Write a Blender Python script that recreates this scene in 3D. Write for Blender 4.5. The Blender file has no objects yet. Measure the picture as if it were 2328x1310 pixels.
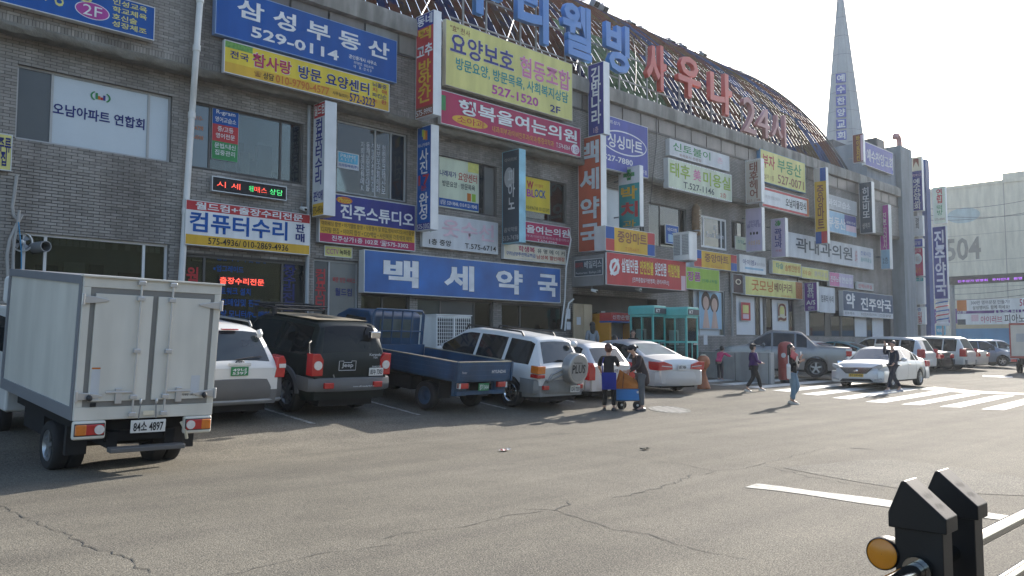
import bpy, bmesh, math, random
from math import sin, cos, pi, radians, sqrt, atan2
from mathutils import Vector, Matrix

random.seed(7)
scene = bpy.context.scene
COL = scene.collection

# ------------------------------------------------------------------ camera
FPX, CU, CV = 1900.0, 1164.0, 655.0            # focal length and centre in photograph pixels
CAM = Vector((0.0, -20.0, 1.6))
YAW, PITCH = radians(44.8), math.atan(135 / FPX)
FW = Vector((sin(YAW) * cos(PITCH), cos(YAW) * cos(PITCH), sin(PITCH)))
RT = Vector((cos(YAW), -sin(YAW), 0.0))
UP = RT.cross(FW)
cam_d = bpy.data.cameras.new('camera')
cam_o = bpy.data.objects.new('camera', cam_d)
COL.objects.link(cam_o)
cam_d.sensor_width = 36.0
cam_d.lens = FPX / 2328 * 36.0
cam_d.clip_start, cam_d.clip_end = 0.05, 3000
cam_o.matrix_world = Matrix((RT, UP, -FW)).transposed().to_4x4()
cam_o.location = CAM
scene.camera = cam_o

# ------------------------------------------------------------------ sky, sun, exposure
SUN_AZ, SUN_EL = radians(79.0), radians(26.0)   # azimuth from +Y towards +X
w = bpy.data.worlds.new('World')
scene.world = w
w.use_nodes = True
nt = w.node_tree
sky = nt.nodes.new('ShaderNodeTexSky')
sky.sky_type = 'NISHITA'
sky.sun_disc = False
sky.sun_elevation = SUN_EL
sky.sun_rotation = SUN_AZ
sky.air_density = 1.0
sky.dust_density = 1.6
sky.ozone_density = 1.0
nt.links.new(sky.outputs[0], nt.nodes['Background'].inputs[0])
nt.nodes['Background'].inputs[1].default_value = 0.15
sd = bpy.data.lights.new('sun', 'SUN')
sd.energy = 4.3
sd.angle = radians(0.6)
sd.color = (1.0, 0.94, 0.85)
so = bpy.data.objects.new('sun', sd)
COL.objects.link(so)
SUN = Vector((sin(SUN_AZ) * cos(SUN_EL), cos(SUN_AZ) * cos(SUN_EL), sin(SUN_EL)))
so.rotation_euler = SUN.to_track_quat('Z', 'Y').to_euler()
so.location = (30, 10, 40)
scene.view_settings.view_transform = 'Standard'
scene.view_settings.look = 'None'
scene.view_settings.gamma = 1.0
scene.view_settings.use_curve_mapping = False
scene.view_settings.exposure = 1.1
scene.render.engine = 'CYCLES'
scene.cycles.max_bounces = 6
scene.cycles.transparent_max_bounces = 8
scene.cycles.use_denoising = True

# ------------------------------------------------------------------ pixel -> point
def ray(u, v):
    return FW + RT * ((u - CU) / FPX) + UP * ((CV - v) / FPX)
def on_y(u, v, y):
    r = ray(u, v); return CAM + r * ((y - CAM.y) / r.y)
def on_x(u, v, x):
    r = ray(u, v); return CAM + r * ((x - CAM.x) / r.x)
def on_z(u, v, z):
    r = ray(u, v); return CAM + r * ((z - CAM.z) / r.z)
def ground(x, y):
    """Height of the ground: a level road, an apron rising to the building."""
    k = max(0.0, min(1.0, (x - 14.5) / 6.5)); k = k * k * (3 - 2 * k)
    a = .122 - .062 * k
    t = y + 8.0 + 2.0 * k
    if t < -.7: s = 0.0
    elif t < .7: s = (t + .7) ** 2 / 2.8
    else: s = t
    s = min(s, 6.9 + 2.0 * k)
    far = max(0.0, min(1.0, (x - 58) / 30)) * .25
    return a * s + far
def on_ground(u, v):
    z = 0.0
    for _ in range(30):
        p = on_z(u, v, z); z = .5 * z + .5 * ground(p.x, p.y)
    p.z = ground(p.x, p.y)
    return p

# ------------------------------------------------------------------ materials
MATS = {}
def M(name, rgb, rough=.6, metal=0.0, var=.12, vscale=3.0, bump=0.0, bscale=60.0, coat=0.0, spec=.5, emit=0.0, trans=0.0, stain=0.0):
    """A Principled material whose colour wanders a little (noise), with optional fine relief and large stains."""
    if name in MATS: return MATS[name]
    m = bpy.data.materials.new(name); m.use_nodes = True
    n, l = m.node_tree.nodes, m.node_tree.links
    b = n['Principled BSDF']
    b.inputs['Roughness'].default_value = rough
    b.inputs['Metallic'].default_value = metal
    b.inputs['Coat Weight'].default_value = coat
    b.inputs['Coat Roughness'].default_value = .06
    b.inputs['Specular IOR Level'].default_value = spec
    if trans: b.inputs['Transmission Weight'].default_value = trans
    tc = n.new('ShaderNodeTexCoord')
    if var or stain:
        no = n.new('ShaderNodeTexNoise'); no.inputs['Scale'].default_value = vscale; no.inputs['Detail'].default_value = 5
        l.new(tc.outputs['Object'], no.inputs['Vector'])
        mx = n.new('ShaderNodeMix'); mx.data_type = 'RGBA'
        mx.inputs[6].default_value = tuple(c * (1 - var) for c in rgb) + (1,)
        mx.inputs[7].default_value = tuple(min(1, c * (1 + var)) for c in rgb) + (1,)
        l.new(no.outputs['Fac'], mx.inputs[0])
        out = mx.outputs[2]
        if stain:
            mp = n.new('ShaderNodeMapping'); mp.inputs['Scale'].default_value = (2.2, 2.2, .35)
            l.new(tc.outputs['Object'], mp.inputs['Vector'])
            n2 = n.new('ShaderNodeTexNoise'); n2.inputs['Scale'].default_value = 1.0; n2.inputs['Detail'].default_value = 6
            l.new(mp.outputs[0], n2.inputs['Vector'])
            cr = n.new('ShaderNodeValToRGB'); cr.color_ramp.elements[0].position = .38; cr.color_ramp.elements[1].position = .62
            cr.color_ramp.elements[0].color = (1 - stain,) * 3 + (1,); cr.color_ramp.elements[1].color = (1, 1, 1, 1)
            l.new(n2.outputs['Fac'], cr.inputs[0])
            m2 = n.new('ShaderNodeMix'); m2.data_type = 'RGBA'; m2.blend_type = 'MULTIPLY'; m2.inputs[0].default_value = 1
            l.new(out, m2.inputs[6]); l.new(cr.outputs[0], m2.inputs[7]); out = m2.outputs[2]
        l.new(out, b.inputs['Base Color'])
        if emit:
            l.new(out, b.inputs['Emission Color']); b.inputs['Emission Strength'].default_value = emit
    else:
        b.inputs['Base Color'].default_value = tuple(rgb) + (1,)
        if emit:
            b.inputs['Emission Color'].default_value = tuple(rgb) + (1,); b.inputs['Emission Strength'].default_value = emit
    if bump:
        nb = n.new('ShaderNodeTexNoise'); nb.inputs['Scale'].default_value = bscale; nb.inputs['Detail'].default_value = 3
        l.new(tc.outputs['Object'], nb.inputs['Vector'])
        bp = n.new('ShaderNodeBump'); bp.inputs['Strength'].default_value = bump; bp.inputs['Distance'].default_value = .02
        l.new(nb.outputs['Fac'], bp.inputs['Height']); l.new(bp.outputs[0], b.inputs['Normal'])
    MATS[name] = m
    return m

def P(name, rgb, **k):                       # printed sign colours
    k.setdefault('rough', .5); k.setdefault('spec', .25); k.setdefault('stain', .17); k.setdefault('var', .09); k.setdefault('vscale', 1.3)
    return M('print_' + name, rgb, **k)

# ------------------------------------------------------------------ objects
def tag(o, label=None, cat=None, group=None, kind=None):
    if label: o['label'] = label
    if cat: o['category'] = cat
    if group: o['group'] = group
    if kind: o['kind'] = kind
    return o
def thing(name, label, cat, loc=(0, 0, 0), rz=0.0, group=None):
    o = bpy.data.objects.new(name, None); COL.objects.link(o)
    o.empty_display_size = .2
    o.location = loc; o.rotation_euler = (0, 0, rz)
    return tag(o, label, cat, group)
def copy_part(src, parent, loc=None):
    c = src.copy(); COL.objects.link(c); c.parent = parent
    if loc is not None: c.location = loc
    return c
def copy_tree(o, parent=None):
    c = o.copy(); COL.objects.link(c)
    if parent is not None: c.parent = parent
    for ch in list(o.children): copy_tree(ch, c)
    return c

class MB:
    """Collects faces; build() links them as ONE mesh object."""
    def __init__(s): s.v, s.f, s.m = [], [], []
    def face(s, pts, mi=0):
        i = len(s.v); s.v += [tuple(p) for p in pts]; s.f.append(tuple(range(i, i + len(pts)))); s.m.append(mi); return s
    def grid(s, rows, mi=0, close_u=False, close_v=False, skip=None):
        i = len(s.v); nv = len(rows[0])
        for r in rows: s.v += [tuple(p) for p in r]
        for a in range(len(rows) - (0 if close_u else 1)):
            for b in range(nv - (0 if close_v else 1)):
                if skip and skip(a, b): continue
                a2, b2 = (a + 1) % len(rows), (b + 1) % nv
                s.f.append((i + a * nv + b, i + a2 * nv + b, i + a2 * nv + b2, i + a * nv + b2)); s.m.append(mi)
        return s
    def box(s, a, b, mi=0, rot=None):
        x0, y0, z0 = a; x1, y1, z1 = b
        c = [Vector(p) for p in ((x0, y0, z0), (x1, y0, z0), (x1, y1, z0), (x0, y1, z0), (x0, y0, z1), (x1, y0, z1), (x1, y1, z1), (x0, y1, z1))]
        if rot is not None: c = [rot @ p for p in c]
        i = len(s.v); s.v += [tuple(p) for p in c]
        for q in ((0, 3, 2, 1), (4, 5, 6, 7), (0, 1, 5, 4), (1, 2, 6, 5), (2, 3, 7, 6), (3, 0, 4, 7)):
            s.f.append(tuple(i + k for k in q)); s.m.append(mi)
        return s
    def cyl(s, p0, p1, r0, r1=None, n=12, mi=0, caps=True):
        p0, p1 = Vector(p0), Vector(p1); r1 = r0 if r1 is None else r1
        d = (p1 - p0).normalized(); a = d.orthogonal().normalized(); b = d.cross(a)
        ring = lambda p, r: [p + (a * cos(2 * pi * k / n) + b * sin(2 * pi * k / n)) * r for k in range(n)]
        R0, R1 = ring(p0, r0), ring(p1, r1)
        s.grid([R0, R1], mi, close_v=True)
        if caps: s.face(list(reversed(R0)), mi); s.face(R1, mi)
        return s
    def tube(s, pts, r, n=8, mi=0, rs=None):
        pts = [Vector(p) for p in pts]; rows = []
        d0 = (pts[1] - pts[0]).normalized(); a = d0.orthogonal().normalized()
        for k, p in enumerate(pts):
            d = (pts[min(k + 1, len(pts) - 1)] - pts[max(k - 1, 0)]).normalized()
            a = (a - d * a.dot(d)).normalized(); b = d.cross(a); rr = rs[k] if rs else r
            rows.append([p + (a * cos(2 * pi * j / n) + b * sin(2 * pi * j / n)) * rr for j in range(n)])
        s.grid(rows, mi, close_v=True); s.face(list(reversed(rows[0])), mi); s.face(rows[-1], mi)
        return s
    def prism(s, poly, a, b, axis='x', mi=0):
        """poly: 2-D points; extruded from a to b along the axis (x: poly is (y,z); y: (x,z); z: (x,y))."""
        f = {'x': lambda p, t: (t, p[0], p[1]), 'y': lambda p, t: (p[0], t, p[1]), 'z': lambda p, t: (p[0], p[1], t)}[axis]
        A = [f(p, a) for p in poly]; B = [f(p, b) for p in poly]
        s.face(A, mi); s.face(list(reversed(B)), mi)
        for k in range(len(poly)):
            j = (k + 1) % len(poly); s.face([A[k], B[k], B[j], A[j]], mi)
        return s
    def lathe(s, prof, o=(0, 0, 0), axis='z', n=24, mi=0):
        """prof: (radius, height) pairs along the axis."""
        o = Vector(o); rows = []
        for r, h in prof:
            row = []
            for k in range(n):
                c, t = cos(2 * pi * k / n) * r, sin(2 * pi * k / n) * r
                row.append(o + Vector({'z': (c, t, h), 'y': (c, h, t), 'x': (h, c, t)}[axis]))
            rows.append(row)
        return s.grid(rows, mi, close_v=True)
    def ell(s, c, r, n=10, mi=0):
        c = Vector(c); r = Vector(r) if hasattr(r, '__len__') else Vector((r, r, r)); rows = []
        for i in range(n + 1):
            t = pi * i / n
            rows.append([c + Vector((r.x * sin(t) * cos(2 * pi * k / (n + 2)), r.y * sin(t) * sin(2 * pi * k / (n + 2)), r.z * cos(t))) for k in range(n + 2)])
        return s.grid(rows, mi, close_v=True)
    def mesh(s, name, mats, smooth=False, fix=True):
        me = bpy.data.meshes.new(name)
        me.from_pydata(s.v, [], s.f)
        for m in (mats if isinstance(mats, (list, tuple)) else [mats]): me.materials.append(m)
        if any(s.m): me.polygons.foreach_set('material_index', s.m)
        if fix:
            bm = bmesh.new(); bm.from_mesh(me)
            bmesh.ops.remove_doubles(bm, verts=bm.verts, dist=1e-5)
            bmesh.ops.recalc_face_normals(bm, faces=bm.faces)
            bm.to_mesh(me); bm.free()
        if smooth:
            me.shade_smooth()
            me.set_sharp_from_angle(angle=radians(smooth if smooth is not True else 38))
        me.update()
        return me
    def build(s, name, mats, parent=None, loc=None, rz=None, smooth=False, bevel=0.0, fix=True, seg=2):
        o = bpy.data.objects.new(name, s.mesh(name, mats, smooth, fix)); COL.objects.link(o)
        if parent is not None: o.parent = parent
        if loc is not None: o.location = loc
        if rz is not None: o.rotation_euler = (0, 0, rz)
        if bevel:
            bv = o.modifiers.new('bevel', 'BEVEL'); bv.width = bevel; bv.segments = seg; bv.limit_method = 'ANGLE'; bv.angle_limit = radians(35)
            if not smooth: o.data.shade_smooth(); bv.harden_normals = True
        return o

TEXTS = []
def text(body, mat, parent, box, y=-.006, off=.016, rot=0.0, ext=0.0, keep=False, name='lettering', space=1.0, matrix=None, label=None):
    """Flat lettering fitted into box = (x0, z0, x1, z1) of the parent's local x-z plane, read from -y."""
    c = bpy.data.curves.new(name, 'FONT'); c.body = body; c.align_x = 'CENTER'
    c.offset = off if len(body) < 2 else min(off, .024); c.resolution_u = 2; c.space_line = .88; c.space_character = space; c.extrude = ext
    c.materials.append(mat)
    o = bpy.data.objects.new(name, c); COL.objects.link(o)
    o.parent = parent
    if label: o['label'] = label
    TEXTS.append((o, box, y, rot, keep, matrix))
    return o
def fit_texts():
    """Fit every lettering into its box, then turn it into a plain mesh object."""
    bpy.context.view_layer.update()
    dg = bpy.context.evaluated_depsgraph_get()
    todo = []
    for o, (x0, z0, x1, z1), y, rot, keep, matrix in TEXTS:
        xs = [p[0] for p in o.bound_box]; ys = [p[1] for p in o.bound_box]
        bw, bh = max(xs) - min(xs), max(ys) - min(ys)
        if bw < 1e-6 or bh < 1e-6: continue
        sx, sz = (x1 - x0) / bw, (z1 - z0) / bh
        if keep: sx = sz = min(sx, sz)
        cx, cz = (max(xs) + min(xs)) / 2, (max(ys) + min(ys)) / 2
        base = Matrix.Translation(((x0 + x1) / 2, y, (z0 + z1) / 2)) @ Matrix.Rotation(radians(90), 4, 'X') @ Matrix.Rotation(rot, 4, 'Z') @ Matrix.Diagonal((sx, sz, 1, 1)) @ Matrix.Translation((-cx, -cz, 0))
        todo.append((o, bpy.data.meshes.new_from_object(o.evaluated_get(dg)), (matrix @ base) if matrix is not None else base))
    for o, me, mb in todo:
        name, par, lab = o.name.split('.')[0], o.parent, o.get('label')
        cu = o.data; bpy.data.objects.remove(o); bpy.data.curves.remove(cu)
        me.name = name
        n = bpy.data.objects.new(name, me); COL.objects.link(n); n.parent = par; n.matrix_basis = mb
        if lab: n['label'] = lab

# common materials
ALU = M('aluminium', (.55, .56, .57), rough=.38, metal=.7, var=.08)
STEEL = M('stainless_steel', (.26, .26, .255), rough=.13, metal=1.0, var=.05)
DARKM = M('dark_metal', (.04, .042, .046), rough=.5, metal=.3)
GREYM = M('grey_metal', (.25, .26, .27), rough=.5, metal=.4)
WHITEP = M('white_paint', (.72, .72, .70), rough=.5, stain=.15)
CASE = M('sign_casing', (.62, .63, .63), rough=.45, metal=.2, stain=.12)
RUBBER = M('rubber', (.018, .018, .019), rough=.85)
GLASS = M('window_glass', (.05, .065, .065), rough=.03, var=.45, vscale=.5, spec=.8)
GLASSD = M('dark_glass', (.018, .022, .024), rough=.04, var=.3, vscale=.7, spec=.7)
CONC = M('concrete', (.36, .35, .33), rough=.9, var=.15, bump=.3, stain=.3)
BLACKP = M('black_plastic', (.022, .022, .024), rough=.55)

# ================================================================== SETTING: ground
def asphalt_material():
    m = bpy.data.materials.new('worn_asphalt'); m.use_nodes = True
    n, l = m.node_tree.nodes, m.node_tree.links; b = n['Principled BSDF']
    tc = n.new('ShaderNodeTexCoord')
    def noise(scale, detail=4, sc=None):
        t = n.new('ShaderNodeTexNoise'); t.inputs['Scale'].default_value = scale; t.inputs['Detail'].default_value = detail
        if sc:
            mp = n.new('ShaderNodeMapping'); mp.inputs['Scale'].default_value = sc
            l.new(tc.outputs['Object'], mp.inputs['Vector']); l.new(mp.outputs[0], t.inputs['Vector'])
        else: l.new(tc.outputs['Object'], t.inputs['Vector'])
        return t
    def ramp(src, p0, p1, c0, c1):
        r = n.new('ShaderNodeValToRGB'); e = r.color_ramp.elements
        e[0].position, e[1].position = p0, p1; e[0].color, e[1].color = c0 + (1,), c1 + (1,)
        l.new(src, r.inputs[0]); return r.outputs[0]
    def mul(a, b_, f=1.0):
        x = n.new('ShaderNodeMix'); x.data_type = 'RGBA'; x.blend_type = 'MULTIPLY'; x.inputs[0].default_value = f
        l.new(a, x.inputs[6]); l.new(b_, x.inputs[7]); return x.outputs[2]
    big = ramp(noise(.16, 6).outputs['Fac'], .35, .68, (.156, .144, .121), (.190, .176, .150))
    mid = ramp(noise(1.3, 6).outputs['Fac'], .3, .7, (.90, .90, .90), (1.06, 1.055, 1.05))
    streak = ramp(noise(1.0, 5, (.12, 1.6, 1)).outputs['Fac'], .36, .62, (.86, .86, .87), (1.05, 1.05, 1.04))
    sp = noise(78, 2)
    speck = ramp(sp.outputs['Fac'], .30, .68, (.34, .34, .34), (1.50, 1.48, 1.44))
    vo = n.new('ShaderNodeTexVoronoi'); vo.inputs['Scale'].default_value = 46; l.new(tc.outputs['Object'], vo.inputs['Vector'])
    stones = ramp(vo.outputs['Color'], .12, .95, (.78, .78, .78), (1.16, 1.15, 1.12))
    oil = ramp(noise(.55, 4).outputs['Fac'], .26, .36, (.84, .84, .85), (1, 1, 1))
    c = mul(mul(mul(mul(mul(big, mid), streak), speck), stones), oil)
    l.new(c, b.inputs['Base Color'])
    b.inputs['Roughness'].default_value = .9; b.inputs['Specular IOR Level'].default_value = .12
    bp = n.new('ShaderNodeBump'); bp.inputs['Strength'].default_value = .55; bp.inputs['Distance'].default_value = .012
    l.new(sp.outputs['Fac'], bp.inputs['Height']); l.new(bp.outputs[0], b.inputs['Normal'])
    return m
ASPH = asphalt_material()

def lin(a, b, s):
    k = max(1, round((b - a) / s)); return [a + (b - a) * i / k for i in range(k)]
gx = [-700, -350, -160, -80, -40] + lin(-24, 76, .7) + [76, 80, 85, 90, 100, 120, 160, 240, 400, 800, 1500]
gy = [-700, -350, -160, -80, -45] + lin(-28, 1, .35) + [1, 2, 4, 10, 30, 80, 200, 500, 1200]
g = MB(); g.grid([[(x, y, ground(x, y)) for y in gy] for x in gx])
tag(g.build('ground', ASPH, smooth=180), kind='structure', label='worn grey asphalt of the street and the parking apron')

def drape(poly, name, mat, lift=.006, label=None):
    """A thin sheet over the ground; poly = rows of (x, y)."""
    mb = MB(); mb.grid([[(x, y, ground(x, y) + lift) for x, y in r] for r in poly])
    return tag(mb.build(name, mat, fix=False), kind='structure', label=label)
def worn_paint(name, rgb, hole):
    m = bpy.data.materials.new(name); m.use_nodes = True
    n, l = m.node_tree.nodes, m.node_tree.links; b = n['Principled BSDF']
    tc = n.new('ShaderNodeTexCoord'); t = n.new('ShaderNodeTexNoise'); t.inputs['Scale'].default_value = 9; t.inputs['Detail'].default_value = 8; t.inputs['Roughness'].default_value = .7
    l.new(tc.outputs['Object'], t.inputs['Vector'])
    r = n.new('ShaderNodeValToRGB'); e = r.color_ramp.elements; e[0].position, e[1].position = hole - .06, hole + .06
    e[0].color = (.20, .19, .165, 1); e[1].color = tuple(rgb) + (1,)
    l.new(t.outputs['Fac'], r.inputs[0]); l.new(r.outputs[0], b.inputs['Base Color']); b.inputs['Roughness'].default_value = .75
    return m
PAINT = worn_paint('road_paint', (.56, .55, .51), .39)
PAINTW = worn_paint('worn_road_paint', (.36, .35, .31), .47)
PAINTY = worn_paint('yellowish_road_paint', (.62, .58, .44), .40)
PAINTV = worn_paint('very_worn_road_paint', (.45, .44, .41), .50)

# crosswalk: bars lie along the street, the crossing runs to the building
for k in range(-5, 7):
    yc = -10.1 + 1.083 * k
    if not -14.6 < yc < -3.2: continue
    xl = 24.62 + .21 * k; xr = xl + 7.15
    drape([[(xl + (xr - xl) * i / 12 + sx, yc + dy + .045 * i) for dy, sx in ((-.25, .06), (0, 0.0), (.25, -.05))] for i in range(13)], 'crosswalk_bar', PAINT, .007)
# stop line and other marks
drape([[(8.72 + .05 * sin(i), -15.0 - .33 * i), (9.06 + .02 * sin(i * 2.1), -14.96 - .33 * i)] for i in range(16)], 'stop_line', PAINTW, .006)
drape([[(34.2 - .12 * i + .03, -8.55 - .45 * i), (32.1 + .02 * i, -8.6 - .45 * i)] for i in range(14)], 'speed_hump_marking', PAINTY, .007)
drape([[(45.2 + .3 * i, -7.1 - .25 * i), (46.6 + .3 * i, -6.7 - .25 * i)] for i in range(5)], 'lane_marking', PAINT, .007)
for (a, b) in (((8.05, -2.2), (8.35, -6.4)), ((10.75, -2.2), (10.9, -6.3)), ((13.3, -2.2), (13.4, -6.3)), ((15.8, -2.2), (15.9, -6.2)), ((18.7, -2.2), (18.3, -6.0))):
    drape([[(a[0] + (b[0] - a[0]) * i / 8 - .05, a[1] + (b[1] - a[1]) * i / 8), (a[0] + (b[0] - a[0]) * i / 8 + .05, a[1] + (b[1] - a[1]) * i / 8)] for i in range(9)], 'parking_bay_line', PAINTV, .006)
# a lighter worn patch where vehicles turn
PATCHM = asphalt_material(); PATCHM.name = 'pale_worn_asphalt'
for e in [n for n in PATCHM.node_tree.nodes if n.type == 'VALTORGB' and abs(n.color_ramp.elements[0].color[0] - .156) < .001]:
    e.color_ramp.elements[0].color = (.170, .160, .138, 1); e.color_ramp.elements[1].color = (.215, .202, .176, 1)
rows = []
for (ua, va), (ub, vb) in (((1905, 1052), (1780, 1064)), ((1960, 1046), (1870, 1082)), ((2030, 1046), (1960, 1098)), ((2110, 1054), (2050, 1112)), ((2200, 1066), (2160, 1120)), ((2330, 1088), (2330, 1128))):
    a, b = on_ground(ua, va), on_ground(ub, vb); rows.append([(a.x + (b.x - a.x) * t, a.y + (b.y - a.y) * t) for t in (0, .33, .66, 1)])
drape(rows, 'asphalt_patch', PATCHM, .004)
# cracks: dark jagged seams traced on the ground
CRACK = M('crack_filling', (.055, .052, .046), rough=.95, var=.3)
def crack(pts, wd=.012, jag=.035, seed=1):
    rnd = random.Random(seed); rows = []
    P3 = [on_ground(u, v) for u, v in pts]
    for a, b in zip(P3, P3[1:]):
        k = max(2, int((b - a).length / .09)); d = (b - a).normalized(); nrm = Vector((-d.y, d.x, 0))
        for i in range(k):
            p = a + (b - a) * (i / k) + nrm * rnd.uniform(-jag, jag)
            w_ = wd * rnd.uniform(.12, .75)
            rows.append([(p.x + nrm.x * w_, p.y + nrm.y * w_), (p.x - nrm.x * w_, p.y - nrm.y * w_)])
    drape(rows, 'road_crack', CRACK, .005)
crack([(5, 1150), (40, 1170), (90, 1190), (150, 1215), (200, 1245), (250, 1255), (300, 1272), (315, 1290), (360, 1310)], .012, .03, 1)
crack([(520, 1308), (640, 1280), (720, 1262), (800, 1250), (880, 1240), (930, 1235)], .009, .03, 2)
crack([(870, 1225), (930, 1210), (1000, 1204), (1060, 1198), (1100, 1187), (1160, 1172), (1260, 1160)], .01, .03, 3)
crack([(1160, 1157), (1210, 1158), (1262, 1160), (1320, 1180), (1400, 1205), (1470, 1215), (1540, 1238), (1620, 1258), (1720, 1276)], .012, .02, 4)
crack([(1262, 1162), (1292, 1148), (1302, 1135)], .016, .03, 5)
crack([(1400, 1132), (1460, 1118), (1500, 1110), (1550, 1092), (1580, 1078)], .016, .05, 6)
crack([(1250, 1012), (1370, 1030), (1470, 1045), (1560, 1058), (1630, 1073)], .011, .03, 7)
crack([(1600, 1078), (1632, 1070), (1690, 1065), (1760, 1048), (1880, 1018)], .012, .04, 8)
crack([(1931, 1019), (1970, 1021), (2004, 1024)], .05, .01, 9)
crack([(1740, 1060), (1840, 1085), (1960, 1105), (2030, 1118)], .012, .05, 10)
crack([(1500, 905), (1640, 900), (1700, 880)], .012, .05, 11)

# manhole cover (slatted drain) in the road
def manhole(u, v, r, label):
    p = on_ground(u, v); t = thing('manhole_cover', label, 'manhole cover', (p.x, p.y, p.z + .004)); t.rotation_euler = (math.atan((ground(p.x, p.y + .3) - ground(p.x, p.y - .3)) / .6), -math.atan((ground(p.x + .3, p.y) - ground(p.x - .3, p.y)) / .6), 0)
    rim = MB(); rim.lathe([(r, .001), (r, .006), (r * .88, .006), (r * .86, .003), (0.001, .003)], n=32); rim.build('rim', M('cast_iron', (.12, .115, .10), rough=.85, var=.3), t, smooth=True)
    for k in range(-3, 4):
        hw = sqrt(max(.01, (r * .8) ** 2 - (k * r * .24) ** 2))
        MB().box((-hw, -r * .07, .0035), (hw, r * .07, .009)).build('slat', M('worn_iron', (.26, .25, .225), rough=.8, var=.3), t, loc=(0, k * r * .24, 0))
manhole(1522, 932, .52, 'round slatted iron manhole cover in the road beside the shopping trolley')
manhole(1640, 876, .42, 'worn pale manhole cover beside the orange bollard')
# scraps lying on the road
def scrap(name, u, v, label, cat, cols, s):
    p = on_ground(u, v); mb = MB(); rnd = random.Random(int(u)); rows = []
    for i in range(7):
        rows.append([(s * (i - 3) / 3 + rnd.uniform(-.2, .2) * s, s * .5 * (j - 2) / 2 + rnd.uniform(-.2, .2) * s, .012 + rnd.uniform(0, .6) * s * .5) for j in range(5)])
    i0 = len(mb.f); mb.grid(rows)
    for i in range(len(mb.f)): mb.m[i] = rnd.randrange(len(cols))
    tag(mb.build(name, cols, loc=p), label, cat)
scrap('paper_scrap', 1147, 1026, 'crumpled red and white wrapper lying on the road', 'litter', [P('litter_red', (.45, .05, .05)), P('litter_white', (.65, .62, .6))], .1)
scrap('leaf_scrap', 1467, 1023, 'dark flattened scrap of dead leaves on the road', 'litter', [M('dead_leaf', (.09, .08, .06), rough=.9)], .09)
scrap('paper_scrap', 208, 946, 'small white scrap of paper beside the black off-roader', 'litter', [P('litter_white', (.65, .62, .6))], .06)

# wooded hill added unseen behind the camera, to be mirrored in panes and car glass
hm = MB(); rows = []
rh = random.Random(3)
for i in range(41):
    x = -260 + i * 14; h = 19 + 5 * sin(i * .7) + rh.uniform(-1.5, 1.5)
    rows.append([(x, -75, -.5), (x, -80, h * .5), (x + 2, -92, h), (x, -140, h * 1.25), (x, -200, -.5)])
hm.grid(rows)
tag(hm.build('reflection_hills', M('reflection_hill', (.035, .042, .022), rough=.95, var=.6, vscale=.25), smooth=180), kind='structure')

# ================================================================== THE LONG BUILDING
B = thing('commercial_building', 'long grey brick commercial building covered in shop signs under a curved patchwork roof', 'building')
Z_LEDGE, Z_STRIP0, Z_STRIP1, Z_EAVE = 8.40, 10.26, 10.86, 11.42
Y_UP = -.5
X_END = 53.0

def rect(TL, TR, BR, BL, y):
    a, b, c, d = [on_y(*p, y) for p in (TL, TR, BR, BL)]
    return ((a.x + d.x) / 2, (b.x + c.x) / 2, (c.z + d.z) / 2, (a.z + b.z) / 2)   # x0 x1 z0 z1

def brick_material(name, textured):
    m = bpy.data.materials.new(name); m.use_nodes = True
    n, l = m.node_tree.nodes, m.node_tree.links; b = n['Principled BSDF']; tc = n.new('ShaderNodeTexCoord')
    if textured:
        mp = n.new('ShaderNodeMapping'); mp.inputs['Rotation'].default_value = (radians(-90), 0, 0); l.new(tc.outputs['Object'], mp.inputs['Vector'])
        t = n.new('ShaderNodeTexBrick'); l.new(mp.outputs[0], t.inputs['Vector'])
        t.inputs['Scale'].default_value = 1.0; t.inputs['Brick Width'].default_value = .25; t.inputs['Row Height'].default_value = .07
        t.inputs['Mortar Size'].default_value = .006; t.inputs['Color1'].default_value = (.325, .302, .277, 1); t.inputs['Color2'].default_value = (.27, .25, .228, 1)
        t.inputs['Mortar'].default_value = (.07, .067, .065, 1); src = t.outputs['Color']
    else:
        at = n.new('ShaderNodeAttribute'); at.attribute_name = 'tone'
        r = n.new('ShaderNodeValToRGB'); e = r.color_ramp.elements; e[0].color = (.235, .217, .197, 1); e[1].color = (.365, .34, .312, 1)
        l.new(at.outputs['Fac'], r.inputs[0]); src = r.outputs[0]
    mp2 = n.new('ShaderNodeMapping'); mp2.inputs['Scale'].default_value = (.75, .75, .2)
    ge = n.new('ShaderNodeNewGeometry'); l.new(ge.outputs['Position'], mp2.inputs['Vector'])
    t2 = n.new('ShaderNodeTexNoise'); t2.inputs['Scale'].default_value = 1; t2.inputs['Detail'].default_value = 7; t2.inputs['Roughness'].default_value = .62
    l.new(mp2.outputs[0], t2.inputs['Vector'])
    r2 = n.new('ShaderNodeValToRGB'); e = r2.color_ramp.elements; e[0].position, e[1].position = .36, .60; e[0].color = (.58, .56, .54, 1); e[1].color = (1.02, 1.02, 1.0, 1)
    l.new(t2.outputs['Fac'], r2.inputs[0])
    x = n.new('ShaderNodeMix'); x.data_type = 'RGBA'; x.blend_type = 'MULTIPLY'; x.inputs[0].default_value = 1
    l.new(src, x.inputs[6]); l.new(r2.outputs[0], x.inputs[7]); l.new(x.outputs[2], b.inputs['Base Color'])
    b.inputs['Roughness'].default_value = .78
    return m
BRICK = brick_material('grey_brick', False)
BRICKT = brick_material('grey_brick_far', True)
MORTAR = M('mortar', (.095, .090, .085), rough=.95, var=.2)

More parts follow.
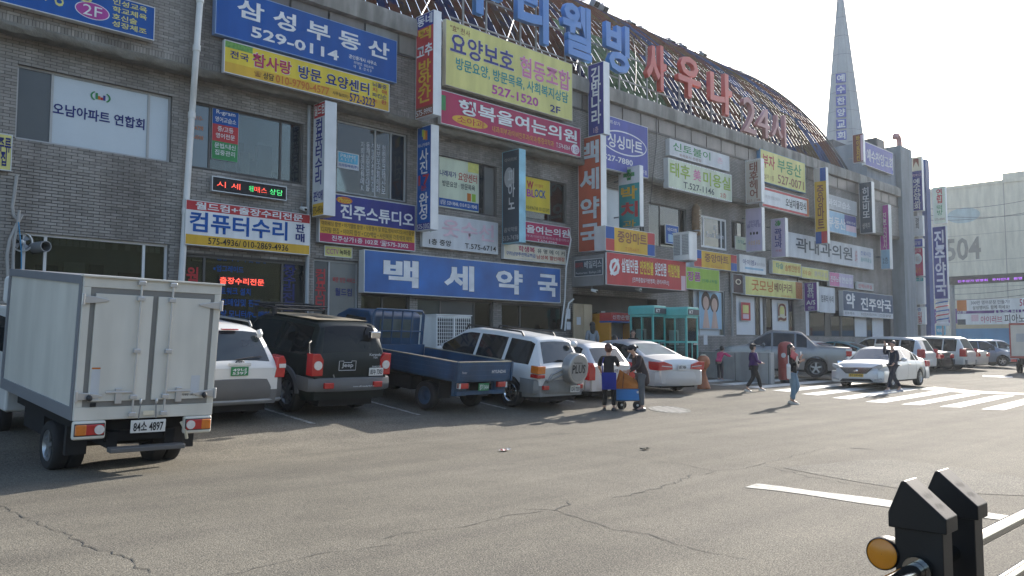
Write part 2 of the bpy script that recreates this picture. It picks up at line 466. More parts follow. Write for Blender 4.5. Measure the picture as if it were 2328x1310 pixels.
HOLES = []          # (x0, x1, z0, z1) in the lower wall
FRAMEW = M('window_frame', (.42, .42, .41), rough=.5, var=.1, stain=.2)
FRAMED = M('dark_window_frame', (.09, .085, .08), rough=.5, metal=.2)
FRAMEWH = M('white_window_frame', (.66, .66, .65), rough=.45)
REVEAL = M('window_reveal', (.17, .16, .15), rough=.9)

def window(c, cuts, panes, frame=FRAMEW, y=0.0, depth=.14, fw=.05, hole=True, xz=None, name='window', label=None, rail=None):
    """A window part: reveal, with frame and pane sub-parts. cuts: fractions of the width where mullions stand; panes: one material per light."""
    x0, x1, z0, z1 = xz or rect(*c, y)
    if hole: HOLES.append((x0, x1, z0, z1))
    r = MB()
    for q in (((x0, y, z0), (x1, y, z0), (x1, y + depth, z0), (x0, y + depth, z0)), ((x0, y, z1), (x0, y + depth, z1), (x1, y + depth, z1), (x1, y, z1)),
              ((x0, y, z0), (x0, y + depth, z0), (x0, y + depth, z1), (x0, y, z1)), ((x1, y, z0), (x1, y, z1), (x1, y + depth, z1), (x1, y + depth, z0))): r.face(q)
    wn = r.build(name, REVEAL, B); tag(wn, label)
    ed = [0] + list(cuts) + [1]; xs = [x0 + (x1 - x0) * t for t in ed]
    yf0, yf1 = y + depth - .07, y + depth - .015
    f = MB()
    f.box((x0, yf0, z0), (x1, yf1, z0 + fw)); f.box((x0, yf0, z1 - fw), (x1, yf1, z1))
    for i, x in enumerate(xs):
        a = x if i == 0 else (x - fw if i == len(xs) - 1 else x - fw / 2)
        f.box((a, yf0 + .003, z0 + fw), (a + fw, yf1 - .003, z1 - fw))
    if rail is not None: f.box((x0 + fw, yf0 + .006, z0 + (z1 - z0) * rail - fw / 2), (x1 - fw, yf1 - .006, z0 + (z1 - z0) * rail + fw / 2))
    f.build('frame', frame, wn)
    for i in range(len(xs) - 1):
        MB().box((xs[i] + .01, y + depth - .04, z0 + .01), (xs[i + 1] - .01, y + depth - .028, z1 - .01)).build('pane', panes[i % len(panes)], wn)
    return wn, (x0, x1, z0, z1), y + depth - .045

CLEARP = bpy.data.materials.new('clear_pane'); CLEARP.use_nodes = True
_n, _l = CLEARP.node_tree.nodes, CLEARP.node_tree.links; _n.remove(_n['Principled BSDF'])
_t, _g, _m, _f = _n.new('ShaderNodeBsdfTransparent'), _n.new('ShaderNodeBsdfGlossy'), _n.new('ShaderNodeMixShader'), _n.new('ShaderNodeFresnel')
_t.inputs[0].default_value = (.62, .68, .66, 1); _g.inputs['Roughness'].default_value = .02; _f.inputs['IOR'].default_value = 1.75
_l.new(_f.outputs[0], _m.inputs[0]); _l.new(_t.outputs[0], _m.inputs[1]); _l.new(_g.outputs[0], _m.inputs[2]); _l.new(_m.outputs[0], _n['Material Output'].inputs['Surface'])
ROOMC = [M('room_%d' % i, c, rough=.8, var=.3, vscale=1.5) for i, c in enumerate(((.20, .19, .17), (.30, .29, .26), (.12, .09, .06), (.10, .16, .20), (.34, .30, .22), (.06, .06, .065), (.22, .24, .22)))]
def room(wn, R, y, seed, blind=.0, n=7):
    """A shallow furnished space behind clear panes."""
    x0, x1, z0, z1 = R; rr = random.Random(seed); yb = .488; r = MB()
    for q in (((x0, y, z0), (x1, y, z0), (x1, yb, z0), (x0, yb, z0)), ((x0, y, z1), (x1, y, z1), (x1, yb, z1), (x0, yb, z1)), ((x0, yb, z0), (x1, yb, z0), (x1, yb, z1), (x0, yb, z1)),
              ((x0, y, z0), (x0, yb, z0), (x0, yb, z1), (x0, y, z1)), ((x1, y, z0), (x1, yb, z0), (x1, yb, z1), (x1, y, z1))): r.face(q)
    r.build('room', ROOMC[0], wn)
    for k in range(n):
        w_ = rr.uniform(.12, .5); a = rr.uniform(x0 + .05, x1 - w_ - .05); h = rr.uniform(.15, .62) * (z1 - z0); d = rr.uniform(.05, .14)
        MB().box((a, yb - d - .02, z0 + .01), (a + w_, yb - .01 - k * .002, z0 + h)).build('furniture', rr.choice(ROOMC[1:]), wn)
    if blind:
        for k in range(int((x1 - x0) / .14)):
            if rr.random() < .82: MB().box((x0 + .02 + k * .14, y + .07, z1 - blind * (z1 - z0) * rr.uniform(.93, 1.0)), (x0 + .02 + k * .14 + .115, y + .078, z1 - .03)).build('blind_slat', ROOMC[1], wn)
    MB().box((x0 + .3, y + .12, z1 - .14), (min(x1 - .1, x0 + 1.3), y + .2, z1 - .1)).build('ceiling_lamp', ROOMC[4], wn)
PANEWH = M('white_film_pane', (.50, .55, .58), rough=.25, var=.05)
PANEGR = M('dusty_pane', (.075, .08, .082), rough=.22, var=.25, vscale=.9)
PANECURT = M('curtained_pane', (.20, .20, .19), rough=.15, var=.25, vscale=1.4)
PANEBL = M('sky_pane', (.07, .10, .12), rough=.03, var=.3, vscale=.5, spec=1.0)
PANEGN = M('green_reflection_pane', (.055, .08, .068), rough=.05, var=.85, vscale=1.1, spec=.8)  # green mottling in the colour imitates a reflection in the glass

# ---- second storey windows
W1, R1, Y1 = window(((38, 143), (391, 220), (389, 372), (36, 312)), (.215, .845), [PANEGR, PANEWH, PANEWH], FRAMEW, depth=.16, label='window whose two white panes carry dark lettering')
W2, R2, Y2 = window(((437, 226), (690, 285), (688, 415), (433, 383)), (.165, .80), [PANEBL, CLEARP, CLEARP], FRAMED, depth=.16)
room(W2, R2, Y2 + .05, 2, 0, 9)
W3, R3, Y3 = window(((768, 272), (928, 307), (923, 458), (764, 438)), (.55, .78), [CLEARP, CLEARP, GLASSD], FRAMEW, depth=.15)
room(W3, R3, Y3 + .05, 3, .9, 3)
W4, R4, Y4 = window(((998, 352), (1132, 380), (1127, 494), (996, 472)), (.68, .8), [PANECURT, GLASSD, PANECURT], FRAMED, depth=.15)
W5, R5, Y5 = window(((1191, 400), (1290, 417), (1286, 516), (1189, 488)), (.60,), [CLEARP, CLEARP], FRAMED, depth=.15)
room(W5, R5, Y5 + .05, 5, 0, 4)
W6, R6, Y6 = window(((1366, 420), (1466, 445), (1462, 540), (1364, 520)), (.5,), [PANEWH, CLEARP], FRAMEW, depth=.15)
room(W6, R6, Y6 + .05, 6, .5, 4)
W7, R7, Y7 = window(((1476, 458), (1562, 478), (1560, 575), (1474, 552)), (.33, .86), [CLEARP, CLEARP, CLEARP], FRAMED, depth=.15)
room(W7, R7, Y7 + .05, 7, .35, 6)
W8, R8, Y8 = window(((1595, 488), (1654, 501), (1651, 569), (1592, 562)), (.12, .8), [GLASS, GLASSD, GLASS], FRAMEWH, depth=.1, fw=.09)
W9, R9, Y9 = window(((1664, 500), (1694, 508), (1692, 570), (1662, 562)), (.5,), [GLASSD], FRAMED)
W10, R10, Y10 = window(((1795, 600), (1900, 621), (1898, 655), (1793, 640)), (.2, .45, .7), [PANECURT, GLASSD], FRAMED)
# ---- ground floor windows, doors
G1, RG1, YG1 = window(((28, 523), (384, 557), (380, 690), (24, 668)), (.075, .2, .835), [GLASSD, CLEARP, CLEARP, CLEARP], FRAMEWH, depth=.16, fw=.06, label='shop window with white frames behind the box truck')
room(G1, RG1, YG1 + .05, 11, .16, 12)
G2, RG2, YG2 = window(((421, 578), (700, 598), (694, 752), (414, 752)), (.155, .79), [CLEARP, CLEARP, GLASSD], FRAMED, depth=.12, fw=.06, label='computer shop front with blue stickers on the glass')
room(G2, RG2, YG2 + .05, 12, 0, 10)
G3, RG3, YG3 = window(((714, 588), (816, 597), (812, 752), (710, 752)), (.36,), [PANEGR, PANECURT], FRAMEW, depth=.12, fw=.05, name='door')
for (c, cuts, p) in ((((822, 667), (932, 675), (930, 752), (819, 752)), (.45,), [GLASSD]), (((950, 676), (1122, 688), (1120, 752), (948, 752)), (.3, .75), [GLASS, PANEGR, GLASSD]),
                     (((1142, 688), (1284, 698), (1280, 752), (1140, 752)), (.3,), [GLASSD])):
    wq, rq, yq = window(c, cuts, [CLEARP if m is GLASSD else m for m in p], FRAMED, depth=.13)
    room(wq, rq, yq + .05, int(c[0][0]), .3, 5)
WHITEBOARD = M('white_shop_panel', (.58, .60, .62), rough=.4, var=.05)
SHOPD = M('dark_shop_interior', (.05, .048, .045), rough=.4, var=.4, vscale=2)
for (c, cuts, p, fr) in ((((1566, 655), (1648, 662), (1648, 764), (1566, 764)), (.15, .3, .86), [GLASSD, PANEWH, PANEWH, GLASS], FRAMEW),
                         (((1674, 668), (1738, 676), (1738, 764), (1674, 764)), (.70, .86), [WHITEBOARD, GLASSD, WHITEBOARD], FRAMED),
                         (((1742, 676), (1806, 684), (1806, 764), (1742, 764)), (.22, .83), [GLASSD, WHITEBOARD, GLASSD], FRAMED),
                         (((1832, 700), (1912, 708), (1912, 766), (1832, 766)), (.12, .55, .72), [WHITEBOARD, GLASSD, SHOPD, GLASSD], FRAMED),
                         (((1914, 712), (2026, 722), (2026, 768), (1914, 768)), (.25, .5, .6, .85), [GLASSD, WHITEBOARD, GLASSD, WHITEBOARD, GLASSD], FRAMED)):
    window(c, cuts, p, fr, depth=.1)
# entrance opening
ENT = (23.0, 28.2, .85, 3.55); HOLES.append(ENT)

# ---- lower wall backing with the holes cut out
XL0, X_GEO = -8.0, 22.9
def holed(mb, x0, x1, z0, z1, y, holes, mi=0):
    hs = [h for h in holes if h[0] < x1 and h[1] > x0 and h[2] < z1 and h[3] > z0]
    xs = sorted({x0, x1} | {min(max(t, x0), x1) for h in hs for t in h[:2]}); zs = sorted({z0, z1} | {min(max(t, z0), z1) for h in hs for t in h[2:]})
    for a, b in zip(xs, xs[1:]):
        for c, d in zip(zs, zs[1:]):
            mx, mz = (a + b) / 2, (c + d) / 2
            if any(h[0] < mx < h[1] and h[2] < mz < h[3] for h in hs): continue
            mb.face([(a, y, c), (b, y, c), (b, y, d), (a, y, d)], mi)
wl = MB(); holed(wl, XL0, X_GEO, -.1, Z_LEDGE, .012, HOLES); wl.build('wall', MORTAR, B)
wf = MB(); holed(wf, X_GEO, X_END, -.1, Z_LEDGE, .0, HOLES); wf.build('wall', BRICKT, B)
ub = MB(); holed(ub, XL0, X_GEO, Z_LEDGE, Z_STRIP0, Y_UP + .012, []); ub.build('wall', MORTAR, B)
uf = MB(); holed(uf, X_GEO, X_END, Z_LEDGE, Z_STRIP0, Y_UP, []); uf.build('wall', BRICKT, B)
ucap = MB(); ucap.box((XL0, Y_UP + .02, Z_STRIP0 + .004), (X_END, 8, Z_EAVE - .02)); ucap.box((XL0, .5, -.1), (X_END, 30, Z_LEDGE - .3)); ucap.box((X_END - .3, .003, -.1), (X_END, .5, Z_LEDGE))
ucap.build('core', M('core_dark', (.10, .097, .092), rough=.9), B)

# ---- bricks: the nearest 300 singly, the rest joined
def brick_mesh(tone, wd=.238, ht=.06):
    mb = MB(); e = .004
    mb.grid([[(-wd / 2, .02, -ht / 2), (-wd / 2, .02, ht / 2)], [(-wd / 2, .001, -ht / 2 + e), (-wd / 2, .001, ht / 2 - e)], [(-wd / 2 + e, -.003, -ht / 2 + e), (-wd / 2 + e, -.003, ht / 2 - e)],
             [(wd / 2 - e, -.003, -ht / 2 + e), (wd / 2 - e, -.003, ht / 2 - e)], [(wd / 2, .001, -ht / 2 + e), (wd / 2, .001, ht / 2 - e)], [(wd / 2, .02, -ht / 2), (wd / 2, .02, ht / 2)]])
    for s in (-1, 1):
        z, z2 = s * ht / 2, s * (ht / 2 - e); q = [(-wd / 2 + e, .02, z), (wd / 2 - e, .02, z), (wd / 2 - e, -.003, z2), (-wd / 2 + e, -.003, z2)]
        mb.face(q if s > 0 else q[::-1])
    me = mb.mesh('brick', BRICK, fix=False)
    at = me.attributes.new('tone', 'FLOAT', 'POINT'); at.data.foreach_set('value', [tone] * len(me.vertices))
    return me
BM = [brick_mesh(t) for t in (.05, .2, .35, .5, .62, .75, .88, 1.0)]
rb = random.Random(11)
mass = MB(); tones = []; singles = []
def add_brick(x0, x1, z0, z1, y, tone):
    yf = y - .003 + rb.uniform(-.002, .002)
    mass.v += [(x0, yf, z0), (x1, yf, z0), (x1, yf, z1), (x0, yf, z1), (x0, y + .02, z0), (x1, y + .02, z0), (x1, y + .02, z1), (x0, y + .02, z1)]
    i = len(mass.v) - 8
    for q in ((0, 1, 2, 3), (0, 4, 5, 1), (1, 5, 6, 2), (2, 6, 7, 3), (3, 7, 4, 0)): mass.f.append(tuple(i + k for k in q)); mass.m.append(0)
    tones.extend([tone] * 8)
def course(xa, xb, z, ht, y, wd, off, holes, single=None):
    x = xa + off
    while x < xb:
        a, b, c, d = max(x, xa), min(x + wd - .012, xb), z, z + ht
        x += wd; ok = True; whole = True
        for h in holes:
            if h[0] < b and h[1] > a and h[2] < d and h[3] > c:
                whole = False
                if h[2] <= c + .01 and h[3] >= d - .01 or min(d, h[3]) - max(c, h[2]) > .03:
                    if h[0] <= a and h[1] >= b: ok = False
                    elif h[0] > a: b = h[0]
                    else: a = h[1]
                elif h[3] < d: c = h[3]
                else: d = h[2]
        if not ok or b - a < .015 or d - c < .012: continue
        t = min(1, max(0, rb.gauss(.5, .24)))
        if single and whole and b - a > wd - .02 and len(singles) < 300 and single(a, c): singles.append(((a + b) / 2, (c + d) / 2, y, t))
        else: add_brick(a, b, c, d, y, t)
wx0, wx1, wz0, wz1 = R1
sel = lambda a, c: 4.62 < a < 8.35 and RG1[3] + .05 < c < wz0 - .02
k = 0; z = .35
while z < Z_LEDGE - .07:
    course(4.0, X_GEO, z, .06, 0.0, .25, -.125 * (k % 2), HOLES, sel); z += .07; k += 1
z = Z_LEDGE + .16; k = 0
course(4.0, X_GEO, Z_LEDGE + .012, .14, Y_UP, .07, 0, [])          # upright course on the ledge
while z < Z_STRIP0 - .05:
    course(4.0, X_GEO, z, .06, Y_UP, .25, -.125 * (k % 2), []); z += .07; k += 1
mo = mass.build('brickwork', BRICK, B, fix=False); mo['kind'] = 'stuff'
at = mo.data.attributes.new('tone', 'FLOAT', 'POINT'); at.data.foreach_set('value', tones)
for (x, z, y, t) in singles:
    o = bpy.data.objects.new('brick', BM[min(7, int(t * 8))]); COL.objects.link(o); o.parent = B
    o.location = (x, y + rb.uniform(-.002, .002), z); o.rotation_euler = (0, rb.uniform(-.006, .006), 0)

# ---- ledge under the overhang: chipped concrete lip
lg = MB(); rl = random.Random(5); rows = []
for i in range(300):
    x = XL0 + (X_END - XL0) * i / 299; j = lambda s: rl.uniform(-s, s)
    rows.append([(x, Y_UP + .01, Z_LEDGE + .02 + j(.012)), (x, Y_UP - .035 + j(.02), Z_LEDGE - .01 + j(.02)), (x, Y_UP - .02 + j(.03), Z_LEDGE - .10 + j(.03)), (x, Y_UP + .06 + j(.03), Z_LEDGE - .17 + j(.03)),
                 (x, -.3 + j(.03), Z_LEDGE - .14 + j(.02)), (x, .02, Z_LEDGE - .13 + j(.01))])
lg.grid(rows); lg.build('ledge', M('chipped_concrete', (.20, .19, .165), rough=.95, var=.45, vscale=5, bump=.6, bscale=25), B, smooth=50)

# ---- strip of square panels under the eave, and the eave itself
PAN = [M('clerestory_panel_%d' % i, c, rough=.45, var=.18, stain=.25) for i, c in enumerate(((.17, .145, .125), (.20, .17, .145), (.15, .13, .115), (.26, .25, .22), (.13, .115, .105)))]
x = XL0; k = 0
pm = [MB().box((0, 0, 0), (1.12, .03, Z_STRIP1 - Z_STRIP0 - .05)).mesh('wall_panel', m) for m in PAN]
while x < X_END - 1:
    o = bpy.data.objects.new('wall_panel', pm[rb.choice((0, 0, 1, 1, 2, 2, 3, 4))]); COL.objects.link(o); o.parent = B
    o.location = (x + .03, Y_UP + .02 - .055, Z_STRIP0 + .03); x += 1.19; k += 1
sl = MB(); sl.box((XL0, Y_UP - .05, Z_STRIP0 - .045), (X_END, Y_UP + .1, Z_STRIP0 + .004)); sl.build('sill', FRAMED, B)
ev = MB(); rows = []
for i in range(200):
    x = XL0 + (X_END - XL0) * i / 199; j = lambda s: rl.uniform(-s, s)
    rows.append([(x, Y_UP + .05, Z_STRIP1), (x, Y_UP - .18 + j(.006), Z_STRIP1 + .02 + j(.008)), (x, Y_UP - .2 + j(.006), Z_EAVE - .16 + j(.008)), (x, Y_UP - .16, Z_EAVE + j(.01)), (x, .6, Z_EAVE + .01)])
ev.grid(rows); ev.build('eave', M('eave_concrete', (.33, .31, .275), rough=.9, var=.2, bump=.3, stain=.45), B, smooth=40)

# ---- curved roof: a quarter-round screen of strips with open joints
RV, T0, T1 = 17.8, radians(26), radians(70)
CY, CZ = -.42 + RV * cos(T0), Z_EAVE - RV * sin(T0) - .02
def arc(t, r=RV): return (CY - r * cos(t), CZ + r * sin(t))
def patch_material(name, cols, seed):
    m = bpy.data.materials.new(name); m.use_nodes = True
    n, l = m.node_tree.nodes, m.node_tree.links; b = n['Principled BSDF']
    ge = n.new('ShaderNodeNewGeometry'); mp = n.new('ShaderNodeMapping'); mp.inputs['Location'].default_value = (seed * 3.1, seed, 0); mp.inputs['Scale'].default_value = (.9, .9, .55)
    l.new(ge.outputs['Position'], mp.inputs['Vector'])
    t = n.new('ShaderNodeTexNoise'); t.inputs['Scale'].default_value = 1.1; t.inputs['Detail'].default_value = 8; t.inputs['Roughness'].default_value = .68
    l.new(mp.outputs[0], t.inputs['Vector'])
    r = n.new('ShaderNodeValToRGB'); cr = r.color_ramp
    pos = (.34, .45, .55, .66)
    while len(cr.elements) < 4: cr.elements.new(.5)
    for e, p_, c in zip(cr.elements, pos, cols): e.position = p_; e.color = tuple(c) + (1,)
    l.new(t.outputs['Fac'], r.inputs[0]); l.new(r.outputs[0], b.inputs['Base Color'])
    b.inputs['Roughness'].default_value = .9; b.inputs['Specular IOR Level'].default_value = 0.0
    return m
RUST, BRN, NAVY, DGRN, OLV, TEAL = (.056, .023, .017), (.042, .029, .019), (.012, .019, .055), (.045, .075, .047), (.052, .043, .022), (.014, .044, .075)
PATCH = [patch_material('roof_brown', (NAVY, BRN, RUST, OLV), 1), patch_material('roof_navy', (NAVY, NAVY, RUST, NAVY), 2), patch_material('roof_rust', (BRN, RUST, RUST, NAVY), 3),
         patch_material('roof_green', (DGRN, DGRN, (.09, .13, .08), BRN), 4), patch_material('roof_blue', (TEAL, NAVY, (.025, .045, .12), BRN), 5), patch_material('roof_ochre', (OLV, BRN, OLV, RUST), 6)]
NSEG, WS = 3, .43
X_R0, X_R1 = 11.0, 46.05
def panel_mesh(seg, mat, gap):
    mb = MB(); rows = []
    cut = (T0, T0 + .20, T0 + .42, T1); t0, t1 = cut[seg], cut[seg + 1] - .0015
    for i in range(6):
        y, zz = arc(t0 + (t1 - t0) * i / 5); y2, z2 = arc(t0 + (t1 - t0) * i / 5, RV + .004)
        rows.append([(.004, y, zz), (0, y2, z2), ((WS - gap) / 2, *arc(t0 + (t1 - t0) * i / 5, RV + .012)), (WS - gap, y2, z2), (WS - gap - .004, y, zz)])
    mb.grid(rows); return mb.mesh('roof_panel', mat, smooth=60)
PMESH = {}
nst = int((X_R1 - X_R0) / WS)
for k in range(nst):
    x = X_R0 + k * WS
    for seg in range(NSEG):
        if seg == 0 and 23.2 < x < 28.6: mi = 3
        else:
            mi = int(2.2 * sin(x * .55 + seg * 1.7) + rb.uniform(0, 3.2)) % 3 if x < 27 else rb.choice((0, 0, 1, 2, 4, 5, 4, 2))
            if x > 36: mi = (1, 4, 0, 5, 4, 2)[int((x * .8 + seg * .6)) % 6]
        gp3 = min(2, int((x - X_R0) / 9.5)); key = (seg, mi, gp3)
        if key not in PMESH: PMESH[key] = panel_mesh(seg, PATCH[mi], (.018, .024, .032)[gp3])
        o = bpy.data.objects.new('roof_panel', PMESH[key]); COL.objects.link(o); o.parent = B; o.location = (x, 0, 0)
st = MB()
for i in range(13): t = T0 + .03 + i * (T1 - T0 - .05) / 12; st.tube([(X_R0, *arc(t, RV - .10)), (X_R1, *arc(t, RV - .10))], .05, 6)
for k in range(0, nst + 1, 7):
    st.tube([(X_R0 + k * WS - .02, *arc(T0 + (T1 - T0) * i / 12, RV - .20)) for i in range(13)], .035, 6)
st.tube([(X_R1 + .02, *arc(T0 + (T1 - T0) * i / 14, RV + .02)) for i in range(15)], .06, 6)
st.tube([(X_R0, *arc(T1, RV + .01)), (X_R1, *arc(T1, RV + .01))], .05, 6)
st.build('roof_frame', DARKM, B, smooth=True)
br = MB()
for a in range(9):                                     # diagonal braces seen in front of the strips
    xa = 12 + a * 3.6; br.tube([(xa + 3.4 * i / 6, *arc(T0 + .02 + .26 * i / 6, RV + .07)) for i in range(7)], .024, 5)
br.build('roof_brace', DARKM, B)
# dark block closing the far end of the roof, below the spire
eb = MB(); eb.box((51.0, 2.6, Z_EAVE - .3), (58, 12, 14.7)); eb.build('stair_block', M('stair_block_render', (.10, .105, .11), rough=.9, stain=.3), B)

# ================================================================== SIGNS
C = dict(white=(.74, .75, .75), blue=(.006, .085, .34), navy=(.02, .03, .16), indigo=(.035, .04, .22), red=(.48, .045, .05), crimson=(.42, .03, .10), yellow=(.72, .55, .05), lemon=(.66, .62, .22),
         gold=(.66, .40, .04), orange=(.55, .17, .03), green=(.05, .26, .09), lime=(.30, .48, .06), teal=(.03, .27, .27), pink=(.62, .20, .36), magenta=(.42, .06, .30), brown=(.22, .07, .04), black=(.02, .02, .022),
         grey=(.42, .43, .44), cream=(.66, .60, .46), purple=(.13, .045, .24), palegreen=(.60, .66, .50), sky=(.30, .48, .62), lilac=(.50, .44, .58), beige=(.52, .47, .40), slate=(.045, .065, .085), petrol=(.05, .085, .15), palegrey=(.58, .60, .62), faded=(.66, .48, .54), periwinkle=(.07, .09, .36), cyan=(.1, .42, .6))
def K(n): return P(n, C[n])

def sign_box(name, label, loc, rz, w, h, th, face, texts=(), bands=(), case=CASE, cat='sign', group=None, edge=.018, brackets=None, facemat=None):
    t = thing(name, label, cat, loc, rz, group)
    cb = MB().box((0, .004, 0), (w, th, h))
    for a, b in (((0, -.008, 0), (w, .004, edge)), ((0, -.008, h - edge), (w, .004, h)), ((0, -.0078, edge), (edge, .0038, h - edge)), ((w - edge, -.0078, edge), (w, .0038, h - edge))): cb.box(a, b)
    cb.build('casing', case, t)
    MB().box((edge + .001, -.002, edge + .001), (w - edge - .001, .003, h - edge - .001)).build('face', facemat or K(face), t)
    for i, (x0, z0, x1, z1, c) in enumerate(bands):
        x0, x1 = max(x0 * w, edge + .002), min(x1 * w, w - edge - .002); z0, z1 = max(z0 * h, edge + .002), min(z1 * h, h - edge - .002)
        yb_ = -.0035 - .0006 * i
        if isinstance(c, tuple):                            # ('oval', colour) or ('ring', colour)
            cx_, cz_, rx, rz_ = (x0 + x1) / 2, (z0 + z1) / 2, (x1 - x0) / 2, (z1 - z0) / 2
            if c[0] == 'oval': MB().prism([(cx_ + rx * cos(a), cz_ + rz_ * sin(a)) for a in [2 * pi * k / 28 for k in range(28)]], yb_, -.0022, 'y').build('colour_panel', K(c[1]), t)
            else: MB().grid([[(cx_ + (rx - q) * cos(a), yb_, cz_ + (rz_ - q) * sin(a)) for q in (0, .05)] for a in [2 * pi * k / 40 for k in range(41)]]).build('colour_panel', K(c[1]), t)
            continue
        MB().box((x0, yb_, z0), (x1, -.0022, z1)).build('colour_panel', K(c) if isinstance(c, str) else c, t)
    for tx in texts:
        body, x0, z0, x1, z1, c = tx[:6]; off = tx[6] if len(tx) > 6 else .018; outl = tx[7] if len(tx) > 7 else None
        bx = (x0 * w, z0 * h, x1 * w, z1 * h)
        if outl: text(body, K(outl), t, (bx[0] - .012, bx[1] - .012, bx[2] + .012, bx[3] + .012), y=-.0085, off=min(off, .02) + .010, name='lettering_outline')
        text(body, K(c), t, bx, y=-.0105, off=off)
    if brackets:
        b = MB()
        for z in brackets: b.box((-.32, th * .4, h * z - .025), (.02, th * .4 + .04, h * z + .025))
        b.build('bracket', GREYM, t)
    return t
def SG(label, TL, TR, BR, BL, y, th, face, texts=(), bands=(), **k):
    x0, x1, z0, z1 = rect(TL, TR, BR, BL, y)
    k.setdefault('group', 'shop signs fixed flat on the facade')
    return sign_box(k.pop('name', 'shop_sign'), label, (x0, y, z0), 0, x1 - x0, z1 - z0, th, face, texts, bands, **k)
def PS(label, TL, BL, uR, uS, yw, face, texts=(), bands=(), **k):
    """A sign standing out from the wall, its face square to the facade; uR: street edge, uS: far side of the edge strip."""
    a, b = on_y(*TL, yw), on_y(*BL, yw); x = (a.x + b.x) / 2
    vm = (TL[1] + BL[1]) / 2
    ys = on_x(uR, vm, x).y; th = max(.12, on_y(uS, vm, ys).x - x)
    k.setdefault('group', 'signs standing out from the facade'); k.setdefault('brackets', (.2, .8))
    return sign_box(k.pop('name', 'projecting_sign'), label, (x, yw, b.z), radians(-90), yw - ys, a.z - b.z, min(th, .45), face, texts, bands, **k)

U = Y_UP - .22
SG('blue sign at the top left corner with yellow lettering and a pink oval reading 2F', (-60, -96), (353, 15), (350, 95), (-60, -14), U, .18, 'blue',
   [('태권도 250 공', .05, .28, .47, .95, 'lemon'), ('2F', .57, .25, .68, .55, 'white', .0), ('성', .52, .6, .62, .98, 'lemon'), ('인성교육', .74, .76, .95, .93, 'lemon'), ('학교체육', .74, .54, .95, .71, 'lemon'), ('호신술', .74, .33, .89, .50, 'lemon'), ('성장체조', .74, .12, .95, .29, 'lemon')],
   [(.525, .16, .725, .64, ('oval', 'white')), (.53, .18, .72, .62, ('oval', 'magenta'))])
SG('long blue estate agency sign with five huge white letters and 529-0114', (492, -42), (903, 98), (901, 190), (489, 75), U, .18, 'blue',
   [('삼 성 부 동 산', .10, .47, .95, .86, 'white', .03), ('529-0114', .17, .13, .64, .36, 'white', .03), ('공인중개사 사무소', .70, .27, .87, .36, 'white'), ('허가번호 : 3022-0176', .73, .17, .85, .24, 'white', .005), ('대    표 : 전 석 우', .73, .08, .84, .15, 'white', .005)], case=M('blue_casing', (.2, .3, .5)))
SG('yellow home care sign with green leaves in its corner, under the long blue sign', (511, 88), (886, 193), (884, 257), (508, 161), U - .05, .12, 'yellow',
   [('전국', .03, .48, .13, .72, 'navy'), ('참사랑', .15, .40, .37, .84, 'crimson', .03, 'white'), ('방문 요양센터', .41, .40, .86, .82, 'navy', .03, 'white'), ('☎', .16, .10, .20, .28, 'brown', .0), ('상담', .21, .08, .27, .30, 'black'), ('010-9790-4577', .28, .06, .60, .32, 'orange'), ('사무실(031)', .62, .10, .72, .26, 'black', .005), ('572-3223', .73, .04, .90, .34, 'navy'),
    ('뇌졸중', .88, .76, .98, .92, 'navy', .01), ('치  매', .88, .58, .98, .73, 'red', .01), ('파킨슨', .88, .40, .98, .55, 'navy', .01), ('노  환', .88, .22, .98, .37, 'red', .01)],
   [(0, 0, 1, .34, 'gold'), (0, .78, .15, 1, M('printed_leaves', (.12, .28, .05), var=.9, vscale=14))])
SG('large pale yellow care cooperative sign with navy and pink letters', (1016, 40), (1303, 150), (1299, 277), (1010, 190), U - .1, .16, 'lemon',
   [('"효" 천사', .03, .84, .17, .94, 'brown', .005), ('요양보호', .03, .50, .50, .84, 'indigo', .02, 'white'), ('협동조합', .55, .50, .98, .84, 'pink', .02, 'white'), ('방문요양, 방문목욕, 사회복지상담', .07, .27, .96, .47, 'teal'), ('527-1520', .33, .07, .70, .22, 'magenta', .025), ('2F', .80, .06, .89, .18, 'navy', .02)], case=M('cream_casing', (.5, .46, .36)))
SG('long pink clinic sign with white letters and a green cross, under the pale yellow sign', (1002, 198), (1321, 298), (1318, 354), (1002, 284), U - .02, .14, 'crimson',
   [('행복을여는의원', .11, .42, .97, .88, 'white', .03, 'black'), ('소아과', .10, .15, .28, .36, 'red', .01), ('내과/피부과/이비인후과/외과/통증의학과', .33, .12, .78, .32, 'gold', .0), ('T.574-8364', .80, .14, .91, .30, 'white', .0), ('1층', .93, .12, .985, .32, 'magenta', .0)],
   [(.07, .10, .30, .40, ('oval', 'gold')), (.922, .06, .99, .40, ('oval', 'white')), (0, .40, .03, .85, 'green')])
SG('square blue mart sign with white letters inside a white oval', (1366, 256), (1474, 292), (1472, 405), (1364, 380), U, .14, 'periwinkle',
   [('싱싱마트', .14, .42, .88, .68, 'white', .02), ('527-7880', .06, .16, .66, .27, 'white'), ('아파트상가', .05, .86, .4, .93, 'white', .0), ('진주점', .80, .05, .96, .14, 'white', .0)], [(.02, .33, .97, .78, ('ring', 'white'))])
SG('narrow white sign with worn green letters above a pale green hair salon sign', (1523, 314), (1659, 357), (1657, 390), (1521, 352), U, .2, 'palegrey',
   [('신토불이', .05, .35, .66, .86, 'green', .01), ('촌', .78, .35, .88, .75, 'faded', .02), ('토속음식 전문점', .15, .08, .5, .25, 'brown', .0)])
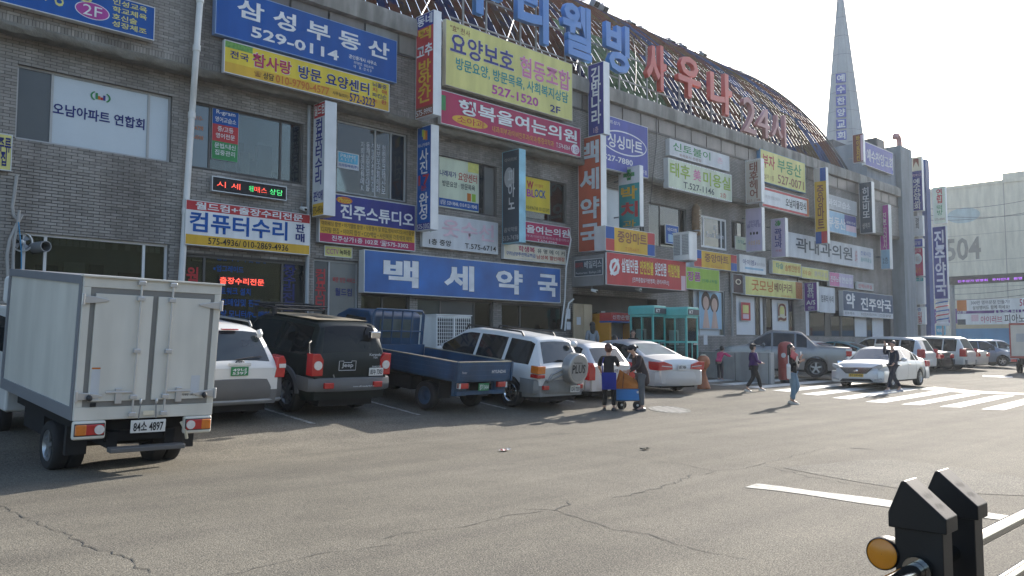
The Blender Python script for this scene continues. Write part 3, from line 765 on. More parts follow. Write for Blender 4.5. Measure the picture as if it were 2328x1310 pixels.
SG('pale green hair salon sign outlined with white dashes, T.527-1146', (1520, 360), (1664, 397), (1663, 458), (1518, 428), U, .24, 'palegreen',
   [('태후', .03, .42, .32, .88, 'lime', .01, 'brown'), ('美', .37, .45, .49, .85, 'pink'), ('미용실', .53, .40, .97, .86, 'lime', .01, 'brown'), ('T.527-1146', .22, .10, .70, .32, 'slate', .01), ('2층', .80, .08, .90, .26, 'red', .0),
    ('- ' * 26, .01, .955, .99, .985, 'white', .03), ('- ' * 26, .01, .015, .99, .045, 'white', .03)])
SG('pale yellow estate agency sign with red and olive letters, 527-0071', (1731, 337), (1833, 374), (1829, 438), (1727, 412), U, .2, 'lemon',
   [('부자', .04, .45, .30, .88, 'red', .02), ('부동산', .36, .45, .90, .88, 'green', .02), ('527-0071', .36, .08, .95, .36, 'brown', .01), ('상가 1층', .06, .1, .28, .26, 'brown', .0)], case=M('blue_casing_far', (.12, .25, .42)))
SG('white wallpaper and flooring sign with red bands along its edges', (1733, 421), (1840, 455), (1838, 498), (1732, 464), U, .16, 'white',
   [('오남지물장식', .48, .28, .93, .72, 'black', .02), ('도배 장판 전문점 인테리어', .04, .45, .36, .62, 'grey', .0)], [(0, .86, 1, 1, 'red'), (0, 0, 1, .14, 'red'), (.955, 0, 1, 1, 'orange')])
SG('grey tutoring sign with white letters over a blue estate agency sign', (1880, 438), (1948, 463), (1947, 492), (1879, 472), U, .12, 'grey', [('과외교습소', .04, .25, .78, .75, 'white', .02)])
SG('blue and white estate agency sign under the grey tutoring sign', (1879, 475), (1947, 495), (1946, 536), (1878, 528), U, .12, 'sky', [('부동산', .05, .2, .62, .75, 'white', .03), ('매매 전세', .66, .55, .96, .7, 'white', .0)], [(.6, .5, 1, 1, 'indigo'), (.64, .2, 1, .5, 'faded')])
SG('white computer repair sign with big blue letters between a red and a yellow band', (424, 450), (708, 491), (702, 580), (418, 556), -.24, .2, 'white',
   [('월드컴+출장수리전문', .07, .80, .93, .97, 'white', .025), ('컴퓨터수리', .03, .30, .80, .75, 'blue', .035), ('판', .87, .53, .95, .74, 'navy', .03), ('매', .87, .30, .95, .51, 'navy', .03), ('575-4936/ 010-2869-4936', .17, .05, .81, .20, 'black', .01)],
   [(0, .78, 1, 1, 'red'), (0, 0, 1, .235, 'gold')])
SG('photo studio sign in dark blue, yellow and red with white letters', (728, 437), (945, 466), (943, 571), (724, 551), -.2, .16, 'indigo',
   [('진주스튜디오', .20, .52, .98, .82, 'white', .025), ('Photo', .18, .84, .30, .94, 'yellow', .01), ('야외웨딩 촬영 • 아기앨범 촬영 • 각종행사 및 회갑,행사/비디오/사진촬영', .02, .33, .98, .43, 'black', .0), ('디지털 편집 • 이미지 합성 • C/D백업 • 사진복원 각종액자 제작', .02, .20, .96, .31, 'black', .0), ('진주상가1층 102호 ☎575-3302', .12, .04, .92, .16, 'white', .01)],
   [(0, 0, 1, .45, 'gold'), (0, 0, 1, .185, 'crimson'), (.16, .82, .32, .96, ('oval', 'orange'))])
SG('white tailoring sign with three faded pink letters and T.575-6714', (962, 484), (1133, 506), (1131, 578), (959, 561), -.16, .12, 'palegrey',
   [('옷수선', .24, .36, .94, .90, 'faded', .03), ('1층 중앙', .08, .08, .36, .26, 'black'), ('T.575-6714', .54, .08, .97, .24, 'black', .01), ('후', .06, .45, .14, .62, 'green')])
SG('small pink clinic sign half hidden by the piano school sign', (1188, 500), (1298, 520), (1295, 561), (1186, 545), -.18, .12, 'crimson', [('을여는의원', .08, .42, .97, .84, 'white', .02), ('피부과/이비인후과/외과/통증의학과', .03, .2, .97, .34, 'faded', .0), ('T.574-8364', .3, .03, .7, .14, 'white', .0)])
SG('white school uniform sign with small red and blue letters', (1147, 551), (1288, 570), (1284, 604), (1144, 586), -.18, .14, 'cream',
   [('학생복', .22, .55, .48, .93, 'crimson', .02), ('유 명 메 이 커', .52, .58, .98, .88, 'slate', .01), ('구리남양주전학교취급', .03, .25, .49, .50, 'blue', .01), ('남성복 할인매장', .51, .20, .98, .48, 'red', .01), ('오남점 1층 102호', .2, .04, .44, .15, 'grey', .0)])
SG('very wide blue pharmacy sign with four white letters', (833, 567), (1278, 612), (1270, 691), (822, 662), -.34, .26, 'blue',
   [('백', .08, .17, .235, .83, 'white', .035, 'black'), ('세', .355, .17, .505, .83, 'white', .035, 'black'), ('약', .62, .17, .77, .83, 'white', .035, 'black'), ('국', .86, .17, .98, .80, 'white', .035, 'black')],
   facemat=M('blue_swirl_print', (.012, .10, .33), rough=.35, var=.85, vscale=.8))
SG('small yellow CCTV notice over the narrow shop door', (738, 556), (801, 566), (800, 588), (737, 582), -.03, .02, 'lemon', [('CCTV', .07, .25, .5, .72, 'magenta', .0), ('녹화중', .54, .25, .94, .75, 'black')], group=None)
SG('yellow mart sign with square blue and red ends, left of the rounded music sign', (1578, 566), (1677, 581), (1674, 618), (1576, 606), -.3, .25, 'gold', [('중앙마트', .24, .36, .79, .85, 'brown', .02), ('T.575-6419', .38, .08, .62, .2, 'orange', .0)],
   [(0, .5, .17, 1, 'blue'), (0, 0, .17, .49, 'red'), (.85, .5, 1, 1, 'red'), (.85, 0, 1, .49, 'blue')])
SG('lime green cosmetics sign with pink letters', (1560, 606), (1637, 615), (1634, 665), (1559, 655), -.28, .2, 'lime', [('장품', .04, .38, .42, .80, 'magenta', .025, 'white'), ('언제나처럼', .46, .36, .92, .52, 'green', .01)])
SG('dark brown picture of coffee beans and a cup beside the bakery sign', (1667, 623), (1693, 625), (1692, 667), (1666, 667), -.2, .1, 'brown', [('○', .2, .45, .7, .75, 'cream', .03)], facemat=M('coffee_print', (.05, .022, .022), var=.9, vscale=9), group=None, cat='picture')
SG('yellow bakery sign with brown letters and a loaf picture at one end', (1695, 626), (1826, 643), (1823, 683), (1693, 668), -.32, .24, 'lemon', [('굿모닝', .10, .25, .46, .85, 'orange', .015), ('베이커리', .48, .30, .80, .80, 'brown', .015), ('T.528-4025', .6, .06, .78, .15, 'orange', .0)], [(.87, 0, 1, 1, M('bread_print', (.35, .13, .04), var=.9, vscale=12))])
SG('pale yellow paint school sign with pastel letters over the bakery sign', (1757, 589), (1822, 603), (1821, 631), (1755, 620), -.26, .2, 'lemon', [('타슬', .12, .4, .36, .85, 'teal', .01), ('솜빵간반장', .42, .3, .96, .80, 'orange', .01)])
SG('faded yellow classroom sign right of the pale yellow paint school sign', (1823, 604), (1884, 617), (1883, 641), (1822, 630), -.26, .16, 'lemon', [('클럭교실', .45, .3, .95, .75, 'beige', .01), ('미술', .05, .3, .35, .7, 'orange', .0)])
SG('rounded white music school sign with a treble mark', (1682, 574), (1742, 590), (1740, 627), (1680, 616), -.22, .14, 'white', [('아이엠♪', .12, .45, .62, .75, 'indigo', .0), ('음악학원', .64, .45, .95, .65, 'grey', .0)], [(.2, .2, .9, .32, 'sky')])
SG('long white clinic sign with five large grey letters', (1791, 522), (1987, 571), (1984, 613), (1790, 583), -.3, .22, 'palegrey', [('곽내과의원', .08, .25, .72, .85, 'slate', .02), ('소아과', .755, .2, .785, .8, 'red', .0), ('물리치료실', .83, .3, .97, .5, 'teal', .0), ('진료시간', .83, .6, .97, .8, 'blue', .0)])
SG('lilac and pink singing room sign with white letters', (1886, 615), (1941, 629), (1939, 658), (1885, 648), -.26, .14, 'lilac', [('진주노래', .05, .3, .45, .75, 'white', .015), ('연습장', .5, .3, .95, .75, 'white', .015)], [(0, 0, .4, 1, 'pink')])
SG('dark blue pharmacy sign with one big and four smaller white letters over a white strip', (1917, 657), (2031, 676), (2029, 725), (1916, 718), -.32, .24, 'petrol', [('약', .05, .32, .22, .92, 'white', .03), ('진주약국', .33, .28, .96, .80, 'white', .03), ('진주약국', .03, .06, .2, .17, 'black', .0), ('처방조제 전문약국', .33, .06, .64, .17, 'black', .0), ('건강상담', .7, .06, .95, .17, 'black', .0)], [(0, 0, 1, .22, 'palegrey')])
SG('pale grey computer sign hanging right of the purple repair sign', (1863, 652), (1898, 655), (1898, 711), (1863, 711), -.3, .14, 'palegrey', [('컴퓨터 수리', .1, .4, .9, .68, 'slate', .015)])
SG('small white academy board beside the canopy air conditioner', (1543, 562), (1569, 566), (1567, 606), (1541, 602), -.1, .06, 'palegrey', [('오남학원', .1, .4, .9, .6, 'slate', .0)], [(.1, .65, .4, .85, 'red')], group=None)
SG('blue fish restaurant poster behind the canopy air conditioner', (1514, 510), (1544, 515), (1541, 558), (1512, 552), -.06, .04, 'blue', [('바다회', .15, .65, .85, .85, 'white', .01)], [(.2, .1, .8, .5, 'sky')], group=None, cat='poster')
SG('faded pink-letter sign low on the wall between the bakery and the dark blue pharmacy sign', (1948, 640), (1986, 646), (1985, 662), (1947, 657), -.15, .1, 'grey', [('인력사무실', .1, .2, .9, .75, 'red', .01)])
SG('white window notice hung at the hair salon windows', (1672, 536), (1696, 541), (1695, 571), (1671, 566), -.05, .03, 'palegreen', [('상담', .2, .5, .8, .75, 'teal', .0)], group=None)

# LED board: dark box with lit dots forming words
led = SG('dark LED board with red and green running letters over the white computer repair sign', (483, 400), (653, 425), (650, 458), (481, 432), -.16, .12, 'black', (), (), name='led_board', case=ALU, group=None)
LRED = M('led_red', (1, .10, .06), var=0, emit=.9); LGRN = M('led_green', (.1, .9, .25), var=0, emit=.7)
lw = rect((483, 400), (653, 425), (650, 458), (481, 432), -.16); lw, lh = lw[1] - lw[0], lw[3] - lw[2]
text('시 세', led and LRED, led, (.06 * lw, .3 * lh, .36 * lw, .7 * lh), y=-.011, off=-.01); text('매물', LGRN, led, (.48 * lw, .3 * lh, .54 * lw, .7 * lh), y=-.011, off=-.01); text('매스', LRED, led, (.55 * lw, .3 * lh, .72 * lw, .7 * lh), y=-.011, off=-.01); text('상담', LGRN, led, (.76 * lw, .3 * lh, .94 * lw, .7 * lh), y=-.011, off=-.01)

# ---- signs standing out from the facade
V = lambda s: '\n'.join(s)
PS('tall red rice-cake mill sign with yellow and white letters and a white edge', (947, 40), (944, 272), 986, 1003, -.62, 'red', [('동네', .08, .885, .92, .985, 'white', .02), ('떡', .15, .74, .85, .86, 'gold', .03), ('고추', .06, .575, .94, .70, 'white', .03), (V('방앗간'), .14, .14, .86, .55, 'gold', .03), ('575-9990', .06, .02, .94, .075, 'white', .0)],
   [(0, .865, 1, 1, 'indigo'), (0, 0, 1, .10, 'brown')])
PS('tall blue photo sign reading 17 in red, with a fan logo on top', (950, 292), (946, 526), 980, 997, -.2, 'blue', [(V('사진'), .2, .54, .8, .78, 'white', .02), ('17', .12, .43, .88, .53, 'red', .03), ('분', .3, .38, .7, .43, 'red', .01), (V('완성'), .18, .10, .82, .36, 'white', .02), ('575-3302', .06, .015, .94, .06, 'white', .0), ('미니카메라', .1, .80, .9, .835, 'white', .0)],
   [(0, 0, 1, .07, 'indigo'), (.42, .87, .58, .96, 'gold'), (.58, .86, .72, .95, 'orange'), (.34, .9, .46, .97, 'lime')])
PS('tall white computer repair sign with indigo letters, red top and yellow foot', (713, 238), (711, 494), 738, 764, -.2, 'palegrey', [('월드컴', .06, .89, .94, .98, 'white', .02), (V('컴퓨터수리'), .2, .27, .82, .86, 'indigo', .025), ('판매', .1, .13, .9, .22, 'indigo', .02), ('575-4936', .05, .02, .95, .085, 'black', .0)],
   [(0, .87, 1, 1, 'red'), (0, 0, 1, .11, 'gold')])
PS('dark navy piano school sign with a blue painted edge strip', (1143, 347), (1141, 555), 1181, 1195, -.18, 'slate', [('아이리브', .15, .88, .85, .92, 'grey', .0), (V('피아노'), .35, .36, .75, .80, 'palegrey', .03), ('음악학원', .12, .12, .88, .17, 'grey', .0), ('513-7478', .05, .03, .95, .08, 'grey', .0)], [(.12, .60, .66, .82, ('oval', 'grey'))], case=M('blue_white_casing', (.25, .5, .68), var=.7, vscale=1.2))
PS('narrow indigo snack bar sign with four white letters, above the red pharmacy sign', (1340, 151), (1334, 311), 1373, 1386, -.62, 'indigo', [(V('김밥나라'), .2, .15, .82, .95, 'white', .025), ('1층', .35, .03, .65, .12, 'faded', .01)])
PS('tall red pharmacy sign with four white letters', (1317, 318), (1312, 574), 1367, 1379, -.2, 'red', [('백', .08, .76, .92, .96, 'palegrey', .03, 'black'), ('세', .08, .53, .92, .72, 'palegrey', .03, 'black'), ('약', .10, .28, .92, .47, 'palegrey', .03, 'black'), ('국', .10, .05, .92, .24, 'palegrey', .03, 'black')],
   facemat=M('red_orange_print', (.42, .075, .03), var=.5, vscale=1.1))
PS('teal dentist sign with a white tooth and a green cross on top', (1408, 385), (1405, 520), 1455, 1463, -.3, 'teal', [('박', .12, .46, .88, .68, 'gold', .03), ('치', .1, .16, .9, .42, 'red', .03), ('과', .2, -.0, .8, .12, 'gold', .01), ('✚', .24, .78, .76, .96, 'green', .02), ('ω', .40, .82, .60, .92, 'white', .03)], [(0, .72, 1, 1, 'palegrey')])
PS('grey hair salon sign outlined with white dashes', (1696, 366), (1694, 463), 1731, 1738, -.62, 'beige', [(V('태후헤어'), .25, .10, .80, .93, 'brown', .02), ('527-1146', .08, .02, .92, .08, 'brown', .0), ('- ' * 9, .02, .965, .98, .985, 'white', .03)])
PS('pale lilac music academy sign below the grey hair salon sign', (1696, 476), (1695, 573), 1733, 1739, -.25, 'lilac', [('아이엠\n음악학원', .1, .55, .9, .72, 'indigo', .0), ('● ● ●', .25, .38, .75, .45, 'black', .0), ('수강생 모집', .15, .15, .85, .25, 'gold', .0)])
PS('pale grey clinic sign with a leaf emblem and three letters', (1754, 499), (1752, 586), 1786, 1792, -.3, 'lilac', [(V('곽내과'), .25, .24, .75, .74, 'indigo', .02), ('의원', .3, .14, .7, .2, 'red', .0), ('❧', .3, .80, .7, .95, 'green', .01)])
PS('yellow mart sign standing on edge with four brown letters', (1853, 385), (1851, 555), 1880, 1885, -.62, 'gold', [(V('중앙마트'), .22, .2, .78, .77, 'brown', .02)], [(0, .82, .5, 1, 'beige'), (.5, .82, 1, 1, 'blue'), (0, 0, .5, .16, 'blue'), (.5, 0, 1, .16, 'red')])
PS('black bar sign with four pale letters near the far end of the facade', (1954, 417), (1954, 531), 1983, 1989, -.62, 'slate', [(V('히또비또'), .25, .3, .8, .9, 'palegrey', .015), ('생맥주', .2, .08, .8, .2, 'grey', .0)])
PS('plum coloured singing room sign beside the end column', (2001, 468), (2001, 612), 2022, 2028, -.3, 'magenta', [(V('진주지업사'), .3, .3, .75, .88, 'faded', .015), ('2층', .2, .08, .8, .18, 'slate', .0)], [(0, 0, 1, .3, 'sky')])
PS('purple computer repair sign reading A/S', (1828, 643), (1829, 708), 1858, 1862, -.25, 'purple', [(V('컴퓨터'), .25, .44, .75, .96, 'palegrey', .015), ('A/S', .15, .22, .85, .38, 'white', .015), ('센터', .25, .04, .75, .18, 'palegrey', .01)])
PS('brown chicken restaurant sign high at the end of the curved roof', (1939, 308), (1938, 371), 1963, 1967, -.62, 'brown', [(V('바이트치킨'), .35, .06, .7, .95, 'gold', .02)], [(.75, .05, .95, .95, 'faded')])

# ---- stickers and posters on panes
def sticker(name, label, c, y, face, texts=(), bands=(), cat='poster', th=.006):
    x0, x1, z0, z1 = rect(*c, y)
    return sign_box(name, label, (x0, y - th, z0), 0, x1 - x0, z1 - z0, th, face, texts, bands, case=K('palegrey'), cat=cat, edge=.006)
def on_pane(wn, R, y, body, c, mat, off=.015):
    """Lettering stuck on a window: a sub-part of the window."""
    x0, x1, z0, z1 = rect(*c, y)
    text(body, mat, wn, (x0, z0, x1, z1), y=y - .003, off=off)
on_pane(W1, R1, Y1, '오남아파트 연합회', ((120, 231), (329, 272), (328, 296), (119, 260)), K('navy'), .03)
x0, x1, z0, z1 = rect((206, 203), (252, 212), (251, 238), (205, 230), Y1)
lg_ = thing('window_emblem', 'small round emblem of coloured blocks between green arcs on the white pane', 'emblem', ((x0 + x1) / 2, Y1 - .004, (z0 + z1) / 2))
ew, eh = (x1 - x0) / 2, (z1 - z0) / 2
for i, (c_, hh) in enumerate((('green', .55), ('orange', .1), ('red', -.05), ('indigo', .35))):
    MB().box((-.5 * ew + i * .25 * ew, -.002, -.5 * eh), (-.27 * ew + i * .25 * ew, .002, eh * hh)).build('block', K(c_), lg_)
for s in (-1, 1):
    MB().grid([[(s * ew * r * cos(a), -.002, eh * r * sin(a)) for r in (.82, 1.0)] for a in [radians(-50 + 10 * i) for i in range(11)]]).build('arc', K('green'), lg_)
sticker('window_poster', 'blue, red and green English class poster on the second floor window', ((483, 243), (543, 252), (540, 371), (480, 360)), Y2 - .01, 'blue',
        [('R-gram', .14, .85, .86, .95, 'white', .01), ('영어교습소', .1, .72, .9, .82, 'white', .01), ('중/고등', .2, .54, .8, .64, 'white', .01), ('영어전문', .14, .41, .86, .51, 'white', .01), ('문법/내신', .1, .22, .9, .32, 'white', .01), ('집중관리', .12, .09, .88, .19, 'white', .01)], [(0, 0, 1, .35, 'green'), (0, .35, 1, .675, 'red')])
for i, s_ in enumerate(('010-', '-6298', '-0048')): on_pane(W2, R2, Y2, s_, ((441, 262 + 22 * i), (462, 266 + 22 * i), (462, 276 + 22 * i), (441, 272 + 22 * i)), K('orange'), .0)
sticker('window_poster', 'small white and blue insurance office card on the third window', ((767, 343), (816, 352), (815, 389), (766, 381)), Y3 - .01, 'palegrey', [('PRIME', .14, .66, .86, .86, 'white', .0), ('A S S E T', .14, .46, .86, .62, 'white', .0), ('프라임에셋(주)', .05, .08, .95, .28, 'blue', .01)], [(.05, .36, .95, .94, 'cyan')])
for i, s_ in enumerate(('자회생연상현메K', '동재보명금성대동', '차보춤신전회배츠B', '보보보손회해화', '험험험금재산보')):
    on_pane(W3, R3, Y3, V(s_), ((820 + 12 * i, 321 + 2 * i), (829 + 12 * i, 323 + 2 * i), (828 + 12 * i, 434 + 2 * i), (819 + 12 * i, 432 + 2 * i)), K('palegrey'), .01)
sticker('window_poster', 'white and yellow home care poster with coloured letters and two small figures', ((998, 355), (1089, 374), (1087, 483), (997, 470)), Y4 - .02, 'palegreen',
        [('나래재가', .02, .62, .42, .74, 'indigo', .01), ('요양센터', .47, .58, .95, .76, 'red', .01), ('방문요양 · 방문목욕', .08, .42, .9, .54, 'slate', .01), ('상담: 529-9848, 010-9121-9848', .03, .05, .95, .15, 'white', .01)], [(0, .02, 1, .18, 'blue'), (.7, .2, .8, .36, 'orange'), (.82, .2, .92, .36, 'lime'), (.72, .8, 1, 1, M('printed_blossom', (.62, .60, .16), var=.4, vscale=6))])
sticker('window_poster', 'bright yellow poster with chunky coloured block letters', ((1195, 402), (1251, 411), (1249, 489), (1193, 478)), Y5 - .02, 'yellow', [('W', .05, .66, .32, .88, 'red', .04), ('BL', .05, .42, .38, .64, 'magenta', .04), ('OCK', .36, .44, .82, .68, 'blue', .04), ('아이블럭', .36, .74, .7, .84, 'orange', .01), ('010-4196-7168  031-527-5975', .03, .06, .97, .16, 'black', .0)])
for i, s_ in enumerate(('▪컴퓨터 수리 및 판매', '▪업그레이드')): on_pane(G2, RG2, YG2, s_, ((486, 575 + 25 * i), (604 - 50 * i, 587 + 25 * i - 3 * i), (603 - 50 * i, 601 + 25 * i - 3 * i), (485, 590 + 25 * i)), K('blue'), .015)
for i, s_ in enumerate(('네트워크 설치', '중고매입및 판매', '대량 모니터/PC 매입')): on_pane(G2, RG2, YG2, s_, ((488, 652 + 26 * i), (570 + 21 * i, 656 + 26 * i), (569 + 21 * i, 672 + 26 * i), (487, 669 + 26 * i)), K('blue'), .015)
on_pane(G2, RG2, YG2, V('출장수리전문'), ((644, 583), (674, 586), (671, 708), (641, 706)), K('navy'), .03)
on_pane(G2, RG2, YG2, V('월드'), ((424, 606), (453, 608), (451, 690), (422, 690)), K('red'), .02)
lx = rect((498, 626), (602, 634), (600, 653), (496, 647), YG2 - .02)
ld = sign_box('led_board', 'small window LED board with red letters inside the computer shop', (lx[0], YG2 - .03, lx[2]), 0, lx[1] - lx[0], lx[3] - lx[2], .02, 'black', case=BLACKP, cat='sign')
text('출장수리전문', LRED, ld, (.02, .03, lx[1] - lx[0] - .02, lx[3] - lx[2] - .03), y=-.01, off=.01)
on_pane(G3, RG3, YG3, V('컴퓨터'), ((718, 610), (742, 612), (739, 702), (715, 702)), K('red'), .02)
on_pane(G3, RG3, YG3, '빠른 방문 서비스', ((757, 629), (808, 634), (807, 645), (756, 641)), K('red'), .01)
on_pane(G3, RG3, YG3, '월드컴', ((762, 654), (800, 657), (799, 674), (761, 672)), K('navy'), .02)
on_pane(W8, R8, Y8, '하\nSook Salon', ((1606, 508), (1645, 516), (1644, 545), (1605, 538)), K('palegrey'), .01)
# generic beauty poster: two plain portraits without likeness
bp_ = sticker('window_poster', 'tall pale cosmetics poster showing two faces', ((1589, 660), (1640, 668), (1640, 749), (1589, 748)), -.03, 'sky', (), ())
bx = rect((1589, 660), (1640, 668), (1640, 749), (1589, 748), -.03); bw_, bh_ = bx[1] - bx[0], bx[3] - bx[2]
SK = P('portrait_skin', (.55, .38, .31)); HR = P('portrait_hair', (.06, .035, .03))
for cx_, cz_ in ((.30, .70), (.68, .66)):
    MB().prism([(bw_ * (cx_ + .20 * cos(a)), bh_ * (cz_ + .04 + .26 * sin(a))) for a in [2 * pi * i / 18 for i in range(18)]], -.0035, -.0022, 'y').build('portrait_hair', HR, bp_)
    MB().prism([(bw_ * (cx_ + .13 * cos(a)), bh_ * (cz_ + .18 * sin(a))) for a in [2 * pi * i / 18 for i in range(18)]], -.0050, -.0037, 'y').build('portrait_face', SK, bp_)
    MB().prism([(bw_ * (cx_ - .16), .03), (bw_ * (cx_ + .16), .03), (bw_ * (cx_ + .05), bh_ * (cz_ - .15)), (bw_ * (cx_ - .05), bh_ * (cz_ - .15))], -.0044, -.0036, 'y').build('portrait_shoulder', SK, bp_)
sticker('window_poster', 'small red pastry poster with a cream card on the white shop panel', ((1684, 686), (1706, 689), (1706, 730), (1684, 728)), -.02, 'red', (), [(.2, .4, .8, .85, 'lemon'), (.2, .1, .8, .35, 'faded')])
sticker('window_poster', 'cream bakery emblem card with a brown arch on the white shop panel', ((1768, 688), (1787, 691), (1787, 732), (1768, 730)), .035, 'cream', [('∩', .02, .3, .98, .98, 'brown', .02), ('~', .0, .0, 1, .25, 'brown', .05)], [(.25, .4, .75, .8, 'lemon')])

# ---- roof letters on their frame
rs = thing('roof_letter_sign', 'giant blue and red channel letters on a steel frame along the curved roof', 'sign', (14, -.6, Z_EAVE))
LB = M('channel_letter_blue', (.06, .20, .50), rough=.4, var=.12); LR = M('channel_letter_red', (.50, .07, .05), rough=.4, var=.18); LP = M('channel_letter_faded', (.36, .17, .17), rough=.5, var=.25)
LGY = M('channel_letter_grey', (.42, .38, .36), rough=.5)
def roof_letter(ch, u0, v0, u1, v1, m, off=.03, ext=.10):
    a = on_y((u0 + u1) / 2, v1, -.6); b = on_y((u0 + u1) / 2, v0, -.6); l_ = on_y(u0, (v0 + v1) / 2, -.6); r_ = on_y(u1, (v0 + v1) / 2, -.6)
    zb, zt = a.z - Z_EAVE, b.z - Z_EAVE
    text(ch, m, rs, (l_.x - 14, zb, r_.x - 14, zt), y=0, off=off, ext=ext, name='letter')
    return l_.x, r_.x, zb, zt
sp_ = [roof_letter(*q) for q in (('우', 1033, -108, 1138, 33, LB), ('리', 1172, -62, 1243, 92, LB), ('웰', 1275, 11, 1341, 131, LB), ('빙', 1374, 54, 1427, 165, LB), ('사', 1466, 101, 1511, 203, LR), ('우', 1538, 131, 1589, 222, LR), ('나', 1611, 165, 1660, 258, LR),
                                ('2', 1686, 224, 1715, 303, LP, .0), ('4', 1718, 247, 1746, 312, LP, .0), ('시', 1751, 258, 1783, 331, LP, .0))]
fr = MB()
for (xa, xb, zb, zt) in sp_:
    for x in (xa + (xb - xa) * .25, xa + (xb - xa) * .75): fr.box((x - 14 - .025, .13, -.05), (x - 14 + .025, .18, zt - .1))
fr.box((sp_[0][0] - 14, .185, .55), (sp_[-1][1] - 14, .225, .60)); fr.box((sp_[0][0] - 14, .185, 1.55), (sp_[6][1] - 14, .225, 1.60))
fr.build('sign_frame', M('galvanised_frame', (.30, .29, .28), rough=.6, metal=.3), rs)

# ---- small flood lamps on arms along the ridge
for i, (u, v) in enumerate(((1352, 8), (1372, 20), (1434, 56), (1460, 70), (1525, 97), (1551, 108), (1597, 126), (1663, 161), (1687, 171))):
    p = on_y(u, v, 5.6)
    t = thing('flood_lamp', ('first', 'second', 'third', 'fourth', 'fifth', 'sixth', 'seventh', 'eighth', 'ninth')[i] + ' small flood lamp from the left along the ridge of the curved roof', 'flood lamp', (p.x, 5.6, p.z), 0, 'flood lamps along the roof ridge')
    y_, z_ = arc(radians(60), RV)
    MB().tube([(-.3, y_ - 5.6, z_ - p.z), (-.2, y_ - 5.9, .30), (0, 0, .26), (0, 0, .08)], .03, 6).build('arm', DARKM, t)
    MB().box((-.2, -.18, -.16), (.2, .16, .16), rot=Matrix.Rotation(radians(35), 3, 'X')).build('lamp_head', GREYM, t, bevel=.02)
    MB().box((-.17, -.188, -.13), (.17, -.181, .13), rot=Matrix.Rotation(radians(35), 3, 'X')).build('lens', GLASSD, t)

# ---- drainpipes, cables and other fittings on the wall
dp = thing('drainpipe', 'white drainpipe running down the brick wall at the left', 'drainpipe', (8.6, -.1, 0))
pts = [on_y(461, -90, -.66), on_y(455, 0, -.66), on_y(447, 110, -.66), on_y(443, 165, -.62), on_y(439, 225, -.2), on_y(436, 262, -.13), on_y(422, 480, -.13), on_y(412, 640, -.13), on_y(407, 760, -.13)]
MB().tube([p - Vector(dp.location) for p in pts], .075, 12).build('pipe', WHITEP, dp, smooth=True)
for i in (1, 2, 5, 6):
    p = pts[i] - Vector(dp.location); MB().cyl(p + Vector((0, 0, -.07)), p + Vector((0, 0, .07)), .092, n=12).build('collar', WHITEP, dp, smooth=True)
dp2 = thing('drainpipe', 'thin grey drainpipe between the computer shop front and its narrow door', 'drainpipe', (12, -.1, 0))
MB().tube([on_y(703, 240, -.09) - Vector(dp2.location), on_y(700, 520, -.09) - Vector(dp2.location), on_y(696, 760, -.09) - Vector(dp2.location)], .05, 10).build('pipe', M('grey_pipe', (.34, .36, .37), rough=.5), dp2, smooth=True)
def cable(name, label, pts, y, r, m, cat='cable', group=None):
    ps = [on_y(u, v, y) for u, v in pts]; o = ps[-1]; out = []
    for a, b in zip(ps, ps[1:]): out += [a + (b - a) * i / 4 - o for i in range(4)]
    tag(MB().tube(out + [Vector()], r, 6).build(name, m, None, loc=o, smooth=True), label, cat, group)
GREYC = M('grey_conduit', (.36, .35, .33), rough=.7)
cable('conduit', 'wrapped grey conduit drooping from a hole beside the left window', [(38, 398), (33, 440), (28, 470), (31, 490), (38, 498)], -.08, .035, GREYC)
cable('conduit', 'long grey hose curling down the wall to the box truck roof', [(50, 488), (36, 515), (22, 545), (16, 580), (18, 630)], -.1, .035, GREYC)
cable('conduit', 'second grey hose running straight down beside the exhaust fan', [(44, 478), (40, 510), (33, 545), (30, 580), (30, 640)], -.12, .03, GREYC)
cable('conduit', 'thin blue cable hanging by the exhaust fan', [(42, 505), (46, 540), (49, 580), (48, 630)], -.15, .012, M('blue_cable', (.05, .25, .45)))
cable('conduit', 'white pipe bent down from the pink clinic sign to the entrance', [(1292, 522), (1298, 545), (1287, 610), (1284, 680), (1276, 748)], -.2, .03, WHITEP)
cable('conduit', 'white hose looping out beside the entrance door', [(1304, 680), (1293, 690), (1287, 720), (1284, 752)], -.25, .03, WHITEP)
cable('conduit', 'black cable hanging down the bricks beside the square mart sign', [(1492, 250), (1492, 330), (1484, 400), (1478, 470)], -.55, .012, BLACKP)
cable('conduit', 'grey downpipe between the cosmetics and bakery shops', [(1661, 610), (1664, 690), (1665, 765)], -.1, .05, GREYC)
ef = thing('exhaust_fan', 'round white exhaust fan in the corner of the ground floor window', 'fan', tuple(on_y(50, 550, .06)))
MB().lathe([(.20, .05), (.22, 0), (.19, -.02), (.18, .04)], axis='y', n=24).build('ring', WHITEP, ef, smooth=True)
for k in range(4):
    a = k * pi / 2 + .4; MB().face([(.04 * cos(a), .02, .04 * sin(a)), (.17 * cos(a), .0, .17 * sin(a)), (.17 * cos(a + .7), .035, .17 * sin(a + .7)), (.04 * cos(a + .7), .03, .04 * sin(a + .7))]).build('blade', GREYM, ef)
MB().ell((0, 0, 0), .05, 6).build('hub', WHITEP, ef, smooth=True)
vp = on_y(88, 562, -.02)
vo_ = thing('vent_pipe', 'stubby dark vent pipe poking out beside the exhaust fan', 'vent', tuple(vp))
MB().lathe([(.12, .2), (.12, -.28), (.105, -.28), (.105, .1)], axis='y', n=18).build('pipe', GREYM, vo_, rz=.25, smooth=True)
MB().cyl((0, .05, 0), (0, .06, 0), .1, n=16).build('damper', DARKM, vo_)
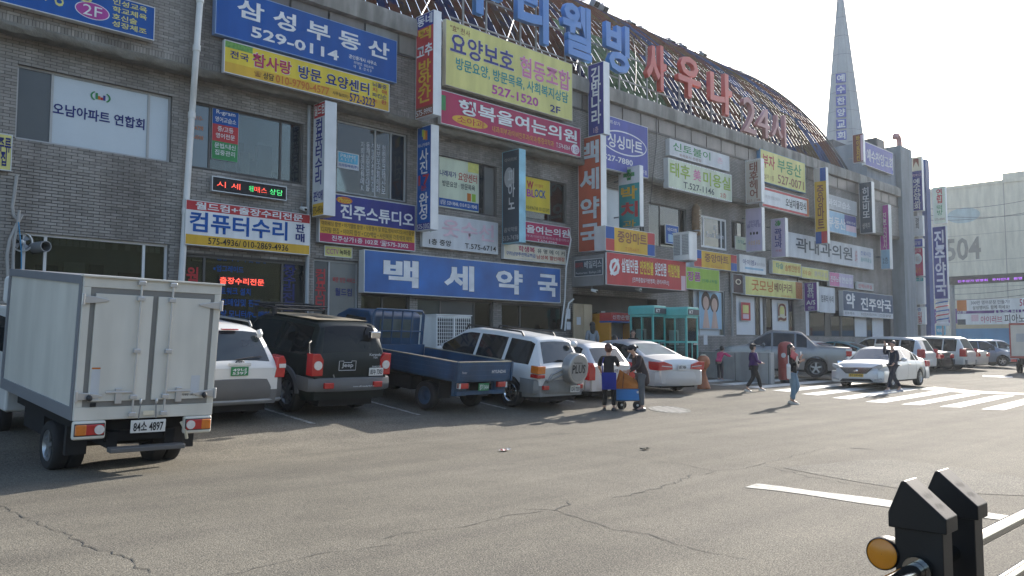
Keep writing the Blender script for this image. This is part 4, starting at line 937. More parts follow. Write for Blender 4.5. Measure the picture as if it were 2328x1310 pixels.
sg2 = SG('pale yellow sign cut by the left edge of the photo with navy letters', (-40, 296), (28, 308), (26, 391), (-40, 380), -.14, .1, 'lemon', [('주류\n집', .5, .12, .96, .9, 'navy', .03)])
for (u, v, lab) in ((690, 477, 'small white flood light over the computer repair sign'), (1218 + 133, 663, 'white dome camera under the left end of the canopy'), (1451, 660, 'white dome camera under the middle of the canopy')):
    y_ = -.15 if u < 700 else (-1.0 if u < 1400 else -1.45)
    p = on_y(u, v, y_); t = thing('security_camera' if u > 700 else 'flood_lamp', lab, 'camera' if u > 700 else 'flood lamp', tuple(p))
    MB().cyl((0, .12, .06), (0, -.12, 0), .05, .06, 12).build('body', WHITEP, t, smooth=True); MB().cyl((0, .1, .05), (0, .1, .2), .02).build('bracket', GREYM, t); MB().cyl((0, -.12, 0), (0, -.125, 0), .045).build('lens', GLASSD, t)

# ---- barber-pole shaped wooden sign between the windows
bpz = on_y(1583, 503, -.22)
bs = thing('barrel_sign', 'small wooden barrel shaped sign between the salon windows', 'sign', tuple(bpz))
MB().lathe([(.001, -1.0), (.22, -1.0), (.25, -.6), (.26, 0), (.25, .6), (.22, .95), (.16, 1.1), (.08, 1.2), (.001, 1.22)], n=20).build('barrel', M('old_wood', (.20, .12, .06), rough=.7, var=.5, vscale=5), bs, smooth=True)
bs.scale = (.75, .75, .62)
text(V('미용실'), K('cream'), bs, (-.13, -.8, .13, .8), y=-.275, off=.0)
MB().lathe([(.262, -.75), (.268, -.7), (.262, -.65)], n=20).build('hoop', GREYM, bs, smooth=True)

# ================================================================== ENTRANCE
CX0, CX1 = 22.9, 27.9
pc = on_y(1378, 573, -1.6); pb = on_y(1378, 648, -1.6)
CZ0, CZ1 = pb.z, pc.z
cn = MB(); cn.box((CX0 + .03, -1.5, CZ0), (CX1, .02, CZ1 - .06)); cn.build('entrance_canopy', M('canopy_metal', (.20, .20, .20), rough=.6, stain=.3), B, bevel=.01)
x_, z0_, z1_ = CX0, CZ0 + .02, CZ1
sign_box('banner', 'red safety campaign banner with white and yellow letters on the entrance canopy', (CX0, -1.64, z0_), 0, CX1 - CX0 - .05, z1_ - z0_, .06, 'red',
         [('살필만큼', .17, .42, .37, .86, 'white', .03), ('안전한불', .39, .42, .56, .86, 'yellow', .03), ('잊은만큼', .58, .42, .73, .86, 'white', .03), ('위험한불', .75, .42, .91, .86, 'yellow', .03), ('[진주종합상가번영회 | 관리사무소]', .30, .12, .76, .30, 'white', .01), ('Ø', .03, .28, .15, .84, 'white', .04)],
         [(.93, 0, .99, .5, 'faded')], cat='banner', edge=.01)
zt = on_y(1380, 513, -1.6).z; xr_ = on_y(1489, 555, -1.6).x; zb_ = on_y(1380, 570, -1.6).z
sign_box('shop_sign', 'yellow mart sign with blue and red squares standing on the entrance canopy', (CX0, -1.6, zb_), 0, xr_ - CX0, zt - zb_, .5, 'gold', [('중앙마트', .23, .40, .82, .88, 'brown', .02), ('T.575-6419', .38, .1, .66, .24, 'orange', .0)],
         [(0, .5, .17, 1, 'blue'), (0, 0, .17, .49, 'red'), (.84, .5, 1, 1, 'red'), (.84, 0, 1, .49, 'blue')])
sign_box('shop_sign', 'dark bar sign with white and red letters on the side of the entrance canopy', (CX0 + .02, -.15, on_x(1330, 628, CX0).z), radians(-90), 1.3, on_x(1330, 590, CX0).z - on_x(1330, 628, CX0).z, .05, 'slate',
         [('외우카치', .03, .5, .30, .85, 'red', .01), ('베일리스', .36, .45, .97, .9, 'palegrey', .01), ('Restaurant  Baileys 2층', .05, .1, .95, .3, 'palegrey', .0)])
# dark hall behind the opening
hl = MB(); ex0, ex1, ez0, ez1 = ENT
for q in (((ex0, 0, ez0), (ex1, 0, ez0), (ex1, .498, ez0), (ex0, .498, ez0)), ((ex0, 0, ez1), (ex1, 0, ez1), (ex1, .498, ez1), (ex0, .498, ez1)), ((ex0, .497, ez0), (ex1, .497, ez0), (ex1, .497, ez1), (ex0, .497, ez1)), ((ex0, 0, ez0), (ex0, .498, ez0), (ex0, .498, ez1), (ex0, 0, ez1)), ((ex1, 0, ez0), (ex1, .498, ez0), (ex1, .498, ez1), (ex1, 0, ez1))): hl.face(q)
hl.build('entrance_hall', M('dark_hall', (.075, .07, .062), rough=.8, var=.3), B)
for i in range(9): MB().box((ex0 + .1 + i * .58, .40, ez0 + .01), (ex0 + .14 + i * .58, .44, ez1 - .6)).build('door_frame', DARKM, B)
MB().box((ex0 + .02, .38, ez1 - .6), (ex1 - .02, .45, ez1 - .54)).build('door_frame', DARKM, B)
a = on_y(1304, 690, -.25); b = on_y(1345, 750, -.25)
nb = thing('notice_board', 'tall beige plywood board with white notices standing by the entrance', 'board', (a.x, -.25, .86))
MB().box((0, 0, 0), (b.x - a.x, .05, a.z - .86)).build('panel', M('plywood', (.40, .31, .20), rough=.7, var=.25, vscale=2), nb)
MB().box((b.x - a.x - .45, -.03, .02), (b.x - a.x, -.005, a.z - .88)).build('door_leaf', M('pale_plywood', (.48, .39, .26), rough=.6, var=.2), nb)
for i, (u, v) in enumerate(((1292, 712), (1293, 742), (1316, 731))):
    p = on_y(u, v, -.27); MB().box((-.11, -.01, -.2 if i == 0 else -.12), (.11, .0, .16)).build('notice', K('palegrey'), nb, loc=(p.x - a.x, -.01, p.z - .86))
pnt = on_y(1371, 717, .36); wn_ = thing('wall_notice', 'white notice taped to the dark entrance door', 'notice', tuple(pnt)); MB().box((-.12, -.01, -.16), (.12, 0, .16)).build('sheet', K('palegrey'), wn_)

# cash machine kiosk
pm_ = on_y(1388, 712, -.9); pr_ = on_y(1444, 720, -.9)
at_ = thing('cash_machine', 'orange and grey cash machine kiosk with a red 365 band beside the phone booths', 'cash machine', (pm_.x, -.9, .70))
aw, ah = pr_.x - pm_.x, pm_.z - .70
ORG = M('kiosk_orange', (.55, .24, .02), rough=.4)
for xk in (0, aw - .12): MB().prism([(.05, 0), (.05, ah - .3), (.45, ah), (.9, ah), (.9, 0)], xk, xk + .12, 'x').build('side_panel', ORG, at_, bevel=.015)
MB().box((.121, .5, 0), (aw - .121, .9, ah - .05)).build('cabinet', M('kiosk_grey', (.26, .28, .31), rough=.4), at_)
MB().box((.122, .15, .75), (aw - .122, .5, .85)).build('counter', GREYM, at_)
MB().box((aw * .28, .48, .95), (aw * .68, .50, 1.3)).build('screen', GLASSD, at_)
MB().box((-.02, -.05, ah - .28), (aw + .02, .5, ah + .02)).build('header', K('red'), at_)
text('신한은행365', K('white'), at_, (.05, ah - .22, aw - .05, ah - .06), y=-.056, off=.01)
MB().box((-.021, -.052, ah - .34), (aw + .021, .5, ah - .281)).build('header_band', K('blue'), at_)
MB().box((aw - .12, .02, .5), (aw - .001, .048, ah - .5)).build('side_poster', K('sky'), at_); text('36', K('blue'), at_, (aw - .5, ah * .45, aw - .14, ah * .6), y=.49, off=.01)

# air conditioner outdoor units
def ac_unit(name, label, loc, rz, w, d, h, grille_face='front'):
    t = thing(name, label, 'air conditioner', loc, rz)
    MB().box((0, 0, .04), (w, d, h)).build('casing', WHITEP, t, bevel=.02)
    MB().box((.03, -.006, h * .22), (w - .03, .002, h - .06)).build('grille_backing', DARKM, t)
    g_ = MB(); n = 13
    for i in range(n + 1):
        z = h * .23 + (h * .77 - .08) * i / n; g_.box((.03, -.014, z - .006), (w - .03, -.004, z + .006))
    for i in range(17):
        x = .03 + (w - .06) * i / 16; g_.box((x - .006, -.0145, h * .22), (x + .006, -.0045, h - .06))
    g_.box((w / 2 - .03, -.016, h * .22), (w / 2 + .03, -.003, h - .06)); g_.build('grille', WHITEP, t)
    MB().box((.05, .05, 0), (w - .05, d - .05, .04)).build('foot', GREYM, t)
    MB().box((-.02, -.03, h), (w + .02, d + .02, h + .03)).build('lid', WHITEP, t, bevel=.01)
    return t
pa = on_y(992, 715, -2.0); pb2 = on_y(1068, 722, -2.0)
ac_unit('air_conditioner', 'big white outdoor air conditioning unit with a square mesh grille behind the blue flatbed truck', (pa.x, -2.0, .70), radians(-3), pb2.x - pa.x, 1.0, pa.z - .72)
p1_ = on_y(1496, 530, -.9)
ac_unit('air_conditioner', 'white air conditioning unit standing on the entrance canopy', (p1_.x + .5, -1.25, CZ1), radians(-90), .75, .55, p1_.z - CZ1 - .02)

# raised plinth, blue band, pavement kerb
pl = MB(); pl.box((28.25, -.9, -.1), (53, .003, .95)); pl.box((4, -.22, -.1), (22.9, -.004, 1.0)); pl.build('plinth', CONC, B, bevel=.015)
MB().box((28.2, -.93, .96), (45, -.4, 1.26)).build('blue_band', M('blue_ledge_paint', (.03, .07, .22), rough=.6, stain=.3), B)
MB().box((14, -.42, 1.005), (22.9, -.10, 1.22)).build('blue_band', M('blue_ledge_paint', (.03, .07, .22)), B)
st_ = MB(); st_.box((22.9, -1.6, -.1), (28.25, 0, .855)); st_.box((22.9, -1.95, -.1), (28.25, -1.601, .70)); tag(st_.build('entrance_step', CONC, bevel=.01), kind='structure')

# low concrete ramp wall
rw = thing('ramp_wall', 'low grey concrete wall of the ramp beside the red post box', 'wall', (0, 0, 0))
A = on_ground(1618, 832); Bp = on_ground(1742, 868)
za = on_z(1618, 800, 0)
def wall_seg(a, b, h0, h1, th, name, label=None):
    d = (b - a).normalized(); nn = Vector((-d.y, d.x, 0)) * th
    mb = MB(); q = []
    for p, h in ((a, h0), (b, h1)):
        zg = ground(p.x, p.y)
        for s in (0, 1): q.append((p + nn * s, zg - .2, zg + h))
    lo = [Vector((p.x, p.y, z)) for p, z, _ in q]; hi = [Vector((p.x, p.y, z)) for p, _, z in q]
    for i, j in ((0, 2), (2, 3), (3, 1), (1, 0)): mb.face([lo[i], lo[j], hi[j], hi[i]])
    mb.face([hi[0], hi[2], hi[3], hi[1]])
    return mb.build(name, CONC, rw, bevel=.02)
ra = Vector((28.15, -.95, 0)); rb_ = Vector((27.75, -5.2, 0))
wall_seg(rb_, ra, 1.42 - ground(27.75, -5.2), 1.46 - ground(28.15, -.95), -.25, 'wall_face')
for i in range(6):
    p = rb_.lerp(ra, i / 6 + .02); MB().box((p.x - .006, p.y - .01, ground(p.x, p.y)), (p.x + .02, p.y + .01, 1.40)).build('joint', M('mortar', (.075, .072, .07)), rw)

# ================================================================== PHONE BOOTHS
TEALP = M('booth_teal', (.11, .46, .42), rough=.4, stain=.15)
CLEAR = bpy.data.materials.new('booth_pane'); CLEAR.use_nodes = True
_n, _l = CLEAR.node_tree.nodes, CLEAR.node_tree.links; _n.remove(_n['Principled BSDF'])
_t, _g, _m, _f = _n.new('ShaderNodeBsdfTransparent'), _n.new('ShaderNodeBsdfGlossy'), _n.new('ShaderNodeMixShader'), _n.new('ShaderNodeFresnel')
_t.inputs[0].default_value = (.80, .88, .87, 1); _g.inputs['Roughness'].default_value = .04; _f.inputs['IOR'].default_value = 1.45
_l.new(_f.outputs[0], _m.inputs[0]); _l.new(_t.outputs[0], _m.inputs[1]); _l.new(_g.outputs[0], _m.inputs[2]); _l.new(_m.outputs[0], _n['Material Output'].inputs['Surface'])
def booth(label, loc, rz):
    t = thing('phone_booth', label, 'phone booth', loc, rz, 'pair of phone booths')
    W_, D_, H_ = .95, .95, 2.3
    for sx in (0, 1):
        for sy in (0, 1):
            MB().box((sx * (W_ - .07), sy * (D_ - .07), 0), (sx * (W_ - .07) + .07, sy * (D_ - .07) + .07, H_ - .02)).build('post', TEALP, t, bevel=.012)
    for z, h in ((.06, .10), (1.08, .07), (1.98, .07)):
        r = MB(); r.box((.07, .005, z), (W_ - .07, .06, z + h)); r.box((.005, .07, z), (.06, D_ - .07, z + h)); r.box((W_ - .06, .07, z), (W_ - .005, D_ - .07, z + h)); r.box((.07, D_ - .06, z), (W_ - .07, D_ - .005, z + h)); r.build('rail', TEALP, t)
    mu = MB(); mu.box((W_ * .5 - .02, .01, .16), (W_ * .5 + .02, .05, 1.08)); mu.box((.01, D_ * .5 - .02, .16), (.05, D_ * .5 + .02, 1.98)); mu.box((W_ - .05, D_ * .5 - .02, .16), (W_ - .01, D_ * .5 + .02, 1.98)); mu.build('mullion', TEALP, t)
    for (a, b) in (((.07, .03, .16), (W_ - .07, .036, 1.98)), ((.03, .07, .16), (.036, D_ - .07, 1.98)), ((W_ - .036, .07, .16), (W_ - .03, D_ - .07, 1.98)), ((.07, D_ - .036, .16), (W_ - .07, D_ - .03, 1.98))): MB().box(a, b).build('pane', CLEAR, t)
    MB().prism([(-.04, 2.05), (-.04, 2.30), (.03, 2.38), (W_ - .03, 2.38), (W_ + .04, 2.30), (W_ + .04, 2.05)], -.05, D_ + .05, 'y').build('canopy', TEALP, t, bevel=.03)
    MB().box((.03, -.062, 2.09), (W_ - .03, -.0505, 2.29)).build('header', P('booth_header', (.06, .07, .085)), t); text('KT', K('white'), t, (.12, 2.13, .42, 2.25), y=-.066, off=.02)
    MB().box((W_ + .041, .03, 2.09), (W_ + .048, D_ - .03, 2.27)).build('header', P('booth_header', (.06, .07, .085)), t)
    text('KT 공중전화', K('white'), t, (.1, 2.12, .85, 2.24), matrix=Matrix.Translation((W_ + .05, 0, 0)) @ Matrix.Rotation(radians(90), 4, 'Z'), y=-.002)
    MB().box((0, 0, -.28), (W_, D_, 0)).build('base', CONC, t, bevel=.01)
    MB().box((.3, .62, 1.0), (.66, .86, 1.55)).build('telephone', M('phone_grey', (.40, .41, .40), rough=.4), t, bevel=.02)
    MB().tube([(.34, .6, 1.5), (.30, .56, 1.4), (.34, .58, 1.15)], .025, 6).build('handset', BLACKP, t)
    MB().box((.12, .5, .92), (.83, .88, .95)).build('shelf', GREYM, t)
    MB().box((W_ * .5 + .05, -.03, 1.02), (W_ * .5 + .35, -.005, 1.06)).build('handle', ALU, t)
    return t
pbo = on_ground(1530, 876)
zb0 = ground(25.4, -3.0) + .26
booth('teal phone booth, right one of the pair, next to the orange bollard', (25.55, -3.15, zb0), radians(8))
booth('teal phone booth, left one of the pair, beside the cash machine', (24.5, -2.45, zb0 + .04), radians(8))

# orange bollard shaped like a figure
pz = on_ground(1600, 884)
bo = thing('bollard', 'waisted orange-brown bollard with a round head in front of the phone booths', 'bollard', tuple(pz))
ORB = M('bollard_orange', (.36, .12, .045), rough=.6, var=.2, stain=.2)
k_ = on_z(1600, 884, pz.z); sc_ = ((k_ - CAM).dot(FW)) * 78 / FPX
MB().lathe([(.001, 0), (.20, 0), (.205, .03), (.19, .10), (.15, .20), (.10, .38), (.075, .50), (.08, .56), (.10, .62)], n=24).build('base', ORB, bo, smooth=True)
MB().lathe([(.10, .62), (.17, .70), (.205, .80), (.20, .90), (.16, .99), (.08, 1.04), (.001, 1.05)], n=24).build('head', ORB, bo, smooth=True)
MB().lathe([(.10, 1.045), (.06, 1.075), (.001, 1.08)], n=16).build('cap', K('cream'), bo, smooth=True)
bo.scale = (sc_ / 1.08,) * 3

# red post box
pz = Vector((29.0, -5.15, 0)); pz.z = ground(pz.x, pz.y)
mbx = thing('post_box', 'red pillar post box with a round white emblem beside the concrete ramp wall', 'post box', tuple(pz))
REDP = M('post_box_red', (.34, .05, .045), rough=.45, stain=.2)
MB().lathe([(.001, .12), (.26, .12), (.28, .16), (.28, 1.28), (.26, 1.40), (.18, 1.50), (.001, 1.53)], n=24).build('body', REDP, mbx, smooth=True)
MB().lathe([(.001, 0), (.22, 0), (.22, .12)], n=20).build('base', DARKM, mbx, smooth=True)
MB().box((-.14, -.295, 1.12), (.14, -.26, 1.17)).build('slot', BLACKP, mbx)
eb_ = MB(); eb_.cyl((-.285, -.05, 1.02), (-.262, -.05, 1.02), .09, n=16); eb_.build('emblem', K('palegrey'), mbx)

# ================================================================== FOREGROUND RAIL
FBLK = M('fence_black', (.007, .007, .008), rough=.45, spec=.3, var=.2, bump=.05, bscale=200)
YF = -18.93
RZ = .84
fn = thing('street_fence', 'stainless steel street fence with black gabled box posts', 'fence', (3.3, YF, 0))
def fence_post(x):
    w2, d2 = .045, .078
    MB().box((x - w2, -d2, 0), (x + w2, d2, 1.0)).build('post', FBLK, fn, bevel=.004)
    w3, d3 = .056, .094
    cp = MB(); pr = [(-d3, .985), (d3, .985), (d3, 1.035), (d3 * .5, 1.145), (d3 * .38, 1.147), (-d3, 1.035)]
    cp.prism(pr, x - w3, x + w3, 'x'); cap = cp.build('cap', FBLK, fn, bevel=.004)
    rd = Matrix.Translation((x, 0, 0))
    lv = MB(); s_ = (1.147 - 1.035) / (d3 * 1.38); zz = lambda y: 1.147 + (y - d3 * .38) * s_ + .0015
    for (a, b) in (((-.03, -.01), (-.008, -.032)), ((.004, -.004), (.0, -.034)), ((.03, -.012), (.012, -.034)), ((-.026, -.064), (-.006, -.044)), ((.002, -.074), (.002, -.046)), ((.03, -.066), (.01, -.046))):
        d = Vector((b[0] - a[0], b[1] - a[1], 0)); n_ = Vector((-d.y, d.x, 0)).normalized() * .004
        m_ = ((a[0] + b[0]) / 2, (a[1] + b[1]) / 2)
        lv.face([(x + p[0], p[1], zz(p[1])) for p in ((a[0], a[1]), (m_[0] + n_.x, m_[1] + n_.y), (b[0], b[1]), (m_[0] - n_.x, m_[1] - n_.y))])
    lv.build('leaf_motif', M('fence_motif', (.006, .006, .006), rough=.6), cap, fix=False)
pf0 = on_y(2096, 1115, YF); pf1 = on_y(2170, 1085, YF)
XP0, XP1 = -.30, .0
XP0 = on_y(2098, 1200, YF).x - 3.3; XP1 = on_y(2172, 1180, YF).x - 3.3
fence_post(XP0); fence_post(XP1)
def rail(xa, xb, z, name='rail', r=.030):
    MB().cyl((xa, 0, z), (xb, 0, z), r, n=24).build(name, STEEL, fn, smooth=True)
def collar(x, z): MB().lathe([(.031, -.012), (.046, -.012), (.048, 0), (.046, .012), (.031, .012)], (x, 0, z), 'x', 24).build('collar', STEEL, fn, smooth=True)
for z in (RZ + .015, RZ - .20):
    rail(XP1 + .045, 9.0, z); rail(XP0 + .045, XP1 - .045, z, 'rail', .028); rail(-4.5, XP0 - .045, z)
    collar(XP0 - .062, z); collar(XP0 + .062, z); collar(XP1 + .062, z)
for x in (2.6 + XP1, 5.2 + XP1, -2.3 + XP0): fence_post(x)
pr = on_x(2011, 1257, XP0 + 3.3 - .03)
rf = thing('road_reflector', 'round orange reflector on the side of the black fence post', 'reflector', (XP0 + 3.3 - .03, pr.y, pr.z))
MB().lathe([(.001, .055), (.05, .05), (.056, .02), (.056, -.02), (.052, -.026)], axis='x', n=28).build('housing', FBLK, rf, smooth=True)
MB().lathe([(.052, -.022), (.046, -.026), (.001, -.028)], axis='x', n=28).build('lens', M('orange_reflector', (.55, .20, .01), rough=.25, var=.1, vscale=30), rf, smooth=True)
MB().box((-.01, -.09, -.02), (.02, -.05, .02)).build('stalk', FBLK, rf)

# ================================================================== FAR END
# end column with slits, fins and their signs
ec = thing('end_tower', 'grey-blue end column with slotted fins carrying a stack of small signs', 'tower', (53, 0, 0))
TW = M('tower_render', (.20, .23, .25), rough=.7, stain=.25)
MB().box((.05, -.75, -.1), (1.9, 1.0, 14.1)).build('column', TW, ec, bevel=.02)
MB().box((3.4, -.4, -.1), (4.4, 1.0, 13.9)).build('fin', M('tower_render_pale', (.30, .29, .27), rough=.8, stain=.3), ec)
MB().box((5.6, -.3, -.1), (6.3, .6, 14.2)).build('fin', M('tower_blue', (.06, .10, .26), rough=.6, stain=.2), ec)
for i, z in enumerate((2.2, 4.6, 7.0, 9.3, 11.6)): MB().box((1.9, .1, z), (3.4, .6, z + .55)).build('landing', M('landing_brown', (.12, .07, .06), rough=.8), ec)
MB().box((4.4, .2, -.1), (5.6, .5, 13.6)).build('back_wall', M('tower_render_pale', (.30, .29, .27)), ec)
def far_sign(label, uL, vT, uR, vB, xoff, face, texts, bands=()):
    p = on_y((uL + uR) / 2, (vT + vB) / 2, -.5); x = p.x
    a = on_x(uL, (vT + vB) / 2, x); b = on_x(uR, (vT + vB) / 2, x); t_ = on_x((uL + uR) / 2, vT, x); c = on_x((uL + uR) / 2, vB, x)
    return sign_box('projecting_sign', label, (x, a.y, c.z), radians(-90), a.y - b.y, t_.z - c.z, .3, face, texts, bands, group='small signs stacked at the far end of the facade')
far_sign('blue church sign with a brown cross emblem, top of the stack at the far end', 2071, 357, 2097, 480, 0, 'indigo', [(V('예수찬양교회'), .2, .03, .8, .6, 'palegrey', .02), ('대한예수교', .1, .64, .9, .69, 'faded', .0), ('✝', .25, .78, .75, .97, 'brown', .04)], [(0, .74, 1, 1, 'cream')])
far_sign('small pale sign with dark letters under the blue church sign', 2073, 491, 2098, 537, 0, 'palegrey', [(V('경희'), .35, .35, .65, .9, 'black', .01)])
far_sign('tiny blue sign above the red sign with a white disc', 2074, 543, 2098, 562, 0, 'periwinkle', [('김밥', .2, .3, .8, .7, 'palegrey', .0)])
far_sign('red sign with a white disc and a red letter in it', 2074, 564, 2099, 628, 0, 'crimson', [('●', .1, .42, .9, .80, 'white', .0), ('피', .35, .52, .65, .70, 'red', .01), ('호대', .2, .84, .8, .96, 'faded', .0), ('국수', .2, .1, .8, .3, 'orange', .0)])
far_sign('white price list sign with a green top', 2075, 631, 2101, 692, 0, 'palegrey', [('수선', .2, .88, .8, .97, 'white', .0)], [(0, .86, 1, 1, 'teal')])
far_sign('white barber sign with three red letters, lowest of the stack', 2076, 698, 2103, 738, 0, 'white', [('2층', .15, .76, .7, .94, 'blue', .01), (V('이발관'), .4, .05, .75, .72, 'red', .02)])
far_sign('olive rice-cake sign with red and green letters, standing off the far end', 2121, 425, 2150, 508, 0, 'palegreen', [(V('연립'), .3, .55, .75, .95, 'red', .03), (V('떡방'), .3, .22, .75, .50, 'green', .01), ('575-0000', .1, .08, .9, .14, 'brown', .0)])
far_sign('tall navy pharmacy sign with four white letters, standing off the far end', 2122, 515, 2153, 680, 0, 'navy', [(V('진주약국'), .12, .04, .9, .95, 'palegrey', .03)])
SG('blue church sign with white letters along the roof edge at the far end', (1967, 326), (2030, 346), (2030, 400), (1966, 372), -.7, .2, 'sky', [('예수찬양교회', .05, .2, .98, .75, 'palegrey', .02)], [(0, 0, 1, 1, 'periwinkle')])
cw_ = MB(); cw_.box((48.6, -.45, Z_EAVE + .02), (53.0, 3.0, 13.6)); cw_.build('upper_wall', M('end_wall_render', (.22, .25, .29), rough=.7, stain=.25), B)
MB().box((49.2, -.47, 9.3), (52.8, -.452, 11.0)).build('blue_panel', M('end_blue_panel', (.05, .20, .42), rough=.4), B)
# loudspeaker and hook on the roof of the far end
hk = on_y(2003, 330, 0); ho = thing('roof_speaker', 'dark loudspeaker and bent bracket on the roof edge over the blue church sign', 'loudspeaker', (hk.x, 0, hk.z - 1.0))
MB().box((-.6, 0, .3), (.6, .8, 1.4)).build('horn', DARKM, ho, bevel=.08); MB().cyl((0, .4, -.8), (0, .4, .4), .05).build('post', DARKM, ho)
hk = on_y(2045, 335, -.2); hp = thing('roof_pipe', 'pink rusty pipe hooked over the top of the end column', 'pipe', (hk.x, -.2, 13.9))
MB().tube([(0, 0, 0), (0, 0, .7), (-.1, 0, .95), (-.35, 0, 1.1), (-.65, 0, 1.02), (-.75, 0, .85)], .16, 10).build('pipe', M('pink_rust', (.40, .20, .20), rough=.7), hp, smooth=True)

# church spire: tapering eight-sided tower of pale panels
SX, SY = on_y(1919, 300, 9.0).x, 9.0
spz = lambda v: on_y(1915, v, SY).z
sp = thing('church_spire', 'tall tapering pale church spire with a column of blue letters', 'spire', (SX, SY, 0))
TILE = M('spire_tile', (.35, .36, .375), rough=.55, var=.1, stain=.15)
zb_, zt_ = 8.0, 46.0
pb0 = on_y(1879, 306, SY); pb1 = on_y(1962, 306, SY); pt0 = on_y(1903, 0, SY); pt1 = on_y(1926, 0, SY)
dS = (Vector((SX, SY, 18)) - CAM).dot(FW); wB, wT = 84 * dS / FPX / 2.1, 17 * dS / FPX / 2.1
rad = lambda z: max(.2, wB + (wT - wB) * (z - pb0.z) / (pt0.z - pb0.z))
OCT = [radians(205 - 180 + 22.5 + 45 * i) for i in range(8)]
zt_ = pb0.z + (pt0.z - pb0.z) * (wB - .22) / (wB - wT); z = zb_; dz = 1.62; k = 0
SPC = [(SX + 0, SY)]
while z < zt_ - 1:
    r0, r1 = rad(z) * 1.082, rad(z + dz - .03) * 1.082
    for i in range(8):
        a, b = OCT[i] + .006, OCT[(i + 1) % 8] - .006
        if z < 15: continue
        MB().face([(r0 * cos(a), r0 * sin(a), z), (r0 * cos(b), r0 * sin(b), z), (r1 * cos(b), r1 * sin(b), z + dz - .03), (r1 * cos(a), r1 * sin(a), z + dz - .03)]).build('panel', TILE, sp, fix=False)
    z += dz; k += 1
cr_ = MB(); cr_.grid([[(rad(q) * 1.05 * cos(a), rad(q) * 1.05 * sin(a), q) for a in OCT] for q in (zb_, 20, zt_)], close_v=True); cr_.face([(rad(zt_) * 1.05 * cos(a), rad(zt_) * 1.05 * sin(a), zt_) for a in OCT]); cr_.build('core', M('spire_joint', (.16, .165, .175), rough=.8), sp)
SPF = Matrix.Rotation(radians(-65), 4, 'Z')
for i, ch in enumerate('예수찬양교회'):
    v = 137 + i * 28; zc = on_y(1905, v, SY - 2).z; s_ = .38
    m_ = SPF @ Matrix.Translation((-rad(zc) * .18, -rad(zc) * 1.0 - .10, 0))
    MB().box((-s_, -.02, zc - s_), (s_, .06, zc + s_)).build('letter_plate', K('periwinkle'), sp).matrix_basis = m_
    text(ch, K('palegrey'), sp, (-s_ * .8, zc - s_ * .8, s_ * .8, zc + s_ * .8), y=-.03, off=.03, matrix=m_)
ld_ = MB()
for i in range(46): ld_.box((-.28, -.02, 16 + i * .6), (.28, .02, 16.05 + i * .6), rot=None)
for s in (-.3, .3): ld_.box((s - .02, -.02, 15.5), (s + .02, .02, 44))
lt_ = math.atan((wB - wT) / (pt0.z - pb0.z)); lo = ld_.build('ladder', DARKM, sp); lo.matrix_basis = Matrix.Rotation(radians(115), 4, 'Z') @ Matrix.Translation((rad(0) * 1.0 + .25, 0, 0)) @ Matrix.Rotation(-lt_, 4, 'Y') @ Matrix.Rotation(radians(90), 4, 'Z')

# distant apartment block with 504 on its end wall
XA = 100.0
ap = thing('apartment_block', 'cream apartment block with 504 painted on its stained end wall', 'apartment block', (XA, 0, 0))
z_top = on_x(2228, 423, XA).z; y_n = -22.0; y_f = on_x(2100, 500, XA).y + 3
APW = M('apartment_render', (.60, .555, .45), rough=.9, var=.08, stain=.2)
MB().box((0, y_n, -.5), (40, y_f, z_top)).build('wall', APW, ap)
MB().box((-.12, y_n - .1, z_top), (40, y_f + .1, z_top + .35)).build('parapet', APW, ap)
for i, z in enumerate((5.2, 8.1, 11.0, 13.9)): MB().box((-.012, y_n, z), (.0, y_f, z + .05)).build('floor_joint', M('apartment_joint', (.30, .27, .23), rough=.9), ap)
yj = on_x(2287, 560, XA).y; MB().box((-.012, yj - .05, -.4), (.0, yj + .05, z_top)).build('wall_joint', M('apartment_joint', (.3, .27, .23)), ap)
R90 = Matrix.Rotation(radians(-90), 4, 'Z')
a = on_x(2150, 595, XA); b = on_x(2229, 537, XA)
text('504', P('faded_number', (.22, .21, .19)), ap, (-a.y, a.z, -b.y, b.z), y=-.02, off=.03, matrix=R90)
pp = on_x(2190, 490, XA); MB().prism([(pp.y + 1.7 * cos(t), pp.z + .85 * sin(t)) for t in [2 * pi * i / 20 for i in range(20)]], -.02, -.004, 'x').build('faded_logo', P('faded_logo', (.34, .42, .44), var=.3), ap)
pp = on_x(2303, 415, XA); MB().box((.3, pp.y - 1.1, z_top), (4, pp.y + 1.1, z_top + 1.1)).build('rooftop_tank', APW, ap)
MB().cyl((1, on_x(2311, 400, XA).y, z_top), (1, on_x(2311, 400, XA).y, z_top + 7.5), .06, .02, 6).build('antenna', DARKM, ap)
# block behind on the right edge to close the street, blue mural wall under the banners
mw = thing('mural_wall', 'low wall painted blue and pink behind the parked cars at the far right', 'wall', (86, 0, 0))
m0 = on_x(2165, 748, 86); m1 = on_x(2330, 776, 86)
MB().box((0, -22, -.3), (.3, m0.y, m0.z)).build('wall', M('mural_paint', (.10, .28, .46), rough=.7, var=.5, vscale=.4), mw)
MB().box((-.01, -22, m0.z), (.35, m0.y, m0.z + .5)).build('coping', M('mural_coping', (.50, .42, .26), rough=.8), mw)

